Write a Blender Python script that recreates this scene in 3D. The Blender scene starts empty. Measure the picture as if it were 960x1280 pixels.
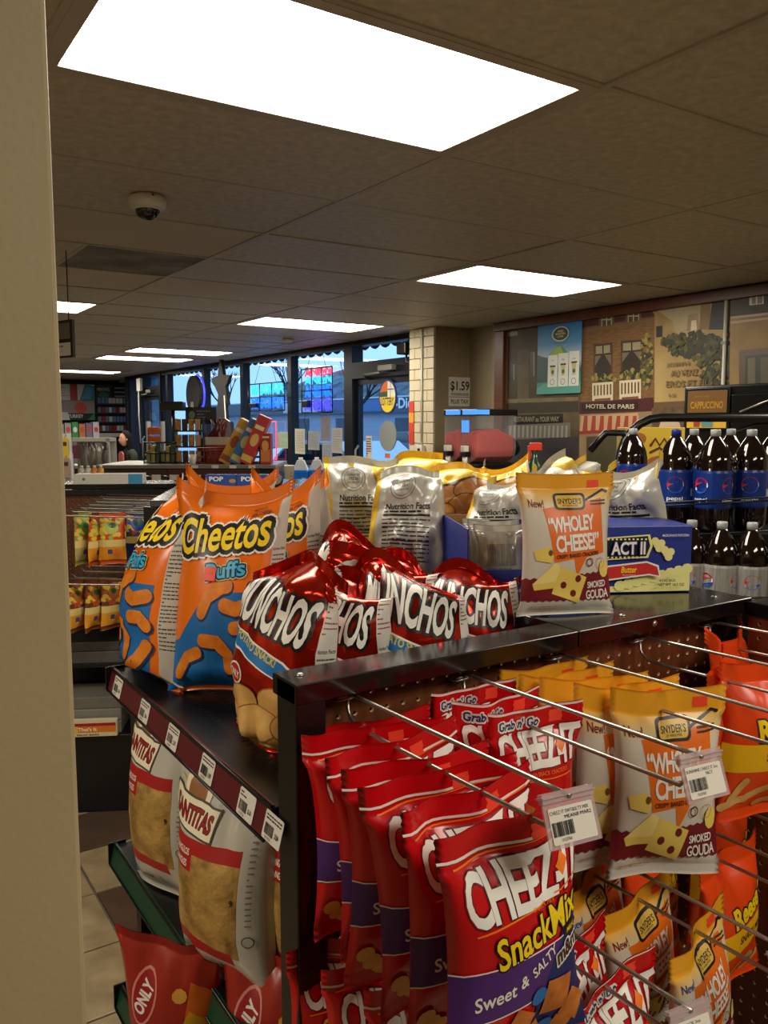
import bpy, bmesh, math, random
from mathutils import Vector, Matrix, noise
from mathutils.geometry import tessellate_polygon

PI = math.pi
SC = bpy.context.scene
COL = SC.collection
R = math.radians
EYE = 1.66          # camera height above the shop floor
CEIL = 2.58         # ceiling height

# ------------------------------------------------------------------ camera
cam_data = bpy.data.cameras.new('camera')
cam_data.sensor_fit = 'HORIZONTAL'
cam_data.sensor_width = 36.0
cam_data.lens = 36.0 * 1043.0 / 960.0
cam_data.clip_start = 0.02
cam_data.clip_end = 500
cam = bpy.data.objects.new('camera', cam_data)
cam.location = (0, 0, EYE)
cam.rotation_euler = (R(90 - 6.1), 0, R(-33.4))
COL.objects.link(cam)
SC.camera = cam

# ------------------------------------------------------------------ world: flat overcast winter sky at dusk
world = bpy.data.worlds.new('overcast_sky')
SC.world = world
world.use_nodes = True
wn = world.node_tree.nodes
bgn = wn['Background']
bgn.inputs['Color'].default_value = (0.36, 0.62, 1.0, 1)
bgn.inputs['Strength'].default_value = 1.8

SC.view_settings.view_transform = 'Standard'
SC.view_settings.look = 'None'
SC.view_settings.exposure = 0.0
SC.view_settings.gamma = 1.0
SC.view_settings.use_curve_mapping = False
LAMP_POWER = 18.5          # emission of the fluorescent lenses
LAMP_TINT = (1.0, 0.92, 0.77)
random.seed(7)
# ------------------------------------------------------------------ materials
def lin(c):
    c = c / 255.0
    return c / 12.92 if c <= 0.04045 else ((c + 0.055) / 1.055) ** 2.4

def rgb(r, g, b):
    return (lin(r), lin(g), lin(b), 1.0)

MATS = {}
def mat(name, col, rough=0.5, metal=0.0, var=0.0, scale=8.0, bump=0.0, bscale=60.0, spec=0.5,
        coat=0.0, emit=None, estr=0.0, alpha=1.0, trans=0.0, col2=None, detail=4.0, stretch=None, ior=None):
    if name in MATS:
        return MATS[name]
    m = bpy.data.materials.new(name)
    m.use_nodes = True
    nt = m.node_tree
    b = nt.nodes['Principled BSDF']
    c = rgb(*col)
    b.inputs['Base Color'].default_value = c
    b.inputs['Roughness'].default_value = rough
    b.inputs['Metallic'].default_value = metal
    b.inputs['Specular IOR Level'].default_value = spec
    b.inputs['Coat Weight'].default_value = coat
    b.inputs['Coat Roughness'].default_value = 0.12
    if ior: b.inputs['IOR'].default_value = ior
    if trans: b.inputs['Transmission Weight'].default_value = trans
    if alpha < 1: b.inputs['Alpha'].default_value = alpha
    if emit:
        b.inputs['Emission Color'].default_value = (emit[0], emit[1], emit[2], 1)
        b.inputs['Emission Strength'].default_value = estr
    tc = mp = None
    if var or bump:
        tc = nt.nodes.new('ShaderNodeTexCoord')
        mp = nt.nodes.new('ShaderNodeMapping')
        nt.links.new(tc.outputs['Object'], mp.inputs['Vector'])
        if stretch: mp.inputs['Scale'].default_value = stretch
    if var:
        n = nt.nodes.new('ShaderNodeTexNoise')
        n.inputs['Scale'].default_value = scale
        n.inputs['Detail'].default_value = detail
        nt.links.new(mp.outputs['Vector'], n.inputs['Vector'])
        r = nt.nodes.new('ShaderNodeValToRGB')
        r.color_ramp.elements[0].position = 0.3
        r.color_ramp.elements[1].position = 0.7
        if col2:
            r.color_ramp.elements[0].color = rgb(*col2)
            r.color_ramp.elements[1].color = c
        else:
            r.color_ramp.elements[0].color = (c[0]*(1-var), c[1]*(1-var), c[2]*(1-var), 1)
            r.color_ramp.elements[1].color = (min(1, c[0]*(1+var)), min(1, c[1]*(1+var)), min(1, c[2]*(1+var)), 1)
        nt.links.new(n.outputs['Fac'], r.inputs['Fac'])
        nt.links.new(r.outputs['Color'], b.inputs['Base Color'])
    if bump:
        n2 = nt.nodes.new('ShaderNodeTexNoise')
        n2.inputs['Scale'].default_value = bscale
        n2.inputs['Detail'].default_value = 3
        nt.links.new(mp.outputs['Vector'], n2.inputs['Vector'])
        bp = nt.nodes.new('ShaderNodeBump')
        bp.inputs['Strength'].default_value = bump
        bp.inputs['Distance'].default_value = 0.01
        nt.links.new(n2.outputs['Fac'], bp.inputs['Height'])
        nt.links.new(bp.outputs['Normal'], b.inputs['Normal'])
    MATS[name] = m
    return m

def flat(r, g, b, rough=0.42):
    """a printing ink"""
    return mat('ink_%d_%d_%d' % (r, g, b), (r, g, b), rough)

def glass(name, tint=(225, 235, 240), a=0.12, rough=0.02):
    """thin window glass: mostly see-through with a clear reflection"""
    if name in MATS: return MATS[name]
    m = bpy.data.materials.new(name); m.use_nodes = True
    nt = m.node_tree
    for n in list(nt.nodes): nt.nodes.remove(n)
    o = nt.nodes.new('ShaderNodeOutputMaterial')
    mix = nt.nodes.new('ShaderNodeMixShader')
    t = nt.nodes.new('ShaderNodeBsdfTransparent'); g = nt.nodes.new('ShaderNodeBsdfGlossy')
    t.inputs['Color'].default_value = rgb(*tint)
    g.inputs['Roughness'].default_value = rough
    f = nt.nodes.new('ShaderNodeLayerWeight')
    pw = nt.nodes.new('ShaderNodeMath'); pw.operation = 'POWER'; pw.inputs[1].default_value = 4.0
    nt.links.new(f.outputs['Facing'], pw.inputs[0])
    mt = nt.nodes.new('ShaderNodeMath'); mt.operation = 'MULTIPLY_ADD'; mt.inputs[1].default_value = 0.8; mt.inputs[2].default_value = a * 0.3
    nt.links.new(pw.outputs[0], mt.inputs[0])
    nt.links.new(mt.outputs[0], mix.inputs['Fac'])
    nt.links.new(t.outputs[0], mix.inputs[1]); nt.links.new(g.outputs[0], mix.inputs[2])
    nt.links.new(mix.outputs[0], o.inputs['Surface'])
    MATS[name] = m
    return m

# ------------------------------------------------------------------ objects
def tag(o, label=None, cat=None, group=None, kind=None):
    if label: o['label'] = label
    if cat: o['category'] = cat
    if group: o['group'] = group
    if kind: o['kind'] = kind
    return o

def empty(name, loc=(0, 0, 0), rz=0.0, label=None, cat=None, group=None):
    o = bpy.data.objects.new(name, None)
    o.empty_display_size = 0.05
    o.location = loc
    o.rotation_euler = (0, 0, rz)
    COL.objects.link(o)
    return tag(o, label, cat, group)

def link(name, me, parent=None, loc=None, rot=None):
    o = bpy.data.objects.new(name, me)
    if parent: o.parent = parent
    if loc is not None: o.location = loc
    if rot is not None: o.rotation_euler = rot
    COL.objects.link(o)
    return o

class MB:
    """collects shapes with material slots and builds one mesh"""
    def __init__(s):
        s.v = []; s.f = []; s.m = []; s.mats = []; s.sm = []
    def mi(s, m):
        if m not in s.mats: s.mats.append(m)
        return s.mats.index(m)
    def add(s, vs, fs, m, smooth=False, M=None):
        k = len(s.v); i = s.mi(m)
        s.v += [tuple(M @ Vector(p)) for p in vs] if M else [tuple(p) for p in vs]
        for f in fs:
            s.f.append([k + a for a in f]); s.m.append(i); s.sm.append(smooth)
        return s
    def box(s, x0, x1, y0, y1, z0, z1, m, M=None, ch=0.0):
        if ch <= 0:
            vs = [(x, y, z) for z in (z0, z1) for y in (y0, y1) for x in (x0, x1)]
            fs = [(0, 2, 3, 1), (4, 5, 7, 6), (0, 1, 5, 4), (2, 6, 7, 3), (0, 4, 6, 2), (1, 3, 7, 5)]
            return s.add(vs, fs, m, False, M)
        bm = bmesh.new()
        bmesh.ops.create_cube(bm, size=1)
        for v in bm.verts:
            v.co = Vector(((x0 + x1) / 2 + v.co.x * (x1 - x0), (y0 + y1) / 2 + v.co.y * (y1 - y0), (z0 + z1) / 2 + v.co.z * (z1 - z0)))
        bmesh.ops.bevel(bm, geom=list(bm.edges), offset=ch, segments=2, affect='EDGES', profile=0.5)
        bm.verts.index_update()
        s.add([v.co.copy() for v in bm.verts], [[v.index for v in f.verts] for f in bm.faces], m, False, M)
        bm.free()
        return s
    def tube(s, pts, r, m, n=8, caps=True, M=None):
        pts = [Vector(p) for p in pts]
        rs = r if isinstance(r, (list, tuple)) else [r] * len(pts)
        vs = []; fs = []
        up = None
        for i, p in enumerate(pts):
            d = (pts[min(i + 1, len(pts) - 1)] - pts[max(i - 1, 0)]).normalized()
            if up is None:
                up = d.orthogonal().normalized()
            else:
                up = (up - d * up.dot(d)).normalized()
            w = d.cross(up)
            for k in range(n):
                a = 2 * PI * k / n
                vs.append(p + (up * math.cos(a) + w * math.sin(a)) * rs[i])
        for i in range(len(pts) - 1):
            for k in range(n):
                fs.append((i * n + k, i * n + (k + 1) % n, (i + 1) * n + (k + 1) % n, (i + 1) * n + k))
        if caps:
            fs.append(tuple(reversed(range(n)))); fs.append(tuple((len(pts) - 1) * n + k for k in range(n)))
        return s.add(vs, fs, m, True, M)
    def lathe(s, prof, m, n=20, M=None, smooth=True):
        """prof: list of (r, z) from bottom to top; several mats by passing (r, z, mat)"""
        vs = []; N = len(prof)
        for p in prof:
            for k in range(n):
                a = 2 * PI * k / n
                vs.append((p[0] * math.cos(a), p[0] * math.sin(a), p[1]))
        for i in range(N - 1):
            mm = prof[i][2] if len(prof[i]) > 2 else m
            fs = [(i * n + k, i * n + (k + 1) % n, (i + 1) * n + (k + 1) % n, (i + 1) * n + k) for k in range(n)]
            if i == 0:
                s.add(vs, fs, mm, smooth, M); base = len(s.v) - len(vs)
            else:
                j = s.mi(mm)
                for f in fs:
                    s.f.append([base + a for a in f]); s.m.append(j); s.sm.append(smooth)
        for idx, rev in ((0, True), (N - 1, False)):
            if prof[idx][0] > 1e-5:
                f = [base + idx * n + k for k in range(n)]
                if rev: f.reverse()
                s.f.append(f); s.m.append(s.mi(m)); s.sm.append(False)
        return s
    def prism(s, pts, d0, d1, m, axis='y', M=None):
        """extrude a 2D outline (x,z) along y (or (x,y) along z, (y,z) along x)"""
        n = len(pts)
        def P(a, b, d):
            return {'y': (a, d, b), 'z': (a, b, d), 'x': (d, a, b)}[axis]
        vs = [P(a, b, d0) for a, b in pts] + [P(a, b, d1) for a, b in pts]
        fs = [(i, (i + 1) % n, n + (i + 1) % n, n + i) for i in range(n)]
        tri = tessellate_polygon([[Vector((a, b, 0)) for a, b in pts]])
        fs += [tuple(t) for t in tri] + [tuple(n + a for a in reversed(t)) for t in tri]
        return s.add(vs, fs, m, False, M)
    def mesh(s, name, fixn=True):
        me = bpy.data.meshes.new(name)
        me.from_pydata(s.v, [], s.f)
        for m in s.mats: me.materials.append(m)
        me.polygons.foreach_set('material_index', s.m)
        me.polygons.foreach_set('use_smooth', s.sm)
        if fixn:
            bm = bmesh.new(); bm.from_mesh(me)
            bmesh.ops.recalc_face_normals(bm, faces=bm.faces)
            bm.to_mesh(me); bm.free()
        me.update()
        return me
    def build(s, name, parent=None, loc=None, rot=None):
        return link(name, s.mesh(name), parent, loc, rot)

def copy_tree(o, parent=None):
    c = o.copy(); COL.objects.link(c)
    if parent is not None: c.parent = parent
    for ch in o.children: copy_tree(ch, c)
    return c

# ------------------------------------------------------------------ flat print: shapes drawn in (x, z) and laid on a surface
TXT = {}
def text_geo(s, bold=0.0, shear=0.0, space=1.0):
    key = (s, bold, shear, space)
    if key in TXT: return TXT[key]
    cu = bpy.data.curves.new('lettering', 'FONT')
    cu.body = s; cu.offset = bold; cu.shear = shear; cu.resolution_u = 3; cu.space_character = space
    cu.fill_mode = 'FRONT'
    cu.space_line = 0.8
    ob = bpy.data.objects.new('lettering_tmp', cu)
    me = ob.to_mesh()
    vs = [(v.co.x, v.co.y) for v in me.vertices]
    fs = [list(p.vertices) for p in me.polygons]
    ob.to_mesh_clear()
    bpy.data.objects.remove(ob); bpy.data.curves.remove(cu)
    xs = [v[0] for v in vs] or [0]; ys = [v[1] for v in vs] or [0]
    TXT[key] = (vs, fs, min(xs), max(xs), min(ys), max(ys))
    return TXT[key]

class Print:
    """an ordered list of flat shapes; later shapes lie on top"""
    def __init__(s): s.items = []
    def shape(s, vs, fs, m):
        s.items.append((vs, fs, m)); return s
    def poly(s, pts, m):
        pts = [tuple(p) for p in pts]
        tri = tessellate_polygon([[Vector((a, b, 0)) for a, b in pts]])
        return s.shape(pts, [list(t) for t in tri], m)
    def rect(s, x0, z0, x1, z1, m):
        return s.shape([(x0, z0), (x1, z0), (x1, z1), (x0, z1)], [[0, 1, 2, 3]], m)
    def rrect(s, x0, z0, x1, z1, r, m):
        pts = []
        for cx, cz, a0 in ((x1 - r, z0 + r, -90), (x1 - r, z1 - r, 0), (x0 + r, z1 - r, 90), (x0 + r, z0 + r, 180)):
            for k in range(4):
                a = R(a0 + 30 * k); pts.append((cx + r * math.cos(a), cz + r * math.sin(a)))
        return s.poly(pts, m)
    def disc(s, cx, cz, rx, rz, m, n=20, a0=0, a1=360, rot=0):
        pts = []
        full = (a1 - a0) >= 360
        for k in range(n if full else n + 1):
            a = R(a0 + (a1 - a0) * k / n)
            x, z = rx * math.cos(a), rz * math.sin(a)
            q = R(rot)
            pts.append((cx + x * math.cos(q) - z * math.sin(q), cz + x * math.sin(q) + z * math.cos(q)))
        return s.poly(pts, m)
    def ring(s, cx, cz, r0, r1, m, n=24, sq=1.0):
        vs = []; fs = []
        for k in range(n):
            a = 2 * PI * k / n
            vs += [(cx + r0 * math.cos(a), cz + r0 * sq * math.sin(a)), (cx + r1 * math.cos(a), cz + r1 * sq * math.sin(a))]
        for k in range(n):
            a, b = 2 * k, 2 * ((k + 1) % n)
            fs.append([a, a + 1, b + 1, b])
        return s.shape(vs, fs, m)
    def stroke(s, pts, w, m, cap=True):
        vs = []; fs = []
        n = len(pts)
        for i in range(n):
            a = pts[max(i - 1, 0)]; b = pts[min(i + 1, n - 1)]
            dx, dz = b[0] - a[0], b[1] - a[1]; l = math.hypot(dx, dz) or 1
            ww = w[i] if isinstance(w, (list, tuple)) else w
            nx, nz = -dz / l * ww / 2, dx / l * ww / 2
            vs += [(pts[i][0] + nx, pts[i][1] + nz), (pts[i][0] - nx, pts[i][1] - nz)]
        for i in range(n - 1):
            fs.append([2 * i, 2 * i + 1, 2 * i + 3, 2 * i + 2])
        s.shape(vs, fs, m)
        if cap:
            for p, ww in ((pts[0], w if not isinstance(w, (list, tuple)) else w[0]), (pts[-1], w if not isinstance(w, (list, tuple)) else w[-1])):
                s.disc(p[0], p[1], ww / 2, ww / 2, m, 10)
        return s
    def text(s, t, cx, cz, w, h, m, bold=0.0, rot=0.0, shear=0.0, arc=0.0, space=1.0, grow=0.0, outline=None, slant=0.0):
        """fit text t in a w x h box centred at (cx, cz); arc bends the line up in the middle; slant lifts the right end (letters stay upright)"""
        if outline:
            for om, off in outline:
                # widen the letters evenly by stacking shifted copies
                q = Print(); q.text(t, cx, cz, w, h, om, bold, rot, shear, arc, space, 0, None, slant)
                vs0, fs0, _ = q.items[0]; vs = []; fs = []
                for k in range(10):
                    a = 2 * PI * k / 10; n0 = len(vs)
                    vs += [(x + off * math.cos(a), z + off * math.sin(a)) for x, z in vs0]
                    fs += [[n0 + i for i in f] for f in fs0]
                s.shape(vs, fs, om)
        base = text_geo(t, bold, shear, space)
        bw, bh = base[3] - base[2], base[5] - base[4]
        if grow:
            g0 = grow
            kx = (w - 2 * g0) / bw; kz = (h - 2 * g0) / bh
            geo = text_geo(t, bold + g0 / (0.5 * (kx + kz)), shear, space)
        else:
            kx = w / bw; kz = h / bh; geo = base
        mx, mz = (base[2] + base[3]) / 2, (base[4] + base[5]) / 2
        q = R(rot); out = []
        for x, y in geo[0]:
            X = (x - mx) * kx; Z = (y - mz) * kz
            Z += arc * (1 - (2 * X / max(w, 1e-6)) ** 2) + slant * X
            out.append((cx + X * math.cos(q) - Z * math.sin(q), cz + X * math.sin(q) + Z * math.cos(q)))
        return s.shape(out, [list(f) for f in geo[1]], m)
    def rects(s, rs, m):
        """several rectangles in one ink, side by side"""
        vs = []; fs = []
        for x0, z0, x1, z1 in rs:
            k = len(vs); vs += [(x0, z0), (x1, z0), (x1, z1), (x0, z1)]; fs.append([k, k + 1, k + 2, k + 3])
        return s.shape(vs, fs, m)
    def lines(s, x0, z0, x1, z1, n, m, th=0.4, seed=1):
        """rows of small print, as broken bars"""
        rnd = random.Random(seed); rs = []
        dz = (z1 - z0) / n
        for k in range(n):
            z = z1 - (k + .5) * dz; x = x0
            while x < x1:
                l = (x1 - x0) * rnd.uniform(.07, .22)
                rs.append((x, z - dz * th / 2, min(x + l, x1), z + dz * th / 2))
                x += l + (x1 - x0) * .03
                if rnd.random() < .06: break
        return s.rects(rs, m)
    def bars(s, x0, z0, x1, z1, m, n=18, seed=3):
        rnd = random.Random(seed); x = x0; w = (x1 - x0) / n; rs = []
        while x < x1 - w * .3:
            t = w * rnd.choice((.3, .5, .8))
            rs.append((x, z0, min(x + t, x1), z1))
            x += t + w * rnd.choice((.3, .45, .6))
        return s.rects(rs, m)

def flat_print(pr, name, parent, depth=0.0004, y=0.0, loc=None, rot=None, step=0.00025):
    """lay a print on a flat face (x right, z up, looking along +y)"""
    b = MB()
    for k, (vs, fs, m) in enumerate(pr.items):
        yy = y - depth - step * k
        b.add([(x, yy, z) for x, z in vs], fs, m)
    return link(name, b.mesh(name, False), parent, loc, rot)

# ------------------------------------------------------------------ pillow bags of foil or film
class Bag:
    def __init__(s, W, H, T, seed=0, st=0.022, sb=0.016, crumple=0.004, belly=0.9, ears=0.012, wave=0.006,
                 twist=0.0, lean=0.0, foot=0.0, creases=0.006, nu=16, body=20, sharp=0.0, pinch=0.0, slump=0.0, calm=False, fold=0.0):
        s.W, s.H, s.T = W, H, T
        rnd = random.Random(seed)
        nt_, nb_ = 8, 4
        zs = [sb * j / nb_ for j in range(nb_)]
        zs += [sb + (H - st - sb) * j / body for j in range(body)]
        zs += [H - st + st * j / nt_ for j in range(nt_ + 1)]
        s.zs = zs; s.nu = nu; s.nv = len(zs) - 1
        ph = [rnd.uniform(0, 6.28) for _ in range(8)]
        off = Vector((seed * 7.3 + 1.1, seed * 3.1, seed * 5.7))
        rays = [(rnd.uniform(-.9, .9), rnd.uniform(-.6, .6), rnd.uniform(.5, 1.2), rnd.choice((0, 1))) for _ in range(9)]
        def point(i, j, side):
            u = -1 + 2.0 * i / nu; z = zs[j]
            q = (z - sb) / (H - st - sb)
            q = min(1, max(0, q))
            b = max(0.0, math.sin(PI * q ** belly)) ** 0.55
            if foot and q < 0.35 and z > sb * .5:
                b = max(b, foot * min(1, (q + .02) / .06))
            prof = max(0.0, 1 - abs(u) ** 2.3) ** 0.62
            y = -T / 2 * b * prof
            x = u * W / 2 * (1 - 0.13 * b - pinch * q ** 3 * abs(u))
            zz = z
            # corners of a filled bag stand up
            e = abs(u) ** 2.5 - .35
            zz += ears * e * max(0, q - .6) / .4 - ears * .6 * e * max(0, .3 - q) / .3
            # the film: soft dents and sharp creases that run in from the seals
            p = Vector((x * 9, z * 9, side * 3.0)) + off
            d = noise.noise(p) * .5 + noise.noise(p * 2.3) * .4 + noise.noise(p * 5.1) * .18
            env = min(1, b * 1.6) * (0.35 + 0.65 * min(1, (1 - abs(u)) * 4))
            if calm: env *= .22 + .78 * min(1, max(0, (q - .72) / .2)) + .35 * min(1, max(0, abs(u) - .55) / .3)
            y += d * crumple * env
            if sharp:
                dv, _ = noise.voronoi(p * 1.5)
                y += (dv[0] - .4) * sharp * env * .8
                dv, _ = noise.voronoi(p * 3.1 + Vector((3, 1, 2)))
                y += (dv[0] - .4) * sharp * env * .35
            if creases:
                for (cu, sl, ln, top) in rays:
                    t = (1 - q) if top else q
                    if t < .5 * ln:
                        c = cu + sl * t - u
                        y += creases * (1.0 if top else .45) * (1 - t / (.5 * ln)) * max(0, 1 - abs(c) * 5.5) * min(1, b * 3)
            if side > 0: y = -y * .92
            else: y = y
            # seals wave together
            k = max(0, q - .7) / .3
            kb = max(0, .2 - q) / .2
            common = wave * (math.sin(u * 3.1 + ph[0]) * .7 + math.sin(u * 6.7 + ph[1]) * .35) * k
            common += wave * .6 * math.sin(u * 4.0 + ph[2]) * kb
            y += common
            if q >= 1 or q <= 0: y += .0011 * (1 if j % 2 else -1) - side * -.0004
            y += lean * q * q
            if fold and q > .8:
                k2 = (q - .8) / .2
                y += fold * k2 * k2 * (1 + .5 * math.sin(u * 4 + ph[4])); zz -= abs(fold) * .55 * k2 * k2 * (1 + .6 * math.sin(u * 3 + ph[5]))
            if slump: zz -= slump * q * q * (0.5 + 0.5 * math.sin(u * 2 + ph[3]))
            if twist:
                a = twist * q * q
                x, y = x * math.cos(a) - y * math.sin(a), x * math.sin(a) + y * math.cos(a)
            return Vector((x, y, zz))
        s.F = [[point(i, j, -1) for i in range(nu + 1)] for j in range(s.nv + 1)]
        s.B = [[point(i, j, 1) for i in range(nu + 1)] for j in range(s.nv + 1)]
        for j in range(s.nv + 1):
            for i in (0, nu):
                m_ = (s.F[j][i] + s.B[j][i]) / 2
                s.F[j][i] = m_; s.B[j][i] = m_
        def normals(G, sg):
            N = []
            for j in range(s.nv + 1):
                row = []
                for i in range(nu + 1):
                    a = G[j][min(i + 1, nu)] - G[j][max(i - 1, 0)]
                    b = G[min(j + 1, s.nv)][i] - G[max(j - 1, 0)][i]
                    n = a.cross(b)
                    if n.length < 1e-9: n = Vector((0, -1, 0))
                    row.append(n.normalized() * sg)
                N.append(row)
            return N
        s.NF = normals(s.F, 1); s.NB = normals(s.B, -1)
    def mesh(s, name, m, back=None, seal=None):
        nu, nv = s.nu, s.nv
        vs = []; fs = []; mi = []
        for G in (s.F, s.B):
            for row in G: vs += [tuple(p) for p in row]
        o = (nu + 1) * (nv + 1)
        for j in range(nv):
            sm = 2 if (seal and (s.zs[j] >= s.zs[-9] - 1e-6)) else 0
            for i in range(nu):
                a = j * (nu + 1) + i; b = a + 1; c = a + nu + 1; d = c + 1
                fs += [(a, b, c), (b, d, c)]; mi += [sm, sm]
                fs += [(o + b, o + a, o + c), (o + d, o + b, o + c)]; mi += [1 if back else sm] * 2
        me = bpy.data.meshes.new(name)
        me.from_pydata(vs, [], fs)
        me.materials.append(m); me.materials.append(back or m); me.materials.append(seal or m)
        bm = bmesh.new(); bm.from_mesh(me)
        for f, k in zip(bm.faces, mi): f.material_index = k; f.smooth = True
        bmesh.ops.remove_doubles(bm, verts=bm.verts, dist=1e-6)
        bm.to_mesh(me); bm.free()
        return me
    def _idx(s, x, z):
        i = (x + s.W / 2) / s.W * s.nu
        zs = s.zs
        z = min(max(z, 0), s.H)
        j = 0
        while j < s.nv - 1 and z > zs[j + 1]: j += 1
        return i, j + (z - zs[j]) / (zs[j + 1] - zs[j])
    def lay(s, pr, name, side=-1, lift=0.0004, step=0.00008):
        """wrap a print round the front (or back) of the bag, cut along the bag's own facets"""
        G, N = (s.F, s.NF) if side < 0 else (s.B, s.NB)
        V = []; FS = []; MI = []; NR = []; mats = []
        for k, (vs, fs, m) in enumerate(pr.items):
            if m not in mats: mats.append(m)
            mi = mats.index(m)
            bm = bmesh.new()
            bv = [bm.verts.new((min(max(x, -s.W / 2 + 1e-5), s.W / 2 - 1e-5), min(max(z, 1e-5), s.H - 1e-5), 0)) for x, z in vs]
            for f in fs:
                try: bm.faces.new([bv[a] for a in f])
                except ValueError: pass
            def cut(co, no):
                bmesh.ops.bisect_plane(bm, geom=bm.verts[:] + bm.edges[:] + bm.faces[:], plane_co=co, plane_no=no, dist=1e-7)
            xs = [v.co.x for v in bm.verts]; zz = [v.co.y for v in bm.verts]
            if not xs: bm.free(); continue
            i0, j0 = s._idx(min(xs), min(zz)); i1, j1 = s._idx(max(xs), max(zz))
            for j in range(int(j0), int(j1) + 2):
                if j0 < j < j1 and 0 < j < s.nv: cut((0, s.zs[j], 0), (0, 1, 0))
            for v in bm.verts:
                a, b = s._idx(v.co.x, v.co.y); v.co = (a, b, 0)
            for i in range(int(i0), int(i1) + 2):
                if i0 < i < i1: cut((i, 0, 0), (1, 0, 0))
            for d in range(int(i0 + j0), int(i1 + j1) + 2):
                if i0 + j0 < d < i1 + j1: cut((d, 0, 0), (1, 1, 0))
            base = len(V)
            bm.verts.index_update()
            h = lift + step * k
            for v in bm.verts:
                a, b = v.co.x, v.co.y
                i = min(max(int(math.floor(a + 1e-6)), 0), s.nu - 1); j = min(max(int(math.floor(b + 1e-6)), 0), s.nv - 1)
                fa, fb = a - i, b - j
                def tri(Q):
                    if fa + fb <= 1: return Q[j][i] + fa * (Q[j][i + 1] - Q[j][i]) + fb * (Q[j + 1][i] - Q[j][i])
                    return Q[j + 1][i + 1] + (1 - fa) * (Q[j + 1][i] - Q[j + 1][i + 1]) + (1 - fb) * (Q[j][i + 1] - Q[j + 1][i + 1])
                n = tri(N)
                n = n.normalized() if n.length > 1e-6 else Vector((0, -1, 0))
                V.append(tuple(tri(G) + n * h)); NR.append(tuple(n))
            for f in bm.faces:
                ix = [base + v.index for v in f.verts]
                FS.append(ix); MI.append(mi)
            bm.free()
        me = bpy.data.meshes.new(name)
        me.from_pydata(V, [], FS)
        for m in mats: me.materials.append(m)
        me.polygons.foreach_set('material_index', MI)
        me.polygons.foreach_set('use_smooth', [True] * len(FS))
        me.update()
        # faces should look the way the surface looks
        flip = [p.index for p in me.polygons if p.normal.dot(Vector(NR[p.vertices[0]])) < 0]
        if flip:
            bm = bmesh.new(); bm.from_mesh(me); bm.faces.ensure_lookup_table()
            bmesh.ops.reverse_faces(bm, faces=[bm.faces[i] for i in flip])
            bm.to_mesh(me); bm.free()
        try: me.normals_split_custom_set_from_vertices(NR)
        except Exception: pass
        return me

class BagKind:
    """a few crumpled variants of one product; placed as body + print"""
    def __init__(s, name, variants, m, pr, back=None, seal=None, backpr=None):
        s.name = name; s.v = []
        for b in variants:
            body = b.mesh(name + '_film', m, back, seal)
            fr = b.lay(pr, name + '_print', -1) if pr else None
            bk = b.lay(backpr, name + '_back_print', 1) if backpr else None
            s.v.append((b, body, fr, bk))
    def put(s, k, loc, rot, label, cat, group=None, scale=1.0, sticker=None):
        b, body, fr, bk = s.v[k % len(s.v)]
        o = link(s.name, body, None, loc, rot)
        o.scale = (scale, scale, scale) if not isinstance(scale, (tuple, list)) else scale
        tag(o, label, cat, group)
        if fr: link('front_print', fr, o)
        if bk: link('back_print', bk, o)
        return o
# ------------------------------------------------------------------ measuring helpers (photo pixel -> point in the shop)
_yw, _pt = R(33.4), R(6.1)
FW = Vector((math.sin(_yw) * math.cos(_pt), math.cos(_yw) * math.cos(_pt), -math.sin(_pt)))
RT = Vector((math.cos(_yw), -math.sin(_yw), 0))
UP = RT.cross(FW)
def ray(px, py): return FW + RT * ((px - 480) / 1043.0) - UP * ((py - 640) / 1043.0)
def at_d(px, py, d): return Vector((0, 0, EYE)) + ray(px, py) * d
def at_x(px, py, x):
    r = ray(px, py); return Vector((0, 0, EYE)) + r * (x / r.x)
def at_y(px, py, y):
    r = ray(px, py); return Vector((0, 0, EYE)) + r * (y / r.y)
def at_z(px, py, z):
    r = ray(px, py); return Vector((0, 0, EYE)) + r * ((z - EYE) / r.z)

# ------------------------------------------------------------------ common materials
M_wall = mat('painted_wall', (168, 152, 116), 0.6, var=0.05, scale=3, bump=0.05, bscale=120)
M_wall_tan = mat('tan_wall', (146, 132, 104), 0.6, var=0.06, scale=2.5, bump=0.05, bscale=90)
M_brickpaint = mat('painted_block', (196, 184, 156), 0.55, var=0.07, scale=6, bump=0.15, bscale=70)
M_mortar = mat('mortar', (165, 152, 124), 0.8)
M_tile = mat('ceiling_tile_fissured', (188, 180, 162), 0.5, var=0.17, scale=26, detail=9, bump=0.3, bscale=70, spec=0.45)
M_tile2 = mat('ceiling_tile_plain', (192, 180, 152), 0.5, var=0.06, scale=1.5, spec=0.45)
M_tile3 = mat('ceiling_tile_stained', (150, 140, 122), 0.6, var=0.3, scale=3.5, col2=(66, 60, 54))
M_bar = mat('ceiling_bar', (176, 168, 152), 0.45, var=0.12, scale=3)
M_black = mat('black_powder_coat', (13, 13, 14), 0.32, var=0.15, scale=20, spec=0.5)
M_blackg = mat('black_gloss_top', (12, 12, 13), 0.16, spec=0.6)
M_dark = mat('dark_recess', (9, 8, 8), 0.7)
M_chrome = mat('zinc_wire', (168, 164, 156), 0.3, metal=0.85, var=0.08, scale=40)
M_white = mat('white_plastic', (206, 202, 190), 0.4)
M_grey = mat('grey_plastic', (120, 118, 112), 0.45)
M_frame = mat('dark_window_frame', (17, 21, 30), 0.4, metal=0.3)
M_paper = mat('paper', (214, 208, 196), 0.7)
M_ink = flat(18, 17, 18)
M_inkw = flat(226, 222, 212)
M_clear = glass('clear_plastic', (235, 235, 235), 0.35, 0.08)
M_glass = glass('window_glass', (222, 236, 242), 0.1, 0.01)

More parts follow.
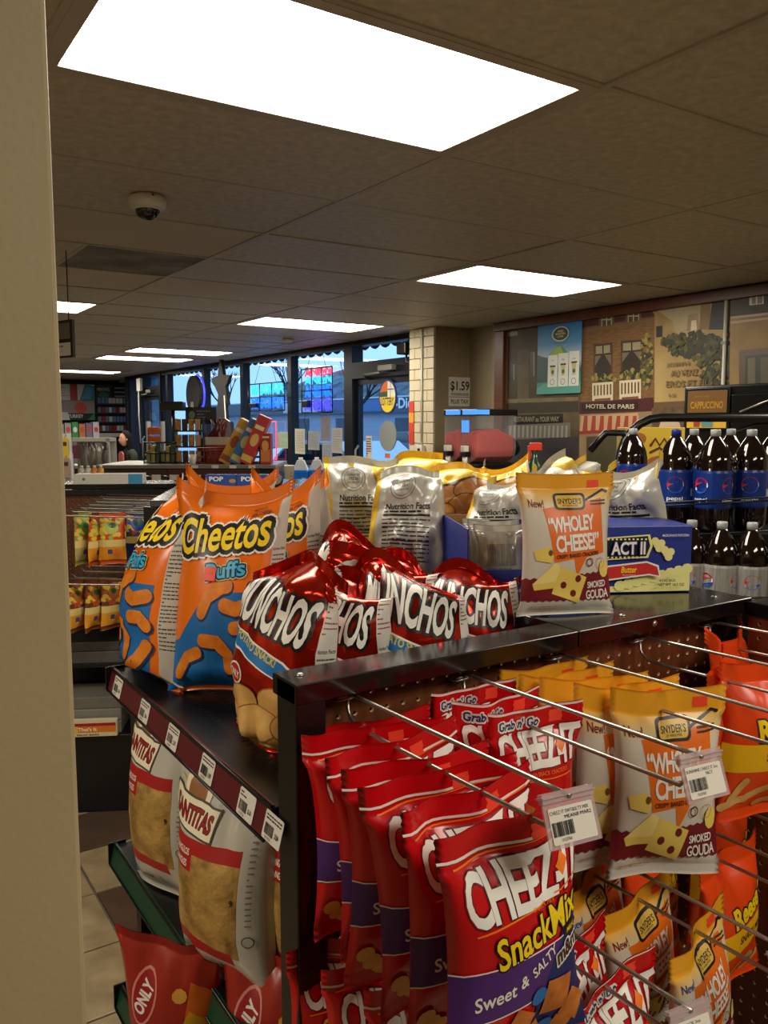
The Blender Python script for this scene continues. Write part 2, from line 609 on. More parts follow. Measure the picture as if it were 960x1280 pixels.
def struct(o, label=None):
    o['kind'] = 'structure'
    if label: o['label'] = label
    return o

# ------------------------------------------------------------------ floor
M_floor = mat('floor_slab', (128, 112, 86), 0.4, var=0.2, scale=5, col2=(96, 82, 62))
M_ft1 = mat('floor_tile_beige', (148, 130, 98), 0.32, var=0.22, scale=9, col2=(110, 94, 68), bump=0.05, bscale=30)
M_ft2 = mat('floor_tile_brown', (70, 52, 40), 0.32, var=0.25, scale=8)
M_grout = mat('grout', (84, 74, 60), 0.8)
fl = MB().box(-2.7, 5.5, -4.3, 19.3, -0.12, -0.006, M_grout)
floor = struct(fl.build('floor'), 'beige and brown ceramic tile floor of the shop')
for nm, x0, x1, y0, y1 in (('a', -2.7, -0.61, -4.3, 19.3), ('b', 2.30, 5.5, -4.3, 19.3), ('c', -0.61, 2.30, -4.3, 0.96), ('d', -0.61, 2.30, 6.47, 19.3)):
    MB().box(x0, x1, y0, y1, -0.02, 0.0, M_floor).build('far_tiling', floor)
_ft = []
for m in (M_ft1, M_ft2):
    _ft.append(MB().box(0, 0.316, 0, 0.316, -0.012, 0.0, m, ch=0.0025).mesh('floor_tile'))
for i in range(-4, 5):
    for j in range(-5, 12):
        x = 0.687 + .324 * i; y = 2.58 + .324 * j
        dark = ((i + j) % 2 == 0 and (i % 2 == 0))
        link('floor_tile', _ft[1 if dark else 0], floor, (x + .004, y + .004, 0))

# ------------------------------------------------------------------ ceiling
ceil = struct(MB().box(-2.7, 5.7, -4.3, 19.3, CEIL + 0.16, CEIL + 0.2, M_dark).build('ceiling'), 'dropped ceiling of dingy grey-brown mineral tiles')
XL = [-2.2 + 1.345 * k for k in range(6)] + [5.32]
YL = [2.40 + .722 * k for k in range(-9, 24)]
LIGHTS = {(2, 1.68 - .002): 0}
def row_of(y): return min(range(len(YL) - 1), key=lambda k: abs(YL[k] - y))
light_cells = {(2, row_of(1.68)), (4, row_of(3.845)), (4, row_of(6.73)), (4, row_of(10.34)), (4, row_of(11.79)),
               (2, row_of(6.73)), (4, row_of(15.40)), (2, row_of(-1.21)), (4, row_of(0.96)), (4, row_of(-1.93)), (0, row_of(0.96)), (2, row_of(11.79))}
_tm = {}
def tile_mesh(w, d, m):
    k = (round(w, 3), round(d, 3), m.name)
    if k not in _tm:
        _tm[k] = MB().box(0, w, 0, d, 0, 0.015, m, ch=0.004).mesh('ceiling_tile')
    return _tm[k]
rt_ = random.Random(5)
plain = {(2, row_of(3.845)), (2, row_of(5.29)), (3, row_of(5.29)), (1, row_of(3.12)), (2, row_of(8.2)), (3, row_of(8.2))}
for i in range(len(XL) - 1):
    for j in range(len(YL) - 1):
        if (i, j) in light_cells: continue
        w = XL[i + 1] - XL[i] - .012; d = YL[j + 1] - YL[j] - .012
        x = XL[i] + .006; y = YL[j] + .006
        if (i, j) == (2, row_of(4.567)):
            link('ceiling_tile', tile_mesh(.66, d, M_tile), ceil, (x, y, CEIL + .002))
            o = link('ceiling_tile', tile_mesh(w - .672, d, M_tile3), ceil, (x + .672, y, CEIL + .003))
            o['label'] = 'water-stained dark square ceiling panel'
            continue
        m = M_tile2 if (i, j) in plain else M_tile
        link('ceiling_tile', tile_mesh(w, d, m), ceil, (x, y, CEIL + rt_.uniform(0, .005)))
for x in XL[1:-1]:
    MB().box(x - .012, x + .012, -4.3, 19.2, CEIL - .002, CEIL + .02, M_bar).build('grid_bar', ceil)
for y in YL[1:-1]:
    MB().box(-2.6, 5.25, y - .010, y + .010, CEIL - .001, CEIL + .02, M_bar).build('grid_bar', ceil)
MB().box(1.150, 1.172, 4.567, 5.289, CEIL - .001, CEIL + .02, M_bar).build('grid_bar', ceil)

# fluorescent troffers: metal frame + prismatic lens that gives the light
M_lens = bpy.data.materials.new('fluorescent_lens'); M_lens.use_nodes = True
_nt = M_lens.node_tree
_b = _nt.nodes['Principled BSDF']
_b.inputs['Base Color'].default_value = (0.8, 0.8, 0.75, 1)
_tc = _nt.nodes.new('ShaderNodeTexCoord'); _sp = _nt.nodes.new('ShaderNodeSeparateXYZ')
_nt.links.new(_tc.outputs['Object'], _sp.inputs[0])
# two pairs of tubes glow behind the lens: brighter along two lines
_w = _nt.nodes.new('ShaderNodeMath'); _w.operation = 'MULTIPLY'; _w.inputs[1].default_value = 2 * PI / .36
_nt.links.new(_sp.outputs['Y'], _w.inputs[0])
_c = _nt.nodes.new('ShaderNodeMath'); _c.operation = 'COSINE'; _nt.links.new(_w.outputs[0], _c.inputs[0])
_k = _nt.nodes.new('ShaderNodeMath'); _k.operation = 'MULTIPLY_ADD'; _k.inputs[1].default_value = -0.35 * LAMP_POWER; _k.inputs[2].default_value = LAMP_POWER
_nt.links.new(_c.outputs[0], _k.inputs[0])
_ch = _nt.nodes.new('ShaderNodeTexChecker'); _ch.inputs['Scale'].default_value = 160
_nt.links.new(_tc.outputs['Object'], _ch.inputs['Vector'])
_ch.inputs['Color1'].default_value = (1, 1, 1, 1); _ch.inputs['Color2'].default_value = (.86, .86, .86, 1)
_m2 = _nt.nodes.new('ShaderNodeMath'); _m2.operation = 'MULTIPLY'
_nt.links.new(_k.outputs[0], _m2.inputs[0]); _nt.links.new(_ch.outputs['Fac'], _m2.inputs[1])
_a = _nt.nodes.new('ShaderNodeMath'); _a.operation = 'MULTIPLY_ADD'; _a.inputs[1].default_value = 0.14; _a.inputs[2].default_value = 0.86
_nt.links.new(_ch.outputs['Fac'], _a.inputs[0])
_nt.links.new(_a.outputs[0], _m2.inputs[1])
_b.inputs['Emission Color'].default_value = (*LAMP_TINT, 1)
_nt.links.new(_m2.outputs[0], _b.inputs['Emission Strength'])
_lm = MB().add([(-.62, -.315, 0), (.62, -.315, 0), (.62, .315, 0), (-.62, .315, 0)], [(0, 3, 2, 1)], M_lens).mesh('lens', False)
_fm = MB()
for a in (((-.665, .665, -.353, -.315)), ((-.665, .665, .315, .353)), ((-.665, -.62, -.315, .315)), ((.62, .665, -.315, .315))):
    _fm.box(*a, -.004, .02, M_bar)
_fm = _fm.mesh('frame')
_hm = MB().box(-.66, .66, -.35, .35, .03, .12, M_bar).mesh('housing')
LNAMES = {(2, row_of(1.68)): 'large bright fluorescent ceiling panel nearest the viewer at the top',
          (4, row_of(3.845)): 'bright ceiling light panel beside the painted street mural',
          (4, row_of(6.73)): 'bright ceiling light panel in front of the glass door',
          (4, row_of(10.34)): 'narrow far ceiling light panel above the star sign',
          (4, row_of(11.79)): 'thin far ceiling light panel just behind the one above the star sign',
          (2, row_of(6.73)): 'ceiling light panel half hidden by the beige wall edge',
          (4, row_of(15.40)): 'farthest thin ceiling light strip above the cigarette rack',
          (2, row_of(-1.21)): 'ceiling light panel behind the viewer', (4, row_of(0.96)): 'ceiling light panel right of the viewer', (4, row_of(-1.93)): 'ceiling light panel behind and right of the viewer',
          (0, row_of(0.96)): 'ceiling light panel left of the beige wall', (2, row_of(11.79)): 'far ceiling light panel hidden behind the beige wall'}
for (i, j) in light_cells:
    cx = (XL[i] + XL[i + 1]) / 2; cy = (YL[j] + YL[j + 1]) / 2
    e = empty('ceiling_light', (cx, cy, CEIL), 0, LNAMES[(i, j)], 'ceiling light', 'fluorescent ceiling panels')
    link('frame', _fm, e); link('lens', _lm, e, (0, 0, .002)); link('housing', _hm, e)

# ------------------------------------------------------------------ walls
wl = struct(MB().box(-0.7, 0.155, 0.70, 0.86, 0, CEIL, M_wall, ch=0.004).build('wall_left'), 'plain beige wall edge close on the left')
struct(MB().box(-2.8, -2.62, -4.3, 19.3, 0, CEIL + .2, M_wall).build('wall_side'), 'beige side wall behind the left wall edge')
struct(MB().box(-2.8, 5.4, -4.45, -4.25, 0, CEIL + .2, M_wall).build('wall_back'), 'beige wall behind the viewer')
wf = struct(MB().box(-2.8, 5.9, 19.1, 19.3, 0, CEIL + .2, mat('far_wall', (92, 92, 92), 0.7)).build('wall_far'), 'grey far wall behind the cash desk')
wm = MB().box(5.315, 5.45, -4.3, 6.95, 0, CEIL + .2, M_wall_tan)
struct(MB().box(5.215, 5.314, -4.3, 5.99, 0, CEIL, M_wall_tan).build('wall_panel'), 'raised tan wall panel behind the mural')
wr = struct(wm.build('wall_right'), 'tan wall that carries the street mural')
# painted block pier between door and mural
pier = struct(MB().box(4.90, 5.315, 6.52, 6.93, 0, CEIL, M_wall_tan).build('wall_pier'), 'pier of cream painted blocks beside the glass door')
MB().box(4.893, 4.90, 6.525, 6.93, 0, CEIL, M_mortar).build('mortar', pier)
_bm = {}
row = 0; z = 0.0
while z < CEIL - .02:
    h = min(.104, CEIL - z) - .006
    cuts = [6.52, 6.74, 6.93] if row % 2 else [6.52, 6.63, 6.84, 6.93]
    for a, b in zip(cuts, cuts[1:]):
        MB().box(4.872, 4.896, a + .003, b - .003, z + .003, z + .003 + h, M_brickpaint, ch=0.003).build('brick', pier)
    z += .104; row += 1
# conduit with small box, warning strip
cd = empty('wall_conduit', (4.862, 6.70, 1.3), 0, 'thin white pipe running down the painted block pier to a box', 'pipe')
MB().tube([(0, 0, .12), (0, 0, 1.27)], .011, M_white, 10).build('pipe', cd)
MB().box(-.035, .008, -.055, .055, -.02, .14, M_white, ch=.006).build('box', cd)
MB().box(-.037, -.034, -.02, .02, .08, .11, M_ink).build('window', cd)
hs = empty('height_strip', (4.866, 6.885, 1.45), 0, 'red and yellow vertical strip on the block pier by the door', 'strip')
for k, c in enumerate(((196, 60, 36), (204, 66, 36), (226, 150, 40), (200, 62, 40))):
    MB().box(-.003, .004, -.045, .035, k * .105, k * .105 + .103, flat(*c)).build('panel', hs)

# low wall and head under/over the shop windows
struct(MB().box(5.02, 5.2, 8.42, 17.0, 0, 0.55, mat('stall_riser', (60, 64, 70), 0.7)).build('wall_front_low'), 'low wall under the shop windows')
struct(MB().box(5.0, 5.25, 6.93, 17.0, 2.565, CEIL + .2, M_frame).build('trim_1'), 'dark head beam over the shop windows')
struct(MB().box(5.0, 5.5, 16.96, 17.1, 0, CEIL + .2, M_frame).build('trim_4'), 'dark return beside the last window')
struct(MB().box(5.5, 5.7, 16.97, 19.2, 0, CEIL + .2, mat('blue_wall', (96, 140, 176), 0.6, var=0.1)).build('wall_front'), 'pale blue end of the front wall')

def window(n, y0, y1, z0, z1, label, transom=None, mw=.055):
    """glazed bay between two mullions"""
    e = empty('window_%d' % n, (5.10, y0, z0)); struct(e, label)
    w = y1 - y0; h = z1 - z0
    for nm, a in (('jamb', (-.06, .05, 0, mw, 0, h)), ('jamb', (-.06, .05, w - mw, w, 0, h)), ('sill', (-.06, .05, mw, w - mw, 0, .06)), ('head', (-.06, .05, mw, w - mw, h - .05, h))):
        MB().box(*a, M_frame).build(nm, e)
    if transom:
        MB().box(-.06, .05, mw, w - mw, transom - z0 - .05, transom - z0 + .05, M_frame).build('transom', e)
    MB().add([(0, mw, .06), (0, w - mw, .06), (0, w - mw, h - .05), (0, mw, h - .05)], [(0, 1, 2, 3)], M_glass).build('pane', e)
    return e
window(1, 8.44, 9.90, .55, 2.565, 'shop window with coloured neon sign and paper sheets')
window(2, 9.90, 11.42, .55, 2.565, 'shop window with blue neon sign')
window(3, 11.42, 12.94, .55, 2.565, 'shop window behind the star sign')
window(4, 12.94, 14.70, .55, 2.565, 'shop window behind the dark oval sign')
window(5, 14.70, 15.00, .55, 2.565, 'narrow sidelight beside the far door', mw=.04)
window(6, 16.30, 16.95, .55, 2.565, 'narrow window at the far corner', mw=.05)

def glass_door(n, y0, y1, label):
    e = empty('door_%d' % n, (5.10, y0, 0)); struct(e, label)
    w = y1 - y0
    for nm, a in (('jamb', (-.08, .07, -.02, .07, 0, 2.565)), ('jamb', (-.08, .07, w - .16, w + .02, 0, 2.565)), ('transom_bar', (-.08, .07, .07, w - .16, 2.16, 2.34)), ('head', (-.08, .07, .07, w - .16, 2.525, 2.565)),
                  ('stile', (-.03, .03, .075, .12, .01, 2.155)), ('stile', (-.03, .03, w - .215, w - .165, .01, 2.155)), ('bottom_rail', (-.03, .03, .12, w - .215, .01, .25)), ('top_rail', (-.03, .03, .12, w - .215, 2.09, 2.155))):
        MB().box(*a, M_frame).build(nm, e)
    MB().add([(0, .12, .25), (0, w - .215, .25), (0, w - .215, 2.09), (0, .12, 2.09)], [(0, 1, 2, 3)], M_glass).build('pane', e)
    MB().add([(0, .07, 2.34), (0, w - .16, 2.34), (0, w - .16, 2.525), (0, .07, 2.525)], [(0, 1, 2, 3)], M_glass).build('pane', e)
    c = MB().box(-.15, -.08, .35, .62, 2.215, 2.275, M_grey, ch=.008).build('door_closer', e)
    MB().tube([(-.12, .62, 2.2), (-.14, .9, 2.19), (-.05, 1.0, 2.15)], .011, M_grey).build('closer_arm', e)
    MB().tube([(-.07, w - .25, .95), (-.09, w - .25, 1.0), (-.09, w - .25, 1.35), (-.05, w - .25, 1.4)], .014, M_grey).build('pull_handle', e)
    MB().tube([(-.06, .15, 1.05), (-.08, .2, 1.05), (-.08, w - .3, 1.05), (-.06, w - .25, 1.05)], .016, M_grey).build('push_bar', e)
    return e
glass_door(1, 7.02, 8.44, 'glass shop door with round lottery sign')
glass_door(2, 15.0, 16.30, 'far glass door near the cash desk')
# ------------------------------------------------------------------ near display: end panel with pegboard, deck, side shelves
M_peg = mat('brown_pegboard', (112, 62, 34), 0.38, var=0.22, scale=4, col2=(74, 38, 20), stretch=(12, 1, 1.2), spec=0.5)
M_peghole = mat('pegboard_raw_edge', (200, 176, 140), 0.8)
def pegboard(w, h, m=None, pitch=0.0254, r=0.0035, th=0.005, x_off=None, z_off=None):
    """board in the x/z plane (front at y=0) with real drilled holes"""
    m = m or M_peg
    nx, nz = int(w / pitch), int(h / pitch)
    ox = (w - nx * pitch) / 2; oz = (h - nz * pitch)
    b = MB(); n = 8
    V = []; F1 = []; F2 = []
    for j in range(nz):
        for i in range(nx):
            x0, z0 = ox + i * pitch, oz + j * pitch - .004
            cx, cz = x0 + pitch / 2, z0 + pitch / 2
            k = len(V)
            ring = []; sq = []
            for q in range(n):
                a = 2 * PI * q / n + PI / n * 0
                ring.append((cx + r * math.cos(a), cz + r * math.sin(a)))
                s = pitch / 2 / max(abs(math.cos(a)), abs(math.sin(a)))
                sq.append((cx + s * math.cos(a), cz + s * math.sin(a)))
            V += [(a, 0, c) for a, c in sq] + [(a, 0, c) for a, c in ring] + [(a, th, c) for a, c in ring]
            for q in range(n):
                q2 = (q + 1) % n
                F1.append((k + q, k + q2, k + n + q2, k + n + q))
                F2.append((k + n + q, k + n + q2, k + 2 * n + q2, k + 2 * n + q))
    b.add(V, F1, m)
    base = 0; i2 = b.mi(M_peghole)
    for f in F2: b.f.append(list(f)); b.m.append(i2); b.sm.append(True)
    z0 = oz - .004; z1 = oz + nz * pitch - .004; x1 = ox + nx * pitch
    for a in ((0, ox, 0, h), (x1, w, 0, h), (ox, x1, 0, z0), (ox, x1, z1, h)):
        if a[1] - a[0] > 1e-5 and a[3] - a[2] > 1e-5:
            b.add([(a[0], 0, a[2]), (a[1], 0, a[2]), (a[1], 0, a[3]), (a[0], 0, a[3])], [(0, 1, 2, 3)], m)
    return b.mesh('pegboard', False)

GX0, GX1, GY, GT = 0.442, 1.335, 0.862, 1.35
g = empty('display_gondola', (0.90, 1.28, 0), 0, 'black shop display rack with pegboard end and side shelves of chips, nearest the viewer', 'display rack')
def gp(name, mb):
    o = mb.build(name, g); o.matrix_parent_inverse = g.matrix_world.inverted() if False else Matrix.Translation((-0.90, -1.28, 0)); return o
def screw(b, x, y, z, up=True):
    b.lathe([(.0055, 0), (.0055, .0012), (.003, .0028), (.0005, .003)], M_chrome, 10, Matrix.Translation((x, y, z)) if up else Matrix.Translation((x, y, z)) @ Matrix.Rotation(R(90), 4, 'X'))
gp('post', MB().box(GX0, GX0 + .042, GY, GY + .05, 0, GT - .001, M_black, ch=.002))
gp('post', MB().box(GX1 - .03, GX1 + .012, GY + .012, GY + .05, 0, GT - .004, M_black, ch=.002))
gp('top_bar', MB().box(GX0, .917, GY - .001, GY + .062, GT - .026, GT, M_blackg, ch=.0015))
gp('deck', MB().box(.919, GX1 + .02, GY - .001, 1.72, GT - .026, GT, M_blackg, ch=.0015))
for sx, sy, sz, su in ((.466, .895, GT, True), (1.30, .90, GT, True), (1.05, .893, GT, True), (1.09, GY - .001, GT - .012, False), (.465, GY - .001, 1.26, False)):
    b = MB(); screw(b, sx, sy, sz, su); gp('screw', b)
pg = link('pegboard', pegboard(GX1 - .03 - GX0 - .042, 1.15), g, (GX0 + .042 - .90, .905 - 1.28, .174))
gp('back_panel', MB().box(GX0 + .042, GX1 - .03, .925, .935, .17, 1.32, M_dark))
gp('spine_panel', MB().box(.892, .905, .94, 1.70, .1, GT - .03, M_peg))
gp('base', MB().box(GX0, GX1 + .02, GY + .005, 1.70, 0, .16, M_black, ch=.004))
gp('end_panel', MB().box(GX0 + .05, GX1, 1.69, 1.72, .1, GT - .027, M_black))
gp('right_panel', MB().box(GX1 + .001, GX1 + .015, .92, 1.69, .16, GT - .027, M_black))
# slots down the side of the post
b = MB()
for k in range(24): b.box(GX0 + .014, GX0 + .022, GY - .0006, GY, .3 + k * .042, .3 + k * .042 + .012, M_dark)
tag(gp('slots', b), kind='stuff')

M_strip = mat('maroon_strip', (92, 22, 34), 0.3, var=0.1, scale=12)
M_green = mat('green_strip', (8, 62, 42), 0.35, var=0.12, scale=10)
M_shelf = mat('black_shelf', (17, 17, 19), 0.3, spec=0.5)
def tag_print(seed, w=.05, h=.036):
    p = Print()
    p.rrect(-w / 2, 0, w / 2, h, .003, M_paper)
    p.lines(-w * .42, h * .68, w * .42, h * .92, 2, M_ink, .45, seed)
    p.bars(-w * .4, h * .2, w * .08, h * .58, M_ink, 14, seed)
    p.text(str(31200 + seed * 37), w * -.16, h * .1, w * .3, h * .1, M_ink)
    p.text(('2/$4', '2.29', '1.89', '$2.00')[seed % 4], w * .27, h * .35, w * .2, h * .2, M_ink, .02)
    return p
def side_shelf(x0, z, y0, y1, strip_m, tags, th=.022, strip_h=.040, tilt=0.35):
    s = gp('shelf', MB().box(x0 + .004, .892, y0, y1, z - th, z, M_shelf, ch=.002))
    st = MB()
    st.add([(x0 + .006, y0, z + .004), (x0 + .006, y1, z + .004), (x0 - strip_h * tilt * .4, y1, z - strip_h), (x0 - strip_h * tilt * .4, y0, z - strip_h),
            (x0 + .010, y0, z + .004), (x0 + .010, y1, z + .004), (x0 + .004, y1, z - strip_h), (x0 + .004, y0, z - strip_h)],
           [(0, 1, 2, 3), (4, 7, 6, 5), (0, 4, 5, 1), (3, 2, 6, 7), (0, 3, 7, 4), (1, 5, 6, 2)], strip_m)
    k = link('price_strip', st.mesh('price_strip'), s)
    b = MB()
    for q in (z + .003, z - strip_h):
        xx = x0 + .005 if q > z else x0 - strip_h * tilt * .4 - .001
        b.tube([(xx, y0, q), (xx, y1, q)], .0022, M_black, 6)
    link('strip_rail', b.mesh('strip_rail'), s)
    link('end_cap', MB().box(x0 - .008, x0 + .03, y1, y1 + .004, z - strip_h, z + .006, M_black).mesh('end_cap'), s)
    ang = math.atan2(x0 + .006 - (x0 - strip_h * tilt * .4), strip_h + .004)
    for i, y in enumerate(tags):
        o = flat_print(tag_print(i + int(z * 10)), 'price_tag', s, depth=.0008)
        o.matrix_local = Matrix.Translation((x0 - strip_h * tilt * .4 + .0005, y, z - strip_h + .003)) @ Matrix.Rotation(R(-90), 4, 'Z') @ Matrix.Rotation(-ang, 4, 'X')
    return s
T1 = [at_x(px, py, .432).y for px, py in ((145, 852), (178, 880), (213, 908), (256, 945), (305, 990), (338, 1018))]
side_shelf(.436, 1.17, .93, 1.655, M_strip, T1)
side_shelf(.450, .760, .93, 1.74, M_green, [])
side_shelf(.405, .56, .93, 1.56, M_green, [])
# perforations in the shelf decks
b = MB()
for zz in (1.1704, .7604):
    for i in range(7):
        for j in range(40):
            b.add([(.50 + i * .05 + dx, .95 + j * .0172 + dy, zz) for dx, dy in ((0, 0), (.012, 0), (.012, .004), (0, .004))], [(0, 1, 2, 3)], M_dark)
tag(gp('perforations', b), kind='stuff')

# short return panel on the right, at a right angle to the pegboard
wg = empty('side_display_wing', (1.345, .60, 0), 0, 'short black pegboard wing joining the right end of the near display rack', 'display rack')
def wp(name, mb):
    o = mb.build(name, wg); o.matrix_parent_inverse = Matrix.Translation((-1.345, -.60, 0)); return o
o = link('pegboard', pegboard(.50, 1.15), wg); o.location = (.0, .26, .174); o.rotation_euler = (0, 0, R(-90))
wp('top_bar', MB().box(1.335, 1.42, .30, .860, GT - .030, GT - .004, M_blackg, ch=.0015))
wp('back_panel', MB().box(1.36, 1.375, .30, .86, .1, 1.31, M_dark))
wp('post', MB().box(1.335, 1.375, .30, .34, 0, 1.32, M_black))
wp('base', MB().box(1.336, 1.42, .345, .859, 0, .16, M_black))

# ------------------------------------------------------------------ scan hooks
def hook_meshes(L, rise):
    b = MB()
    # clip in the board
    b.tube([(-.012, .012, 0), (-.012, -.004, 0), (-.010, -.012, .0), (.006, -.014, .001), (.012, -.012, .002), (.012, .012, .002)], .0021, M_chrome, 8)
    b.tube([(.002, -.012, .004), (.002, -.014, -.014), (.002, -.020, -.021), (.002, -.032, -.028), (.002, -.07, -.029 + rise * .12),
            (.002, -L * .55, -.029 + rise * .55), (.002, -L + .012, -.028 + rise * .95), (.002, -L, -.013 + rise), (.002, -L - .002, -.004 + rise)], .0026, M_chrome, 8)
    low = b.mesh('hook_wire')
    b = MB()
    b.tube([(.004, -.010, .003), (.004, -.016, .008), (.004, -.03, .009), (.004, -L + .02, .009 + rise), (.004, -L - .012, .010 + rise)], .0026, M_chrome, 8)
    b.tube([(-.012, -.012, .004), (.010, -.012, .004)], .0021, M_chrome, 6)
    return low, b.mesh('label_arm')
def label_plate(lines, seed, w=.062, h=.044):
    p = Print()
    p.rrect(-w / 2 + .003, -h + .002, w / 2 - .003, -.006, .002, M_paper)
    for k, t in enumerate(lines):
        p.text(t, -.002 + (.010 if k else 0), -.011 - .0052 * k, min(w * .8, .0034 * len(t)), .0036, M_ink)
    p.bars(-w * .42, -h + .010, w * .02, -h + .024, M_ink, 16, seed)
    p.text('31270' + str(seed), -w * .18, -h + .0065, w * .2, .003, M_ink)
    return p
M_holder = mat('clear_label_holder', (200, 180, 180), 0.15, alpha=0.45, spec=0.6)
_hk = hook_meshes(.385, .010)
def place_hook(x, y, z, label, lines=None, seed=1, rz=0, wires=_hk, tilt=22, L=.385, rise=.01):
    e = empty('peg_hook', (x, y, z), rz, label, 'hook', 'wire peg hooks on the pegboard')
    link('hook_wire', wires[0], e); link('label_arm', wires[1], e)
    if lines:
        hld = MB().box(-.033, .033, -.002, 0, -.046, .004, M_holder)
        hld.box(-.033, .033, -.004, .003, -.001, .009, M_holder).box(-.034, .034, -.006, .006, .004, .0055, M_holder)
        o = hld.build('label_holder', e, (.004, -L - .008, rise + .006), (R(-tilt), 0, R(-8))); o.scale = (.86, 1, .86)
        flat_print(label_plate(lines, seed), 'price_card', o, depth=.0026)
    return e
HX = [.529, .719, .902, 1.09, 1.275]
HL = ['peg hook holding the red cracker mix bags nearest the black post', 'peg hook between red grab bags and white cheese cracker bags, with a price card',
      'peg hook through the white and orange cheese cracker bags', 'empty stretch of peg hook leading to the upper orange bag', 'farthest right peg hook by the black corner post']
place_hook(HX[0], .903, 1.308, HL[0], ['CHEEZ IT SWT&SLTY MIX', 'MEAN8 MAR2'], 6)
place_hook(HX[1], .903, 1.301, HL[1], ['SUNSHINE CHEEZ IT 3oz', 'NCT'], 8)
for k in (2, 3, 4): place_hook(HX[k], .903, 1.302, HL[k])
HZ2 = 1.022
HL2 = ['lower peg hook behind the red bags by the black post', 'lower peg hook carrying the red grab bag at the bottom edge', 'lower peg hook through the tilted white and orange bags', 'lower peg hook by the lower orange bag', 'lower peg hook in the dark corner']
place_hook(HX[0], .903, HZ2, HL2[0])
place_hook(HX[1], .903, HZ2, HL2[1], ['SNACK 3oz'], 3)
place_hook(HX[2], .903, HZ2, HL2[2], ['PRETZEL CHEESE'], 4)
for k in (3, 4): place_hook(HX[k], .903, HZ2, HL2[k])
# ------------------------------------------------------------------ snack bags
def film(name, col, rough=0.3, metal=0.0, var=0.0, **k):
    return mat('film_' + name, col, rough, metal, var, **k)

def ramp_film(name, stops, rough=0.32):
    """film whose print fades with height (object z)"""
    m = bpy.data.materials.new('film_' + name); m.use_nodes = True
    nt = m.node_tree; b = nt.nodes['Principled BSDF']
    tc = nt.nodes.new('ShaderNodeTexCoord'); sp = nt.nodes.new('ShaderNodeSeparateXYZ')
    nt.links.new(tc.outputs['Object'], sp.inputs[0])
    rp = nt.nodes.new('ShaderNodeValToRGB')
    mr = nt.nodes.new('ShaderNodeMapRange')
    mr.inputs['From Max'].default_value = stops[-1][0]
    nt.links.new(sp.outputs['Z'], mr.inputs['Value']); nt.links.new(mr.outputs[0], rp.inputs['Fac'])
    el = rp.color_ramp.elements
    while len(el) < len(stops): el.new(.5)
    for e, (z, c) in zip(el, stops):
        e.position = z / stops[-1][0]; e.color = rgb(*c)
    nt.links.new(rp.outputs['Color'], b.inputs['Base Color'])
    b.inputs['Roughness'].default_value = rough
    return m

W_ = flat(232, 228, 220); K_ = flat(16, 14, 14); Y_ = flat(244, 208, 20); PUR = flat(76, 34, 112); NAVY = flat(24, 34, 92)
ORL = flat(236, 120, 26); MAR = flat(112, 20, 30); CHEESE = flat(226, 200, 96); CHEESE2 = flat(236, 216, 130)
TAN = mat('printed_chip', (222, 178, 106), 0.4, var=0.2, scale=30, col2=(200, 146, 78))
TAN2 = mat('printed_cracker', (206, 122, 44), 0.45, var=0.25, scale=60, col2=(160, 84, 30))
PRICE = flat(238, 70, 44)

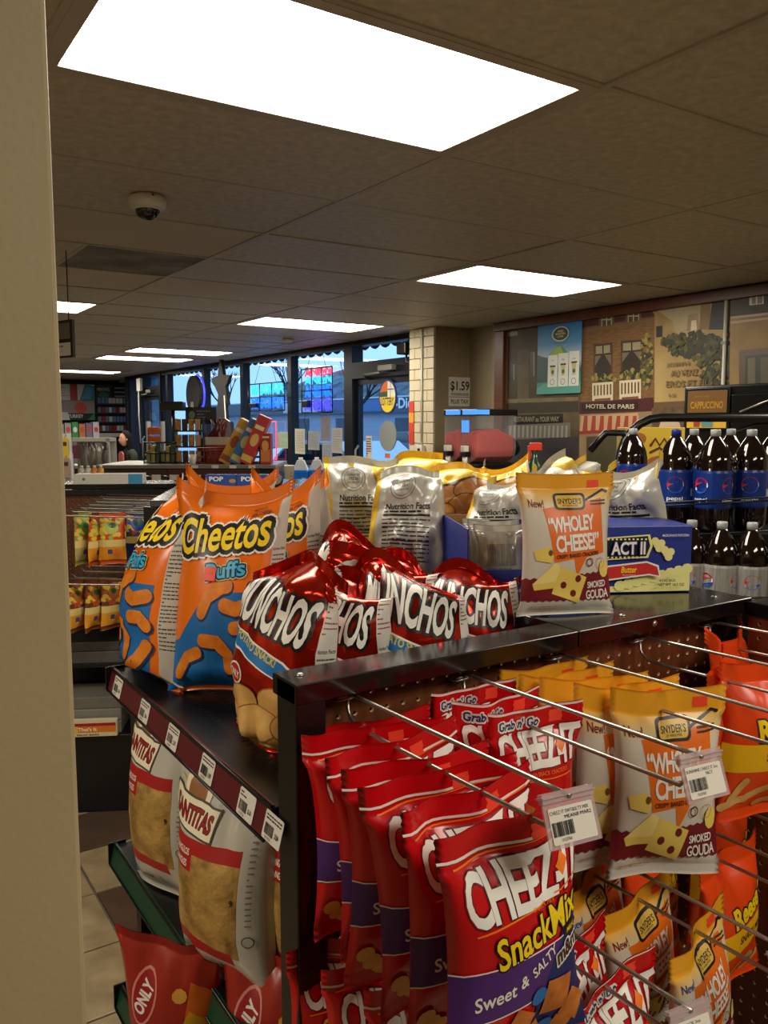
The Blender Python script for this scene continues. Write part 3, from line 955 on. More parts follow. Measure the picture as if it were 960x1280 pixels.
# red cheese cracker snack mix ------------------------------------------------
CW, CH = .165, .235
def cheez_print(grab):
    p = Print()
    if grab:
        p.rect(.030, CH * .93 - .024, .050, CH * .93 - .008, PRICE)
        p.rect(-CW / 2, CH - .021, CW / 2, CH - .017, W_)
        p.text("Grab n' Go", -.026, CH - .034, .072, .0125, NAVY, .03, outline=[(W_, .0022)])
        p.text('CHEEZ-IT', .004, .168, .142, .046, W_, .035, slant=.0, space=.9, outline=[(flat(120, 8, 16), .0018)])
        p.poly([(.034, .168), (.043, .178), (.052, .168), (.043, .158)], ORL)
        p.text('BAKED SNACK CRACKERS', .01, .139, .08, .005, ORL)
        p.stroke([(-.06, .132), (.06, .132)], .0016, ORL, False)
        for (x, z, a) in ((-.035, .09, 20), (.03, .085, -15), (-.01, .05, 40), (.05, .045, 10), (-.055, .045, -20)):
            s, c = math.sin(R(a)) * .022, math.cos(R(a)) * .022
            p.poly([(x + c, z + s), (x - s, z + c), (x - c, z - s), (x + s, z - c)], TAN2)
        return p
    p.rect(-CW / 2, CH - .0225, CW / 2, CH - .0205, W_)
    p.rect(.018, .212, .036, .226, PRICE)
    p.stroke([(-.066, .206), (.072, .213)], .0016, ORL, False)
    p.text('CHEEZ-IT', .006, .181, .142, .046, W_, .03, space=.9, slant=.05, outline=[(flat(120, 8, 16), .0018)])
    p.poly([(.038, .184), (.0465, .195), (.055, .185), (.0465, .174)], ORL)
    p.text('SNACK MIX', .018, .158, .03, .004, ORL)
    p.stroke([(-.060, .150), (.02, .160)], .0016, ORL, False)
    p.stroke([(.034, .163), (.072, .168)], .0016, ORL, False)
    # blue sweep and purple panel
    p.poly([(.012, .012), (.082, .012), (.082, .155), (.055, .142), (.03, .102), (.014, .07)], NAVY)
    p.poly([(-.082, .070), (.018, .070), (.030, .100), (.048, .118), (-.082, .118)], PUR)
    p.stroke([(-.082, .118), (.048, .1185)], .0014, W_, False); p.stroke([(-.082, .070), (.018, .070)], .0014, W_, False)
    p.text('SnackMix', .014, .138, .112, .030, Y_, .02, rot=9, outline=[(K_, .0016)])
    p.text('Sweet', -.040, .091, .044, .0135, W_, .015, rot=4)
    p.text('&', -.008, .096, .010, .012, W_, .02, rot=8)
    p.text('SALTY', .018, .106, .034, .012, W_, .015, rot=26)
    p.disc(.060, .121, .014, .006, flat(58, 30, 22)); p.text('MILK', .060, .121, .016, .005, Y_, .02)
    p.text("m&m's", .060, .106, .048, .018, flat(60, 34, 24), .04, rot=14, outline=[(W_, .0022)])
    for x, z, a, s_ in ((-.008, .050, 12, .021), (.040, .062, 35, .025), (.066, .040, 10, .020), (.010, .026, -10, .022), (.05, .02, 20, .018)):
        sn, c = math.sin(R(a)) * s_, math.cos(R(a)) * s_
        p.poly([(x + c, z + sn), (x - sn, z + c), (x - c, z - sn), (x + sn, z - c)], TAN2)
    for x, z, c in ((.014, .072, (30, 108, 176)), (-.045, .020, (222, 176, 70)), (.030, .030, (30, 100, 170)), (-.064, .038, (222, 170, 70)), (-.056, .028, (214, 160, 60))):
        p.disc(x, z, .010, .009, flat(*c), 12)
    return p
F_red = film('red', (190, 12, 20), .24)
cb = [Bag(CW, CH, .052, 11, .030, .018, .003, 1.35, .008, .010, creases=.005, lean=-.012),
      Bag(CW, CH, .046, 12, .030, .018, .004, 1.3, .010, .014, creases=.007, twist=.18),
      Bag(CW, CH, .050, 13, .030, .018, .004, 1.4, .009, .012, creases=.006, twist=-.15)]
cheez = BagKind('cracker_mix_bag', cb, F_red, cheez_print(False))
grab = BagKind('cracker_grab_bag', [Bag(CW * .95, CH * .93, .05, 21, .036, .018, .003, 1.3, .006, .008), Bag(CW * .95, CH * .93, .046, 22, .036, .018, .004, 1.3, .008, .010)], F_red, cheez_print(True))

# white / orange cheese cracker bag -------------------------------------------
SW, SH = .165, .228
def sny_print(nw=(120, 30, 36)):
    p = Print()
    OR = flat(222, 106, 22); G = flat(214, 176, 72)
    p.poly([(-.046, .172), (.060, .188), (.068, .10), (.030, .094), (.012, .062), (.006, .092), (-.030, .086)], OR)
    p.rect(.036, .205, .056, .217, PRICE)
    p.text('New!', -.056, .180, .026, .013, flat(*nw), .01)
    p.stroke([(.030, .185), (.062, .200), (.070, .197)], .004, K_)
    p.rrect(-.024, .170, .030, .197, .007, flat(30, 20, 14)); p.rrect(-.020, .1735, .026, .1935, .005, G); p.text("SNYDER'S", .003, .184, .040, .009, flat(30, 20, 14), .02); p.text('OF HANOVER', .003, .177, .026, .0032, flat(30, 20, 14))
    p.text('\u201cWHOLEY', .003, .148, .086, .026, W_, .03, rot=4, space=.9)
    p.text('CHEESE!\u201d', .014, .118, .084, .027, W_, .03, rot=4, space=.9)
    p.text('CRISPY BAKED CRACKERS', .014, .098, .082, .0062, flat(80, 24, 10), .02, rot=4)
    p.lines(.040, .176, .068, .186, 2, flat(60, 40, 30), .5, 4)
    # maroon band with ragged upper edge
    top = [(-.082 + .006 * k, .058 + .003 * (k % 2) + .012 * k / 27) for k in range(28)]
    p.poly([(-.082, .024)] + [(-.082 + .006 * k, .023 + .003 * (k % 2)) for k in range(1, 27)] + [(.082, .026)] + list(reversed(top)), MAR)
    # wedges of cheese with holes
    p.poly([(-.066, .105), (-.04, .112), (-.032, .096), (-.036, .086), (-.062, .090)], CHEESE)
    p.disc(-.038, .102, .004, .005, flat(120, 70, 20), 10)
    p.poly([(-.066, .052), (-.030, .086), (-.020, .082), (-.018, .056)], CHEESE2); p.poly([(-.066, .052), (-.018, .056), (-.020, .046), (-.062, .042)], CHEESE)
    p.poly([(-.018, .080), (.030, .062), (.016, .020), (-.032, .036)], CHEESE)
    for x, z in ((.014, .060), (-.012, .050), (.006, .036)): p.disc(x, z, .0055, .006, MAR, 12)
    p.disc(.066, .074, .010, .014, CHEESE, 10)
    p.ring(.036, .086, .005, .0068, MAR); p.ring(.058, .084, .008, .0088, flat(190, 120, 90))
    p.text('SMOKED', .050, .050, .036, .011, W_, .02, rot=4, space=.9); p.text('GOUDA', .052, .034, .044, .015, W_, .02, rot=4, space=.9)
    p.lines(-.066, .010, -.02, .018, 2, flat(190, 120, 70), .3, 9)
    return p
F_sny = ramp_film('cheese_cracker', [(0, (196, 190, 178)), (.165, (208, 200, 184)), (.192, (222, 182, 104)), (.205, (226, 160, 40)), (.23, (226, 150, 24))])
F_snyseal = film('yellow_seal', (226, 158, 34), .35)
sb_ = [Bag(SW, SH, .048, 31, .030, .014, .003, 1.15, .006, .006, creases=.005), Bag(SW, SH, .044, 32, .030, .014, .004, 1.2, .010, .010, creases=.006, twist=.12),
       Bag(SW, SH, .05, 33, .026, .012, .003, 1.0, .004, .004, foot=.6, creases=.003)]
sny = BagKind('cheese_cracker_bag', sb_, F_sny, sny_print(), seal=F_snyseal)
sny2 = BagKind('cheese_cracker_bag', sb_[1:2], F_sny, sny_print((40, 70, 150)), seal=F_snyseal)

# orange peanut butter candy pretzel bag ---------------------------------------
def reese_print():
    p = Print()
    YB = flat(238, 182, 20); BR = flat(92, 44, 16)
    p.poly([(-.085, .122), (.085, .128), (.085, .086), (-.085, .078)], YB)
    p.text("Reese's", .022, .150, .112, .036, Y_, .04, rot=6, outline=[(BR, .003)])
    p.text('SNACK MIX', .022, .104, .08, .014, BR, .03)
    for x, z, a in ((-.02, .045, 20), (.03, .05, -25), (.0, .025, 5), (.05, .028, 30), (-.055, .05, 60), (-.058, .03, 20)):
        q = R(a); dx, dz = math.cos(q) * .018, math.sin(q) * .018
        p.stroke([(x - dx, z - dz), (x, z + .002), (x + dx, z + dz)], .012, TAN)
    return p
F_or = film('orange', (226, 70, 18), .3)
reese = BagKind('orange_snack_bag', [Bag(.168, .24, .06, 41, .030, .018, .004, 1.25, .008, .010, creases=.006), Bag(.168, .24, .054, 42, .030, .018, .005, 1.25, .012, .016, creases=.008, twist=.3)], F_or, reese_print())

# big orange puff bags ----------------------------------------------------------
PW, PH = .27, .375
def cheetos_print():
    p = Print()
    BL = flat(16, 104, 176); OR1 = mat('printed_puff', (232, 140, 26), 0.5, var=0.2, scale=50, col2=(206, 106, 14)); SIL = flat(196, 190, 178)
    p.rect(.112, .02, .135, .345, SIL)
    p.text('Nutrition Facts', .1235, .262, .020, .005, K_, .02)
    p.lines(.114, .075, .133, .255, 26, flat(70, 66, 62), .35, 3)
    p.poly([(-.135, .008), (.098, .008), (.098, .190), (.02, .186), (-.03, .178), (-.055, .150), (-.10, .10), (-.135, .09)], BL)
    # blue top-left sky piece and the puffs
    def puff(pts, w=.026):
        sp = []
        for k in range(len(pts) - 1):
            for t in (0, .34, .67): sp.append((pts[k][0] * (1 - t) + pts[k + 1][0] * t, pts[k][1] * (1 - t) + pts[k + 1][1] * t))
        sp.append(pts[-1])
        p.stroke([(x + .002, z - .003) for x, z in sp], w + .003, flat(18, 44, 92)); p.stroke(sp, w, OR1)
    puff([(-.035, .150), (-.020, .178), (.012, .196), (.026, .198)])
    puff([(.020, .164), (.048, .158), (.085, .168)])
    puff([(-.03, .100), (.004, .098), (.028, .076), (.030, .050)])
    puff([(.045, .125), (.075, .128), (.092, .115)], .024)
    puff([(-.095, .040), (-.075, .066), (-.045, .076)], .024)
    puff([(.055, .030), (.075, .050), (.092, .080)], .022)
    # logo
    p.text('Cheetos', -.004, .290, .215, .066, Y_, .02, rot=6, shear=.15, space=1.0, arc=.004, outline=[(W_, .0125), (K_, .0088)])
    p.text('Puffs', .016, .226, .092, .030, flat(60, 176, 222), .02, rot=7, outline=[(flat(214, 226, 170), .0046), (flat(12, 42, 78), .0032)])
    p.text('MADE WITH', .070, .338, .03, .0052, K_, .02); p.text('REAL CHEESE', .074, .328, .046, .0064, K_, .03, arc=.002)
    p.stroke([(-.06, .246), (-.045, .252), (-.025, .247), (-.045, .243)], .0012, flat(150, 60, 14), False)
    return p
F_puff = film('puff_orange', (232, 112, 16), .26)
puff_sticker = Print().rect(-.032, .205, -.004, .230, PRICE)
puff_sticker.text('2/$4', -.018, .2175, .016, .006, flat(190, 60, 60))
F_back = film('silver_back', (190, 186, 176), .4, metal=.2)
pb = [Bag(PW, PH, .125, 51, .024, .016, .005, .8, .032, .010, foot=.75, creases=.009, lean=.012),
      Bag(PW, PH, .12, 52, .024, .016, .006, .8, .05, .016, foot=.75, creases=.010, twist=.35, lean=.02),
      Bag(PW, PH, .12, 53, .024, .016, .006, .85, .055, .014, foot=.7, creases=.012, twist=-.4)]
pb.append(Bag(PW, PH, .17, 54, .024, .016, .008, .75, .03, .012, foot=.9, creases=.014, twist=-.1, lean=.03, pinch=.30))
puffs = BagKind('cheese_puff_bag', pb, F_puff, cheetos_print(), back=F_back)
M_stk = pb[0].lay(puff_sticker, 'price_sticker', lift=.0065)

# red foil crisp bags -------------------------------------------------------------
MW, MH = .215, .315
def munchos_print():
    p = Print()
    BL = flat(22, 110, 182); YL = flat(214, 190, 40); SIL = flat(206, 200, 190)
    p.rect(.086, .03, .107, .285, SIL); p.text('Nutrition Facts', .097, .168, .018, .006, K_, .02); p.lines(.088, .07, .106, .16, 12, flat(70, 66, 62), .35, 3); p.lines(.088, .19, .106, .27, 10, flat(140, 50, 40), .3, 5)
    # tall white letters with a printed black outline
    p.text('MUNCHOS', -.010, .222, .172, .070, W_, .03, rot=-12, shear=.12, space=.96, outline=[(flat(22, 10, 10), .0052)])
    # ribbon
    p.poly([(-.096, .196), (.04, .150), (.078, .124), (.068, .116), (.072, .102), (.034, .118), (-.06, .154), (-.096, .158)], W_)
    p.poly([(-.092, .192), (.038, .147), (.070, .124), (.032, .121), (-.06, .157), (-.092, .162)], BL)
    p.text('POTATO SNACK!', -.024, .1625, .104, .013, YL, .03, rot=-19)
    p.disc(-.066, .118, .022, .018, W_, 18); p.disc(-.066, .118, .019, .015, flat(176, 24, 30), 18); p.text('ONLY', -.066, .118, .030, .013, W_, .03, rot=-12)
    CE = flat(150, 98, 48)
    for x, z, a_, b_, r_ in ((-.085, .04, .04, .03, 30), (.085, .05, .03, .04, 10), (-.03, .026, .06, .02, 0), (.045, .026, .05, .022, 8), (-.055, .075, .042, .026, 14), (.04, .078, .048, .028, -14), (-.012, .050, .052, .026, 6), (.062, .050, .036, .024, -8)):
        p.disc(x, z, a_ + .0022, b_ + .0022, CE, 18, rot=r_); p.disc(x, z, a_, b_, TAN, 18, rot=r_)
    return p
F_mun = film('red_foil', (178, 34, 12), .16, metal=.7)
def crisp(seed, **k):
    d = dict(st=.020, sb=.016, crumple=.018, belly=.8, ears=-.012, wave=.03, fold=.05, foot=.85, creases=.022, sharp=.05, nu=22, body=30, pinch=.25, calm=True)
    d.update(k); return Bag(MW, MH, .125, seed, **d)
mb = [crisp(61, twist=.25), crisp(62, twist=-.5, slump=.03, fold=.07), crisp(63, twist=.7, slump=.03, pinch=.35, fold=.05), crisp(64, twist=.15, slump=.035, fold=.08), crisp(65, twist=-.8, slump=.04, pinch=.45, fold=.06)]
munchos = BagKind('foil_crisp_bag', mb, F_mun, munchos_print())

# tortilla chip bags ---------------------------------------------------------------
TW, TH = .235, .39
def santitas_print():
    p = Print()
    CHIPS = mat('tortilla_chips', (198, 158, 84), 0.5, var=0.3, scale=24, col2=(120, 84, 34), bump=0.6, bscale=45, detail=6)
    RD = flat(168, 24, 26); BD = flat(238, 228, 200); SUN = flat(196, 166, 36)
    p.rect(-.118, .085, .075, .235, CHIPS)
    p.rect(-.118, .232, .075, .256, RD); p.rect(-.118, .070, .060, .092, RD)
    p.poly([(-.118, .205), (-.028, .205), (-.028, .246), (-.118, .246)], RD)
    p.text('TRIANGULOS', -.062, .234, .054, .011, W_, .02); p.text('TRIANGLES', -.064, .216, .050, .011, W_, .02)
    for k in range(9):
        a = R(200 - 24 * k)
        p.poly([(-.04 + .03 * math.cos(a - .08), .335 + .03 * math.sin(a - .08)), (-.04 + .052 * math.cos(a), .335 + .045 * math.sin(a)), (-.04 + .03 * math.cos(a + .08), .335 + .03 * math.sin(a + .08))], SUN)
    p.disc(-.04, .330, .030, .036, BD, 18); p.disc(-.042, .326, .020, .03, flat(150, 96, 44), 14)
    p.poly([(-.112, .268), (.012, .256), (.020, .312), (-.100, .326)], flat(80, 70, 60)); p.poly([(-.108, .271), (.009, .260), (.016, .309), (-.098, .321)], BD)
    p.text('SANTITAS', -.045, .290, .104, .030, flat(150, 24, 30), .03, rot=-5, shear=.1, outline=[(flat(60, 20, 14), .0012)])
    p.text('9', .066, .178, .006, .01, K_, .02); p.lines(-.03, .04, .0, .05, 1, flat(90, 84, 80), .6, 3)
    p.poly([(.012, .044), (.024, .044), (.018, .056)], flat(150, 146, 136)); p.ring(.092, .12, .007, .0085, flat(60, 56, 50))
    p.lines(.088, .14, .096, .30, 18, flat(110, 106, 98), .3, 7)
    return p
F_san = film('clear_white', (196, 192, 182), .16, metal=.1)
sb2 = [Bag(TW, TH, .12, 71, .02, .02, .006, .8, .02, .010, foot=.4, creases=.010, pinch=.12), Bag(TW, TH, .125, 72, .02, .03, .007, .8, .03, .012, foot=.25, creases=.012, twist=.2, pinch=.1)]
santitas = BagKind('tortilla_chip_bag', sb2, F_san, santitas_print())

# red "2 only" bag ---------------------------------------------------------------------
def two_print():
    p = Print()
    YL = flat(196, 150, 20); RD = flat(150, 18, 26); PK = flat(206, 130, 120)
    p.poly([(.03, .01), (.10, .01), (.10, .2), (.05, .24), (.04, .16)], flat(196, 92, 20)); p.poly([(.035, .11), (.09, .12), (.085, .165), (.05, .19), (.03, .15)], YL)
    p.disc(-.045, .20, .026, .052, PK, 18, rot=-16); p.disc(-.045, .20, .022, .047, RD, 18, rot=-16)
    p.text('ONLY', -.045, .20, .062, .024, W_, .04, rot=64)
    p.poly([(-.03, .148), (.0, .160), (.03, .12), (.045, .04), (.01, .02), (-.01, .06)], PK); p.poly([(-.026, .143), (-.002, .154), (.026, .117), (.040, .044), (.013, .027), (-.006, .062)], RD)
    p.text('$2', -.002, .126, .038, .026, W_, .04, rot=-40); p.text('ONLY', .024, .076, .05, .016, W_, .04, rot=-58)
    for x, z, c in ((-.07, .11, (214, 92, 26)), (-.05, .08, (220, 120, 30)), (-.06, .04, (206, 150, 40)), (.03, .215, (206, 150, 60)), (-.02, .05, (220, 70, 30))): p.disc(x, z, .015, .013, flat(*c), 9)
    return p
F_two = film('red_clear', (150, 34, 26), .25)
two = BagKind('value_snack_bag', [Bag(.20, .30, .09, 81, .02, .014, .006, .85, .02, .01, foot=.4, creases=.010)], F_two, two_print())

# silver backed potato crisp bags --------------------------------------------------------
LW, LH = .235, .315
def silver_print():
    p = Print()
    G = flat(92, 90, 86)
    YW = flat(214, 172, 30)
    p.poly([(-.118, .0), (-.10, .0), (-.092, .15), (-.10, .315), (-.118, .315)], YW)
    p.ring(-.020, .238, .036, .0378, G, 30); p.ring(-.020, .238, .028, .0292, G, 30)
    p.text('GUARANTEED', -.020, .250, .040, .008, G, .02); p.text('FRESH', -.020, .238, .030, .010, G, .02); p.text('UNTIL PRINTED DATE', -.020, .226, .040, .006, G)
    p.text('Nutrition Facts', .004, .180, .136, .0175, K_, .02)
    p.rect(-.066, .152, .074, .158, K_); p.lines(-.066, .160, .074, .170, 1, K_, .5, 1)
    p.lines(-.066, .030, .074, .148, 11, flat(60, 58, 56), .34, 2)
    p.rect(-.066, .122, .074, .1245, K_); p.rect(-.066, .085, .074, .087, K_)
    p.bars(-.06, .006, .0, .026, K_, 16, 5)
    return p
POT = mat('printed_potato', (196, 142, 78), 0.4, var=0.22, scale=18, col2=(150, 92, 40)); POTD = flat(70, 40, 18)
def potato_print():
    p = Print()
    YW = flat(228, 180, 28)
    p.poly([(-.118, .24), (-.05, .255), (.05, .262), (.118, .25), (.118, .315), (-.118, .315)], YW)
    p.poly([(-.118, .262), (-.05, .270), (.05, .276), (.118, .268), (.118, .282), (-.118, .276)], flat(240, 226, 180))
    p.poly([(-.10, .02), (.10, .02), (.105, .235), (.03, .248), (-.105, .225)], POTD)
    for x, z, a, b_, r_ in ((-.055, .20, .04, .025, 10), (.03, .215, .062, .026, 4), (.0, .165, .05, .034, 12), (.075, .17, .036, .03, -20), (-.06, .14, .036, .03, 30), (.03, .11, .05, .032, -12), (-.05, .085, .046, .03, 10), (.07, .07, .04, .03, 20), (.0, .05, .05, .026, 0)):
        p.disc(x, z, a + .003, b_ + .003, POTD, 16, rot=r_); p.disc(x, z, a, b_, POT, 16, rot=r_)
    return p
F_sil = film('silver', (190, 188, 180), .3, metal=.12)
F_yel = film('yellow_white', (222, 186, 60), .3)
def chipbag(seed, **k):
    d = dict(st=.020, sb=.016, crumple=.016, belly=.8, ears=-.004, wave=.026, fold=.035, foot=.8, creases=.026, sharp=.06, nu=24, body=30, pinch=.3)
    d.update(k); return Bag(LW, LH, .12, seed, **d)
lb = [chipbag(91, pinch=.05, ears=.02), chipbag(92, twist=.4, slump=.03), chipbag(93, twist=-.45, slump=.04, pinch=.4), chipbag(94, twist=.8, slump=.05, pinch=.5)]
silver = BagKind('potato_crisp_bag', lb, F_sil, silver_print(), back=F_yel)
potato = BagKind('potato_crisp_bag', lb[1:], F_yel, potato_print(), back=F_sil)

# ------------------------------------------------------------------ placing
def hang(kind, k, x, y, ztop, rz, label, cat='snack bag', group=None, tilt=0, roll=0, scale=1.0):
    b = kind.v[k % len(kind.v)][0]
    M = Matrix.Rotation(R(rz), 4, 'Z') @ Matrix.Rotation(R(tilt), 4, 'X') @ Matrix.Rotation(R(roll), 4, 'Y')
    top = M @ Vector((0, 0, (b.H - .012) * (scale if not isinstance(scale, (tuple, list)) else scale[2])))
    return kind.put(k, Vector((x, y, ztop)) - top, M.to_euler(), label, cat, group, scale)
def stand(kind, k, x, y, z, rz, label, cat='snack bag', group=None, tilt=0, roll=0, scale=1.0):
    M = Matrix.Rotation(R(rz), 4, 'Z') @ Matrix.Rotation(R(tilt), 4, 'X') @ Matrix.Rotation(R(roll), 4, 'Y')
    return kind.put(k, Vector((x, y, z + .002)), M.to_euler(), label, cat, group, scale)

GC = 'red cracker mix bags on the first hook'
hz = lambda y: 1.280
for i, (y, dx, rz, k, tl, lab) in enumerate((
        (.572, -.018, 0, 0, -5, 'frontmost red snack mix bag with yellow and purple print, behind the price card'),
        (.630, -.014, -4, 1, -3, 'red snack mix bag second from the front of the hook by the post'),
        (.683, -.012, -7, 2, -2, 'red snack mix bag third from the front of the hook by the post'),
        (.735, -.008, -9, 0, -1, 'red snack mix bag fourth from the front of the hook by the post'),
        (.783, -.002, -11, 1, 0, 'red snack mix bag fifth from the front of the hook by the post'),
        (.829, .002, -11, 2, 0, 'red snack mix bag sixth from the front, next to last before the pegboard'),
        (.868, .008, -8, 0, 3, 'red snack mix bag hanging rearmost against the pegboard by the post'))):
    hang(cheez, k, HX[0] + dx, y, hz(y), rz, lab, 'snack bag', GC, tilt=tl, roll=(-2, -3, -5, -2, -6, -3, -4)[i], scale=1.09)
for y, dx, rz, k, lab in ((.752, .004, -10, 0, 'front red grab bag on the second hook, beside the white cracker bags'), (.805, -.008, -6, 1, 'second red grab bag on the second hook, half behind the front one'), (.860, -.008, -4, 0, 'rear red grab bag on the second hook, against the pegboard')):
    hang(grab, k, HX[1] + dx, y, hz(y) + .010, rz, lab, 'snack bag', 'red grab bags on the second hook', scale=(.90, 1, 1))
for y, dx, rz, k, lab, tl in ((.695, .012, -28, 0, 'front white and orange cheese cracker bag behind the second price card', 0), (.742, -.015, -26, 1, 'second white and orange cheese cracker bag on its hook', 0), (.785, -.032, -24, 0, 'third white and orange cheese cracker bag on its hook', 0),
                              (.825, -.045, -18, 1, 'fourth white and orange cheese cracker bag, its yellow top folded up', 4), (.866, -.05, -8, 0, 'rearmost white and orange cheese cracker bag against the pegboard', 6)):
    hang(sny, k, HX[2] + dx, y, hz(y) + .014, rz, lab, 'snack bag', 'cheese cracker bags on the third hook', tilt=tl, scale=(.98, 1, 1.15))
hang(reese, 1, HX[3] + .02, .760, hz(.76) + .016, 22, 'orange pretzel snack bag with a twisted top on the upper hook', 'snack bag', 'orange snack bags', roll=-12)
hang(reese, 0, HX[3] + .062, .700, hz(.70) + .012, -22, 'front orange pretzel snack bag with yellow band at the right edge', 'snack bag', 'orange snack bags')
hang(reese, 1, HX[4] + .00, .842, hz(.842) + .012, 12, 'orange snack bag in the corner, against the black post', 'snack bag', 'orange snack bags', roll=-8)
# lower row
hz2 = lambda y: HZ2 - .034
for y, dx, rz, k, lab in ((.86, -.02, -16, 1, 'lowest row red snack mix bag rearmost by the black post'), (.80, .0, -18, 0, 'lowest row red snack mix bag in the middle below the hanging stack'), (.73, .02, -16, 2, 'lowest row red snack mix bag foremost, partly behind the front stack')):
    hang(cheez, k, HX[0] + dx, y, hz2(y) + .012, rz, lab, 'snack bag', 'red bags on the lower hooks')
for y, dx, rz, k, lab in ((.62, .012, 6, 0, 'front red grab bag at the bottom edge of the view'), (.69, .02, 8, 1, 'second red grab bag at the bottom edge of the view')):
    hang(grab, k, HX[1] + dx, y, hz2(y) + .012, rz, lab, 'snack bag', 'red grab bags on the lower hook', roll=-6)
for y, dx, rz, k, lab, kd in ((.625, -.004, 5, 0, 'lower white and orange cracker bag nearest the bottom right corner', sny2), (.722, -.004, 4, 0, 'lower tilted white and orange cracker bag between two hook wires', sny), (.795, -.02, 2, 0, 'lower white and orange cracker bag with blue lettering, third back', sny2), (.862, -.05, -8, 1, 'lower white and orange cracker bag rearmost against the pegboard', sny)):
    hang(kd, k, HX[2] + dx, y, hz2(y) + .012, rz, lab, 'snack bag', 'cheese cracker bags on the lower hook', roll=-8)
hang(reese, 0, HX[3] + .02, .725, hz2(.725) + .012, 6, 'lower orange snack bag at the right edge below the pretzel bag', 'snack bag', 'orange snack bags', roll=-6)
hang(reese, 1, HX[3] - .03, .83, hz2(.83) + .012, 0, 'dark lower orange snack bag behind the white cracker bags', 'snack bag', 'orange snack bags')
hang(reese, 0, HX[4] - .02, .84, hz2(.84) + .012, 0, 'lower orange snack bag deep in the corner', 'snack bag', 'orange snack bags')

# side shelf: puffs and foil bags
S1 = 1.17
def polar(px, d):
    """floor point seen under photo column px at depth d"""
    return Vector((FW.x, FW.y, 0)).normalized() * d + RT * ((px - 480) / 1043 * d)
GP_ = 'orange cheese puff bags on the side shelf'
stand(puffs, 3, .505, 1.560, S1, -92, 'orange and blue cheese puff bag turned edgewise at the far end of the side shelf', 'snack bag', GP_, tilt=-6)
o = stand(puffs, 0, .568, 1.385, S1, -47, 'front orange cheese puff bag with full yellow logo and red price sticker', 'snack bag', GP_, tilt=-8, scale=(.86, .95, 1.0))
link('price_sticker', M_stk, o)
for k, px, d, rz, sc, tl, lab in ((1, 270, 1.80, -75, (.85, .9, .985), -4, 'orange puff bag behind the edgewise one, only its pointed top showing'),
                              (2, 345, 1.665, -52, (.80, .9, .985), -5, 'orange puff bag behind the front one, logo partly hidden'),
                              (2, 394, 1.72, -92, (.60, .8, .97), -3, 'orange puff bag with glossy peak beside the silver bag')):
    q = polar(px, d)
    stand(puffs, k, q.x, q.y, S1, rz, lab, 'snack bag', GP_, tilt=tl, scale=sc)
GM = 'red foil crisp bags on the side shelf'
for k, px, d, rz, tl, rl, sc, lab in (
        (0, 345, 1.215, -66, -5, 2, .97, 'leftmost red foil crisp bag with chips printed at its foot'),
        (1, 412, 1.235, -36, -4, 3, .96, 'red foil crisp bag between the leftmost and the one with a white side panel'),
        (3, 522, 1.265, -32, -3, -2, .98, 'rightmost front red foil crisp bag showing its white side panel'),
        (1, 592, 1.36, -20, -3, 0, .93, 'red foil crisp bag at the right, partly behind, next to the popcorn box'),
        (4, 388, 1.36, -40, -5, 0, 1.0, 'crumpled red foil crisp bag behind the leftmost one'),
        (1, 487, 1.39, -38, -4, 0, .98, 'crumpled red foil crisp bag in the back row, in the middle'),
        (3, 448, 1.50, -45, -3, 0, 1.03, 'red foil crisp bag standing rearmost below the silver bags')):
    q = polar(px, d)
    stand(munchos, k, q.x, q.y, S1, rz, lab, 'snack bag', GM, tilt=tl, roll=rl, scale=sc)

# second shelf: tortilla chips
GS = 'tortilla chip bags on the lower side shelf'
stand(santitas, 0, .490, 1.49, .76, -74, 'tortilla chip bag at the far end of the lower shelf', 'snack bag', GS, tilt=-2)
stand(santitas, 1, .482, 1.185, .76, -72, 'front tortilla chip bag with red bands in the middle of the lower shelf', 'snack bag', GS, tilt=-2)
stand(santitas, 0, .585, 1.06, .76, -60, 'tortilla chip bag half hidden behind the black post', 'snack bag', GS, tilt=-3)
stand(two, 0, .425, 1.26, .56, -44, 'red snack bag with two dollar badge on the bottom shelf', 'snack bag', 'value bags on the bottom shelf', tilt=6, scale=.94)
stand(two, 0, .52, 1.08, .56, -50, 'red snack bag behind the one with two dollar badge', 'snack bag', 'value bags on the bottom shelf')

# top deck
stand(sny, 2, .975, .945, GT, -24, 'white and orange cheese cracker bag standing alone on the black deck', 'snack bag', tilt=-4)
GD = 'silver backed potato crisp bags on the deck'
DK = GT
for kd, k, px, d, rz, lab, sc, tl in (
        (silver, 0, 450, 1.88, -34, 'leftmost silver bag with nutrition panel beside the puff bags', .78, -3),
        (silver, 1, 506, 1.68, -50, 'silver bag with yellow edge leaning in front of the leftmost silver bag', .78, -12),
        (potato, 0, 528, 2.02, -30, 'yellow topped crisp bag at the back showing one potato', .82, 4),
        (potato, 0, 577, 1.76, -38, 'potato-print crisp bag in the centre between two silver bags', .80, -14),
        (silver, 2, 622, 1.62, -58, 'silver bag with slanted nutrition panel right of the potato print', .78, -12),
        (potato, 1, 628, 1.97, -34, 'yellow peaked crisp bag at the back, below the red drink machine', .80, 0),
        (silver, 3, 690, 1.84, -56, 'silver bag at the back behind the lone cheese cracker bag', .84, -2),
        (potato, 2, 735, 1.82, -30, 'potato-print crisp bag at the back, right of the lone cracker bag', .82, -8),
        (silver, 2, 784, 1.68, -62, 'rightmost crumpled silver bag behind the popcorn box', .84, 0)):
    p_ = polar(px, d)
    stand(kd, k, p_.x, p_.y, DK, rz, lab, 'snack bag', GD, tilt=tl, scale=sc)
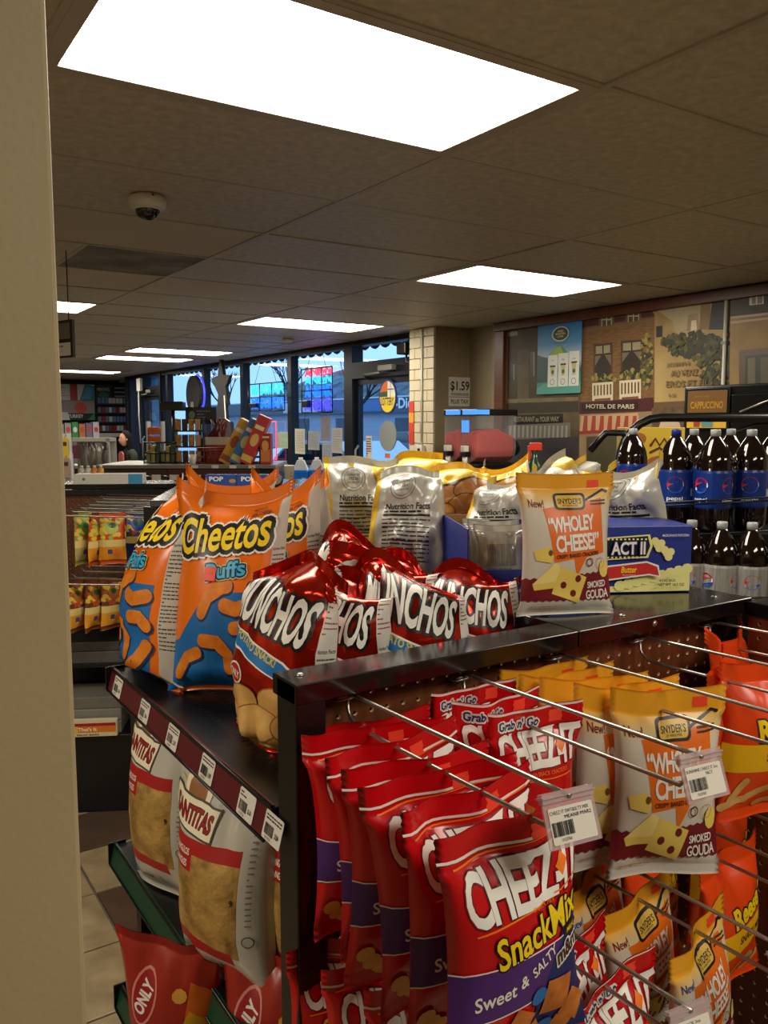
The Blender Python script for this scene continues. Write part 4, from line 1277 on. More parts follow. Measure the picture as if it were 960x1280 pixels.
# ------------------------------------------------------------------ popcorn boxes on the deck
BLU = mat('popcorn_box_blue', (34, 52, 138), 0.38); KRAFT = mat('raw_cardboard', (150, 116, 76), 0.8, var=0.08, scale=20)
POP = flat(234, 228, 150); REDP = flat(196, 40, 40)
def popcorn_print(w, h):
    p = Print()
    p.poly([(-w / 2, 0), (w / 2, 0), (w / 2, h * .34)] + [(w / 2 - .008 - .012 * k, h * (.36 - .04 * k + .05 * (k % 2))) for k in range(7)] + [(w * .1, h * .10), (-w / 2, h * .06)], POP)
    for k in range(9): p.disc(w / 2 - .006 - k * .016, h * (.34 - .03 * k), .011, .010, POP, 9)
    for x, z in ((.068, .086), (.086, .070)):
        for dx, dz in ((0, 0), (.007, .003), (-.005, .007), (.003, -.006)): p.disc(x + dx, z + dz, .0078, .0075, POP, 9)
    p.poly([(-.032, .060), (.050, .063), (.058, .085), (.052, .106), (-.032, .101)], POP)
    p.poly([(-.030, .062), (.046, .066), (.053, .085), (.048, .103), (-.030, .099)], flat(12, 16, 40))
    for k in range(10):
        x = -.028 + k * .0076; p.rect(x, .0635, x + .004, .0665, POP); p.rect(x, .0965, x + .004, .0995, POP)
    p.text('ACT II', .010, .082, .064, .024, W_, .03, outline=[(BLU, .0018)])
    p.poly([(-.04, .022), (.050, .032), (.072, .028), (.068, .050), (.045, .058), (-.04, .050)], W_)
    p.poly([(-.04, .025), (.050, .035), (.069, .031), (.065, .047), (.045, .055), (-.04, .047)], REDP)
    p.text('Butter', .012, .043, .030, .0115, Y_, .02, shear=.15); p.text('Microwave Popcorn', .012, .033, .024, .0032, W_)
    p.text('MICROWAVE POPCORN', .098, h * .87, .05, .0045, W_, .01)
    p.text('6-3.30Z BAGS', .085, .022, .03, .005, K_, .02); p.text('NET WT 18.5 OZ', .092, .014, .05, .0052, K_, .02)
    return p
e = empty('popcorn_box', (1.184, 1.0145, GT), R(-27), 'blue closed microwave popcorn box right of the lone cracker bag', 'box', 'popcorn boxes on the deck')
bw, bd, bh = .27, .13, .124
MB().box(-bw / 2, bw / 2, 0, bd, .001, bh, BLU, ch=.002).build('carton', e)
flat_print(popcorn_print(bw - .004, bh - .004), 'front_print', e, loc=(0, 0, .003))
e = empty('popcorn_box', (.985, 1.105, GT), R(-27), 'blue popcorn box torn open, with clear wrapped packs inside', 'box', 'popcorn boxes on the deck')
ow, od = .135, .24
b = MB().box(-ow / 2, ow / 2, 0, .003, .001, .05, BLU).box(-ow / 2, -ow / 2 + .003, 0, od, .001, bh, BLU).box(ow / 2 - .003, ow / 2, 0, od, .001, bh, BLU).box(-ow / 2, ow / 2, od - .003, od, .001, bh, BLU).box(-ow / 2, ow / 2, 0, od, .001, .004, BLU)
b.build('carton', e)
MB().box(-ow / 2 + .0035, -ow / 2 + .0042, .004, od - .004, .01, bh - .001, KRAFT).box(-ow / 2 + .004, ow / 2 - .004, od - .006, od - .0045, .01, bh, KRAFT).build('carton_lining', e)
p = Print(); p.text('Butter', .035, .030, .034, .011, Y_, .03); p.text('6-3.30Z BAGS', .034, .012, .03, .005, W_)
flat_print(p, 'front_print', e)
wrap = mat('clear_wrapped_pack', (178, 174, 166), 0.18, metal=.25, var=0.12, scale=40)
pk = [Bag(.10, .12, .035, 141, .012, .008, .004, 1, .004, .004, foot=.8, creases=.006, sharp=.01)]
pkp = Print(); pkp.bars(-.03, .045, .03, .085, flat(96, 92, 90), 22, 4); pkp.lines(-.03, .03, .03, .042, 2, flat(110, 106, 100), .4)
packs = BagKind('wrapped_popcorn_pack', pk, wrap, pkp)
for i, (dy, dz, lab) in enumerate(((.035, .006, 'front clear wrapped popcorn pack in the torn box'), (.085, .008, 'second clear wrapped popcorn pack in the torn box'), (.135, .006, 'third clear wrapped popcorn pack in the torn box'))):
    q = Matrix.Rotation(R(-27), 4, 'Z') @ Vector((.004, dy, 0))
    packs.put(0, (.985 + q.x, 1.105 + q.y, GT + dz), (R(-8), 0, R(-27)), lab, 'popcorn pack', 'wrapped packs in the torn box')
# ------------------------------------------------------------------ street mural on the right wall
def mu(px, py):
    p = at_x(px, py, 5.205); return (6.0 - p.y, p.z)
def MP(*pts): return [mu(x, y) for x, y in pts]
def aged(name, c, c2, sc=3, st=None):
    c = tuple(int(v * .9) for v in c); c2 = tuple(int(v * .9) for v in c2)
    return mat('mural_' + name, c, 0.55, var=.3, scale=sc, col2=c2, stretch=st, detail=8)
mur = Print()
mur.rect(.15, 1.0, 4.4, 2.50, aged('olive', (112, 96, 62), (78, 64, 38)))
OLV2 = aged('olive_dark', (84, 72, 46), (58, 48, 30), 5)
mur.poly(MP((634, 412), (700, 404), (722, 402), (722, 506), (634, 510)), OLV2)
mur.poly(MP((646, 438), (660, 436), (660, 500), (646, 502)), aged('olive_mid', (112, 98, 66), (88, 74, 48), 6))
for a in ((637, 455, 646, 475), (662, 440, 668, 470)):
    mur.poly(MP((a[0], a[1]), (a[2], a[1] - 1), (a[2], a[3]), (a[0], a[3] + 1)), flat(44, 40, 32)); mur.poly(MP((a[0] + 4, a[1]), (a[0] + 5, a[1]), (a[0] + 5, a[3]), (a[0] + 4, a[3])), flat(150, 136, 104))
mur.poly(MP((632, 416), (646, 414), (646, 419), (632, 421)), flat(140, 124, 92))
mur.poly(MP((632, 499), (722, 496), (722, 501), (632, 504)), aged('stone', (150, 132, 94), (116, 98, 66), 8))
mur.poly(MP((632, 505), (722, 502), (722, 515), (632, 517)), flat(58, 48, 34))
mur.poly(MP((641, 519), (703, 517), (703, 529), (641, 531)), flat(34, 26, 22))
mur.poly(MP((630, 532), (712, 528), (712, 546), (636, 550)), flat(110, 106, 96))
for k in range(14):
    x = 636 + k * 5.4; mur.poly(MP((x, 532), (x + 2.4, 532), (x + 2.0, 547), (x - .6, 547)), flat(150, 146, 134))
mur.poly(MP((632, 550), (722, 546), (722, 600), (632, 600)), flat(60, 56, 60))
# brick house with two tall windows
BRK = aged('brick', (150, 112, 62), (108, 76, 40), 14, (1, 3, 6))
mur.poly(MP((725, 405), (818, 391), (818, 505), (725, 509)), BRK)
for k in range(26):
    y = 412 + k * 3.6; mur.poly(MP((725, y), (818, y - 9), (818, y - 8.5), (725, y + .5)), flat(112, 80, 44))
mur.poly(MP((728, 402), (735, 385), (812, 372), (822, 402), (818, 395), (725, 410)), aged('roof', (96, 46, 32), (66, 30, 22), 9))
for a in ((751, 390, 764, 409), (784, 386, 798, 404)):
    mur.poly(MP((a[0] - 3, a[1] - 2), (a[2] + 3, a[1] - 4), (a[2] + 3, a[3] - 1), (a[0] - 3, a[3] + 1)), flat(98, 78, 54)); mur.poly(MP((a[0], a[1]), (a[2], a[1] - 2), (a[2], a[3] - 2), (a[0], a[3])), flat(196, 182, 150))
    xm = (a[0] + a[2]) / 2; ym = (a[1] + a[3]) / 2
    for q in ((a[0] + 1, xm - .7), (xm + .7, a[2] - 1)):
        mur.poly(MP((q[0], a[1] + 1), (q[1], a[1] + .5), (q[1], ym - 1), (q[0], ym - .5)), flat(84, 70, 54)); mur.poly(MP((q[0], ym + 1), (q[1], ym + .5), (q[1], a[3] - 2), (q[0], a[3] - 1)), flat(84, 70, 54))
mur.poly(MP((725, 412), (820, 397), (820, 401), (725, 416)), flat(120, 92, 56))
for a in ((743, 432, 763, 472), (777, 428, 801, 467)):
    mur.poly(MP((a[0] - 2, a[1] - 2), (a[2] + 2, a[1] - 4), (a[2] + 2, a[3]), (a[0] - 2, a[3] + 2)), flat(84, 52, 32)); mur.poly(MP((a[0], a[1]), (a[2], a[1] - 2), (a[2], a[3] - 1), (a[0], a[3])), flat(46, 38, 32))
    xm = (a[0] + a[2]) / 2
    mur.poly(MP((a[0] + 1, a[1] + 1), (a[2] - 1, a[1] - 1), (a[2] - 1, a[1] + 9), (a[0] + 1, a[1] + 11)), flat(150, 138, 108))
    mur.poly(MP((a[0], a[1] + 10), (xm - 1, a[1] + 10), (a[0], a[3] - 14)), flat(110, 98, 76)); mur.poly(MP((a[2], a[1] + 8), (xm + 1, a[1] + 10), (a[2], a[3] - 15)), flat(110, 98, 76))
    mur.poly(MP((xm - .8, a[1]), (xm + .8, a[1]), (xm + .8, a[3]), (xm - .8, a[3])), flat(50, 34, 24)); mur.poly(MP((a[0], a[1] + 11), (a[2], a[1] + 9), (a[2], a[1] + 11), (a[0], a[1] + 13)), flat(50, 34, 24))
LF1 = aged('leaf', (112, 104, 42), (62, 62, 26), 30); LF2 = aged('leaf_dark', (66, 66, 36), (34, 38, 22), 26); LF3 = aged('blossom', (186, 164, 84), (120, 112, 52), 40)
def leaves(cx, cy, rx, ry, n, ms, seed):
    q = random.Random(seed)
    for _ in range(int(n * 1.9)):
        a = q.uniform(0, 6.28); r = math.sqrt(q.random())
        x, z = mu(cx + rx * r * math.cos(a), cy + ry * r * math.sin(a))
        s = q.uniform(.010, .030); pts = []
        for k in range(9): pts.append((x + s * q.uniform(.5, 1.2) * math.cos(k * .7), z + s * q.uniform(.5, 1.1) * math.sin(k * .7)))
        mur.poly(pts, q.choice(ms))
leaves(754, 474, 14, 6, 26, (LF1, LF3, LF2), 1); leaves(790, 470, 18, 7, 34, (LF1, LF3, LF2), 2); leaves(808, 452, 7, 34, 46, (LF1, LF2, LF3), 3)
for a in ((740, 479, 766, 501), (774, 476, 801, 499)):
    c = flat(206, 194, 164)
    mur.poly(MP((a[0], a[1]), (a[2], a[1] - 2), (a[2], a[1] + 1), (a[0], a[1] + 3)), c); mur.poly(MP((a[0], a[3] - 6), (a[2], a[3] - 8), (a[2], a[3] - 4), (a[0], a[3] - 2)), c)
    for k in range(7):
        x = a[0] + (a[2] - a[0] - 2) * k / 6; mur.poly(MP((x, a[1]), (x + 2.1, a[1]), (x + 2.1, a[3] - 5), (x, a[3] - 5)), c)
    for x in (a[0], a[2] - 3): mur.poly(MP((x, a[3] - 4), (x + 3, a[3] - 4), (x + 3, a[3]), (x, a[3])), c)
mur.poly(MP((724, 503), (816, 497), (816, 514), (724, 518)), flat(74, 26, 26)); mur.poly(MP((727, 505), (798, 501), (798, 512), (727, 515)), flat(48, 22, 22))
mur.poly(MP((724, 518), (816, 514), (816, 600), (724, 600)), aged('shop', (176, 150, 110), (132, 108, 76), 4))
mur.poly(MP((726, 520), (797, 516), (801, 537), (724, 542)), flat(190, 150, 110))
for k in range(7):
    x = 728 + k * 10.2; mur.poly(MP((x + 2, 520), (x + 6.4, 519.5), (x + 6.0, 541 - k * .6), (x - .5, 541.5 - k * .6)), flat(150, 62, 46))
mur.poly(MP((724, 539), (801, 535), (801, 539), (724, 543)), flat(140, 46, 40)); mur.poly(MP((733, 546), (780, 543), (780, 600), (733, 600)), flat(72, 66, 40))
# pale wall, sky, towers and the big tree
CRM = aged('cream', (196, 166, 104), (156, 126, 72), 3)
mur.poly(MP((818, 390), (912, 376), (912, 506), (818, 508)), CRM)
mur.poly(MP((822, 383), (880, 372), (880, 420), (848, 424), (840, 402), (822, 392)), aged('sky', (196, 180, 140), (170, 150, 108), 2))
mur.poly(MP((815, 388), (826, 391), (841, 402), (840, 424), (826, 424), (823, 404)), aged('gable', (180, 150, 92), (146, 116, 66), 6))
mur.poly(MP((858, 414), (860, 394), (872, 391), (875, 412)), flat(140, 112, 70)); mur.poly(MP((863, 414), (864, 401), (870, 400), (871, 412)), flat(206, 190, 150)); mur.poly(MP((874, 412), (876, 376), (888, 374), (888, 412)), aged('tower', (160, 128, 76), (120, 92, 52), 5))
mur.poly(MP((886, 412), (890, 376), (908, 374), (910, 412)), aged('cypress', (52, 56, 40), (34, 38, 28), 8))
mur.poly(MP((820, 408), (828, 407), (828, 421), (820, 422)), flat(44, 42, 38))
leaves(868, 432, 36, 16, 130, (LF1, LF2, LF2), 4); leaves(896, 455, 22, 32, 120, (LF1, LF2, LF2), 5); leaves(842, 427, 14, 7, 26, (LF1, LF2), 6); leaves(918, 440, 14, 34, 60, (LF1, LF2), 7)
def mtext(t, px, py, pw, ph, m, **k):
    c = mu(px, py); a = mu(px - pw / 2, py); b_ = mu(px + pw / 2, py); d = mu(px, py - ph / 2)
    mur.text(t, c[0], c[1], b_[0] - a[0], 2 * (d[1] - c[1]), m, .02, **k)
mtext('HOTEL DE PARIS', 763, 508, 60, 5.5, flat(196, 184, 150), slant=-.02)
mtext('RESTAURANT au YOUR WAY', 671, 524, 56, 6.5, flat(150, 140, 116))
FAD = flat(112, 88, 54)
mtext('JOSEPH', 848, 456, 28, 6, FAD); mtext('AU VENZ', 856, 466, 34, 8, FAD); mtext('EROS ET FILS', 862, 479, 58, 8, FAD); mtext('1X', 842, 494, 10, 4, FAD)
mur.poly(MP((818, 503), (860, 501), (860, 508), (818, 510)), flat(100, 74, 44)); mur.poly(MP((816, 510), (862, 508), (862, 600), (816, 600)), aged('door', (120, 92, 60), (80, 58, 38), 20)); mur.disc(*mu(838, 540), .10, .13, flat(196, 172, 140), 20)
# house at the right edge
mur.poly(MP((914, 384), (975, 374), (985, 600), (912, 600)), aged('tan_house', (166, 134, 74), (130, 100, 54), 3))
mur.poly(MP((914, 372), (985, 360), (985, 392), (914, 398)), aged('roof2', (76, 66, 54), (54, 46, 38), 6)); mur.poly(MP((938, 370), (956, 367), (956, 380), (938, 382)), flat(186, 172, 138)); mur.poly(MP((941, 372), (946, 371), (946, 380), (941, 380)), flat(90, 78, 60)); mur.poly(MP((948, 371), (954, 370), (954, 379), (948, 380)), flat(90, 78, 60))
for y in (396, 402): mur.poly(MP((914, y), (985, y - 8), (985, y - 5), (914, y + 3)), flat(146, 118, 68))
mur.poly(MP((925, 438), (985, 432), (985, 496), (925, 492)), flat(88, 66, 44)); mur.poly(MP((933, 445), (985, 441), (985, 490), (932, 490)), flat(48, 44, 36)); mur.poly(MP((936, 448), (945, 447), (945, 488), (936, 488)), flat(96, 88, 66)); mur.poly(MP((952, 447), (962, 446), (962, 488), (952, 488)), flat(80, 74, 56))
e = empty('wall_mural', (5.214, 6.0, 0), R(-90), 'wide painted mural of an old street with hotel, balconies and tree', 'mural')
flat_print(mur, 'painted_scene', e, depth=.001, step=.00002)
M_trim = mat('brown_wood_trim', (96, 50, 26), 0.4, var=.25, scale=6, stretch=(1, 1, 8))
t = MB().box(5.17, 5.213, -1.0, 6.0, 2.495, 2.575, M_trim, ch=.006).box(5.17, 5.213, 5.86, 5.985, .95, 2.495, M_trim, ch=.006)
struct(t.build('trim_2'), 'brown wooden frame round the street mural')
struct(MB().box(5.20, 5.314, 5.992, 6.05, .9, 2.575, M_wall_tan, ch=.004).build('trim_3'), 'tan cover strip beside the mural frame')
e = empty('wall_pipe', (5.185, 3.59, 1.0), 0, 'thin pale pipe running down the mural from the ceiling', 'pipe')
MB().tube([(0, 0, 0), (0, 0, 1.57)], .013, M_white, 10).build('pipe', e)
for z in (.6, 1.2): MB().box(-.018, .025, -.02, .02, z, z + .02, M_grey).build('bracket', e)

# coffee poster taped over the mural
pa = at_x(672, 408, 5.19); pb_ = at_x(725, 491, 5.19)
pw, ph = pa.y - pb_.y, pa.z - pb_.z
e = empty('coffee_poster', (5.195, (pa.y + pb_.y) / 2, pb_.z), R(-90), 'blue and green coffee poster taped over the mural', 'poster')
MB().box(-pw / 2, pw / 2, 0, .003, 0, ph, ramp_film('poster_sky', [(0, (60, 140, 130)), (.12, (60, 140, 130)), (.20, (70, 96, 110)), (.28, (190, 190, 204)), (.42, (70, 140, 186)), (.59, (36, 120, 190))], .45)).build('sheet', e, rot=(0, 0, 0))
pp = Print()
pp.poly([(-pw / 2, .10), (-.12, .10), (-.10, .30), (-pw / 2, .34)], flat(44, 74, 66)); pp.poly([(-.14, .32), (-.02, .40), (.02, .42), (.10, .34), (.10, .30), (-.14, .30)], flat(70, 140, 130)); pp.poly([(-.12, .32), (-.03, .39), (.02, .40), (.06, .33), (.06, .30), (-.12, .30)], flat(140, 176, 50))
pp.poly([(-pw / 2, 0), (pw / 2, 0), (pw / 2, .09), (-.16, .09), (-pw / 2, .05)], flat(84, 160, 146))
for k in range(3):
    x = -.125 + k * .125
    pp.rect(x, .06, x + .115, .33 + .008 * k, flat(222, 224, 214)); pp.poly([(x + .03, .23 + .01 * k), (x + .085, .23 + .01 * k), (x + .075, .15), (x + .04, .15)], flat(196, 186, 130)); pp.rect(x + .026, .228 + .01 * k, x + .09, .242 + .01 * k, flat(30, 28, 22)); pp.disc(x + .058, .185, .016, .018, flat(70, 92, 44), 14)
    pp.ring(x + .057, .10, .022, .026, flat(40, 44, 40), 18); pp.text(('TALL', 'MED', 'LRG')[k], x + .057, .285, .035, .012, flat(60, 64, 60))
pp.disc(.02, .50, .098, .062, flat(226, 220, 196), 26); pp.disc(.02, .50, .088, .054, flat(40, 54, 34), 26)
pp.text('GREEN', .02, .523, .07, .016, flat(222, 206, 150), .02); pp.text('MOUNTAIN', .02, .501, .11, .018, flat(222, 206, 150), .02); pp.text('COFFEE', .02, .479, .07, .015, flat(222, 206, 150), .02); pp.text('freshly brewed daily', .015, .425, .13, .013, flat(24, 50, 84))
flat_print(pp, 'poster_print', e)
# price sign on the pier
sa = at_y(561, 471, 6.515); sb_2 = at_y(588, 508, 6.515)
sw, sh = sb_2.x - sa.x, sa.z - sb_2.z
e = empty('price_sign', ((sa.x + sb_2.x) / 2, 6.516, sb_2.z), 0, 'white one fifty nine plus tax sign on the tan pier', 'sign')
MB().box(-sw / 2, sw / 2, -.003, .003, 0, sh, M_paper).build('card', e)
pp = Print(); pp.text('$1.59', 0, sh * .68, sw * .86, sh * .36, M_ink, .02); pp.lines(-sw * .4, sh * .36, sw * .4, sh * .46, 2, M_ink, .5, 4); pp.rect(-sw / 2, sh * .31, sw / 2, sh * .325, M_ink); pp.text('PLUS TAX', 0, sh * .16, sw * .8, sh * .15, M_ink, .02)
flat_print(pp, 'sign_print', e, y=-.003)

# ------------------------------------------------------------------ drinks counter along the mural wall
e = empty('coffee_counter', (4.75, 4.2, 0), 0, 'dark counter along the mural wall', 'counter')
MB().box(-.42, .42, -2.0, 2.05, 0, .88, M_black).build('cabinet', e); MB().box(-.46, .44, -2.03, 2.08, .88, .92, M_blackg, ch=.004).build('worktop', e)
# frozen drink machine with two red bowls
q = at_x(606, 545, 4.72)
sl = empty('slush_machine', (4.68, q.y, .92), 0, 'frozen drink machine with clear bowls of red slush and black lid', 'drink machine')
SLR = mat('red_slush', (188, 50, 34), 0.35, var=.12, scale=14); M_blue = mat('blue_display', (40, 110, 220), 0.3, emit=(.1, .35, 1.0), estr=.9)
bz = .40
MB().box(-.24, .26, -.24, .24, 0, bz, M_black, ch=.01).build('body', sl)
def rbox(x0, x1, y0, y1, z0, z1, r, m, n=6):
    """box with rounded underside, length along x"""
    pts = [(y0, z1)]
    for k in range(n + 1):
        a = PI + PI * k / n; pts.append(((y0 + y1) / 2 + (y1 - y0) / 2 * math.cos(a), z0 + r + r * math.sin(a)))
    pts.append((y1, z1)); return MB().prism(pts, x0, x1, m, 'x')
for k, y in enumerate((-.115, .115)):
    rbox(-.23, .20, y - .105, y + .105, bz + .005, bz + .40, .10, mat('clear_bowl', (196, 206, 214), .1, alpha=.14)).build('bowl', sl)
    s_ = MB()
    nx, ny = 16, 8; vs = []; fs = []
    for i in range(nx + 1):
        for j in range(ny + 1):
            x = -.222 + .414 * i / nx; yy = y - .098 + .196 * j / ny
            vs.append((x, yy, bz + .23 + .055 * math.sin(2.6 * (i / nx) + .3) - .10 * max(0, i / nx - .55) + .006 * math.sin(j + i)))
    for i in range(nx):
        for j in range(ny): fs.append((i * (ny + 1) + j, (i + 1) * (ny + 1) + j, (i + 1) * (ny + 1) + j + 1, i * (ny + 1) + j + 1))
    s_.add(vs, fs, SLR, True)
    body = []
    for i in range(nx + 1):
        x = -.222 + .414 * i / nx
        zt = vs[i * (ny + 1)][2]; ztr = vs[i * (ny + 1) + ny][2]
        body.append([(x, y - .098, zt)] + [(x, y + .098 * math.cos(PI + PI * t / 6), bz + .105 + .092 * math.sin(PI + PI * t / 6)) for t in range(7)] + [(x, y + .098, ztr)])
    vv = [p for r_ in body for p in r_]; L_ = 9
    s_.add(vv, [(i * L_ + j, i * L_ + j + 1, (i + 1) * L_ + j + 1, (i + 1) * L_ + j) for i in range(nx) for j in range(L_ - 1)] + [tuple(range(L_)), tuple(nx * L_ + j for j in reversed(range(L_)))], SLR, True)
    s_.build('slush', sl)
    MB().box(-.24, .215, y - .108, y + .108, bz + .40, bz + .455, M_black, ch=.006).build('lid', sl)
    MB().box(-.243, -.10, y - .109, y + .075, bz + .408, bz + .45, M_blue, ch=.003).build('display', sl)
    f_ = MB().box(-.30, -.23, y - .03, y + .03, bz + .06, bz + .10, M_black, ch=.004); f_.tube([(-.27, y, bz + .06), (-.27, y, bz - .02)], .022, M_white, 10); f_.box(-.30, -.25, y - .025, y + .025, bz + .10, bz + .15, M_white, ch=.004)
    f_.build('tap', sl)
    MB().tube([(.20, y, bz + .12), (.25, y, bz + .12), (.30, y, bz + .10)], [.09, .085, .05], M_black, 14).build('motor', sl)
MB().box(-.2336, -.2330, -.12, -.02, bz + .26, bz + .36, M_blue).build('sticker', sl)
# cappuccino machine
cp = empty('cappuccino_machine', (4.70, 2.85, .92), 0, 'black cappuccino machine with lit yellow sign in front of the mural', 'coffee machine')
MB().box(-.36, .30, -.55, .42, 0, .96, M_black, ch=.012).build('body', cp)
MB().box(-.372, -.36, .10, .395, .70, .945, M_black, ch=.003).build('sign_frame', cp)
MB().box(-.376, -.3725, .115, .38, .80, .93, mat('lit_brown_sign', (110, 74, 34), .35, emit=(.5, .28, .08), estr=.16)).build('sign_panel', cp)
MB().box(-.376, -.3725, .115, .38, .71, .785, mat('lit_yellow_sign', (222, 166, 30), .35, emit=(1, .62, .08), estr=.25)).build('sign_panel', cp)
pp = Print(); pp.text('CAPPUCCINO', -.2475, .845, .22, .042, flat(226, 168, 50), .02); pp.text('Rich & Creamy', -.28, .895, .10, .018, flat(200, 150, 60)); pp.poly([(-.33, .715), (-.29, .715), (-.28, .78), (-.335, .78)], flat(196, 84, 40)); pp.poly([(-.275, .715), (-.20, .715), (-.195, .78), (-.285, .78)], flat(120, 176, 170)); pp.disc(-.24, .765, .045, .012, flat(220, 214, 186), 14)
flat_print(pp, 'sign_print', cp, y=-.3765, rot=(0, 0, R(-90)))
MB().box(-.38, -.362, -.52, .08, .15, .90, mat('machine_front', (22, 22, 23), .25), ch=.003).build('front_panel', cp)
MB().tube([(-.375, -.5, .60), (-.385, -.2, .88), (-.385, .02, .80)], .008, M_chrome).build('trim_rail', cp)
# ------------------------------------------------------------------ things in and on the shop windows
def neon(name, col, st): return mat('neon_' + name, (20, 24, 40), .3, emit=col, estr=st)
NB = neon('blue', (.01, .14, 1.0), 2.2); NC = neon('cyan', (.03, .45, 1.0), 2.0); NR = neon('red', (1.0, .05, .10), 2.0); NV = neon('violet', (.05, .05, 1.0), 2.2)
GLYPHS = [[(.5 + .45 * math.cos(R(a)), .5 + .5 * math.sin(R(a))) for a in range(90, 451, 40)], [(0, 1), (.25, 0), (.5, .7), (.75, 0), (1, 1)], [(0, 0), (0, 1), (.9, 0), (.9, 1)],
          [(.9, .85), (.5, 1), (.1, .8), (.2, .55), (.8, .45), (.9, .2), (.5, 0), (.1, .15)], [(0, 0), (.45, 1), (.9, 0), (.7, .4), (.2, .4)], [(0, 1), (0, 0), (.8, 0)], [(.1, 0), (.1, 1), (.8, .9), (.8, .6), (.1, .5), (.9, 0)]]
def squiggle(x0, y0, w, h, n, seed, d=0.0):
    """one bent tube that runs from letter to letter"""
    q = random.Random(seed); pts = []; cw = w / n
    for k in range(n):
        for a, b in q.choice(GLYPHS): pts.append((d, -(x0 + cw * (k + .06 + .84 * a)), y0 + h * b))
    return pts
def neon_sign(px0, py0, px1, py1, rows, label, seed):
    a = at_x(px0, py1, 5.02); b = at_x(px1, py0, 5.02)
    w, h = a.y - b.y, b.z - a.z
    e = empty('neon_sign', (5.02, a.y, a.z), 0, label, 'neon sign', 'neon signs in the windows')
    fr = MB()
    for z in (0, h * .5, h): fr.tube([(-.03, 0, z), (-.03, -w, z)], .008, M_black, 6)
    for k in range(4): fr.tube([(-.03, -w * k / 3, 0), (-.03, -w * k / 3, h)], .007, M_black, 6)
    fr.tube([(-.03, -w * .2, h), (-.02, -w * .35, h + .28)], .003, M_black, 5); fr.tube([(-.03, -w * .8, h), (-.02, -w * .62, h + .28)], .003, M_black, 5)
    fr.tube([(-.04, -w * .15, 0), (-.05, -w * .12, -.10), (-.03, -w * .2, -.25), (-.03, -w * .18, -.5)], .006, M_black, 5)
    fr.build('wire_frame', e)
    MB().box(-.09, -.03, -w * .32, -w * .12, h * .12, h * .28, M_black, ch=.008).build('transformer', e)
    for (z0, z1, m, n) in rows:
        MB().tube(squiggle(.03, z0 * h, w * .92, (z1 - z0) * h, n, seed, .0), .011, m, 6).build('glass_tube', e)
        MB().tube(squiggle(.05, z0 * h + .02, w * .86, (z1 - z0) * h * .8, n + 1, seed + 3, .012), .009, m, 6).build('glass_tube', e)
    return e
neon_sign(313, 477, 358, 514, [(.60, .98, NC, 6), (.10, .50, NB, 6)], 'blue neon sign seen from behind in the middle shop window', 3)
neon_sign(380, 458, 418, 516, [(.84, 1.0, NR, 4), (.66, .81, NC, 4), (.36, .62, NB, 5), (.05, .31, NV, 5)], 'red and blue neon sign seen from behind, left of the glass door', 5)
a = at_x(329, 573, 5.03); b = at_x(345, 527, 5.03)
e = empty('neon_border', (5.03, a.y, a.z), 0, 'red neon rectangle low in the middle window', 'neon sign')
w, h = a.y - b.y, b.z - a.z
MB().tube([(0, 0, 0), (0, -w, 0), (0, -w, h), (0, 0, h), (0, 0, 0)], .010, NR, 6).build('glass_tube', e)
MB().tube([(-.02, 0, 0), (-.02, 0, h)], .006, M_black, 6).build('wire_frame', e)

# cut-out signs seen from behind
SGN = mat('sign_back', (26, 25, 23), .7)
c = at_x(243, 493, 4.90)
e = empty('oval_sign', (4.90, c.y, c.z), 0, 'dark oval window sign with blue glow behind', 'sign')
MB().prism([(.30 * math.cos(2 * PI * k / 24), .30 * math.sin(2 * PI * k / 24)) for k in range(24)], -.03, .03, SGN, 'x').build('sign_back', e)
MB().tube([(.05, .31 * math.cos(2 * PI * k / 24), .31 * math.sin(2 * PI * k / 24)) for k in range(25)], .015, NV, 6).build('glow_tube', e)
MB().box(-.05, -.03, -.03, .05, -.22, -.12, M_grey).build('driver_box', e)
for s in (-.2, .2): MB().tube([(0, s, .25), (0, s * .6, 2.56 - c.z)], .004, M_black, 5).build('hanger', e)
c = at_x(278, 532, 4.85)
e = empty('star_sign', (4.85, c.y, c.z), 0, 'dark star shaped standee seen from behind in the window', 'sign')
pts = [(.28, 0), (.30, .36), (.18, .34), (.02, .38), (-.12, .60), (.10, .78), (.26, .80), (.12, .96)]
star = [(.02, 1.02), (-.08, .74), (-.34, .70), (-.14, .52), (-.08, .46), (-.16, .12), (-.38, .20), (-.40, -.25), (.40, -.25), (.36, .05), (.20, .08), (.14, .46), (.26, .30), (.20, .56), (.36, .72), (.12, .74)]
MB().prism([(-y, z) for y, z in star], -.025, .025, SGN, 'x').build('sign_back', e)
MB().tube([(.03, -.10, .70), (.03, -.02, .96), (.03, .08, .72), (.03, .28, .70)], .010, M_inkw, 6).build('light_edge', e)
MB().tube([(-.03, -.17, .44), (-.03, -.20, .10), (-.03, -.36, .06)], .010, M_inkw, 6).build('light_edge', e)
MB().box(-.05, .05, -.35, .35, -.62 - .0, -.25, SGN).build('base', e)

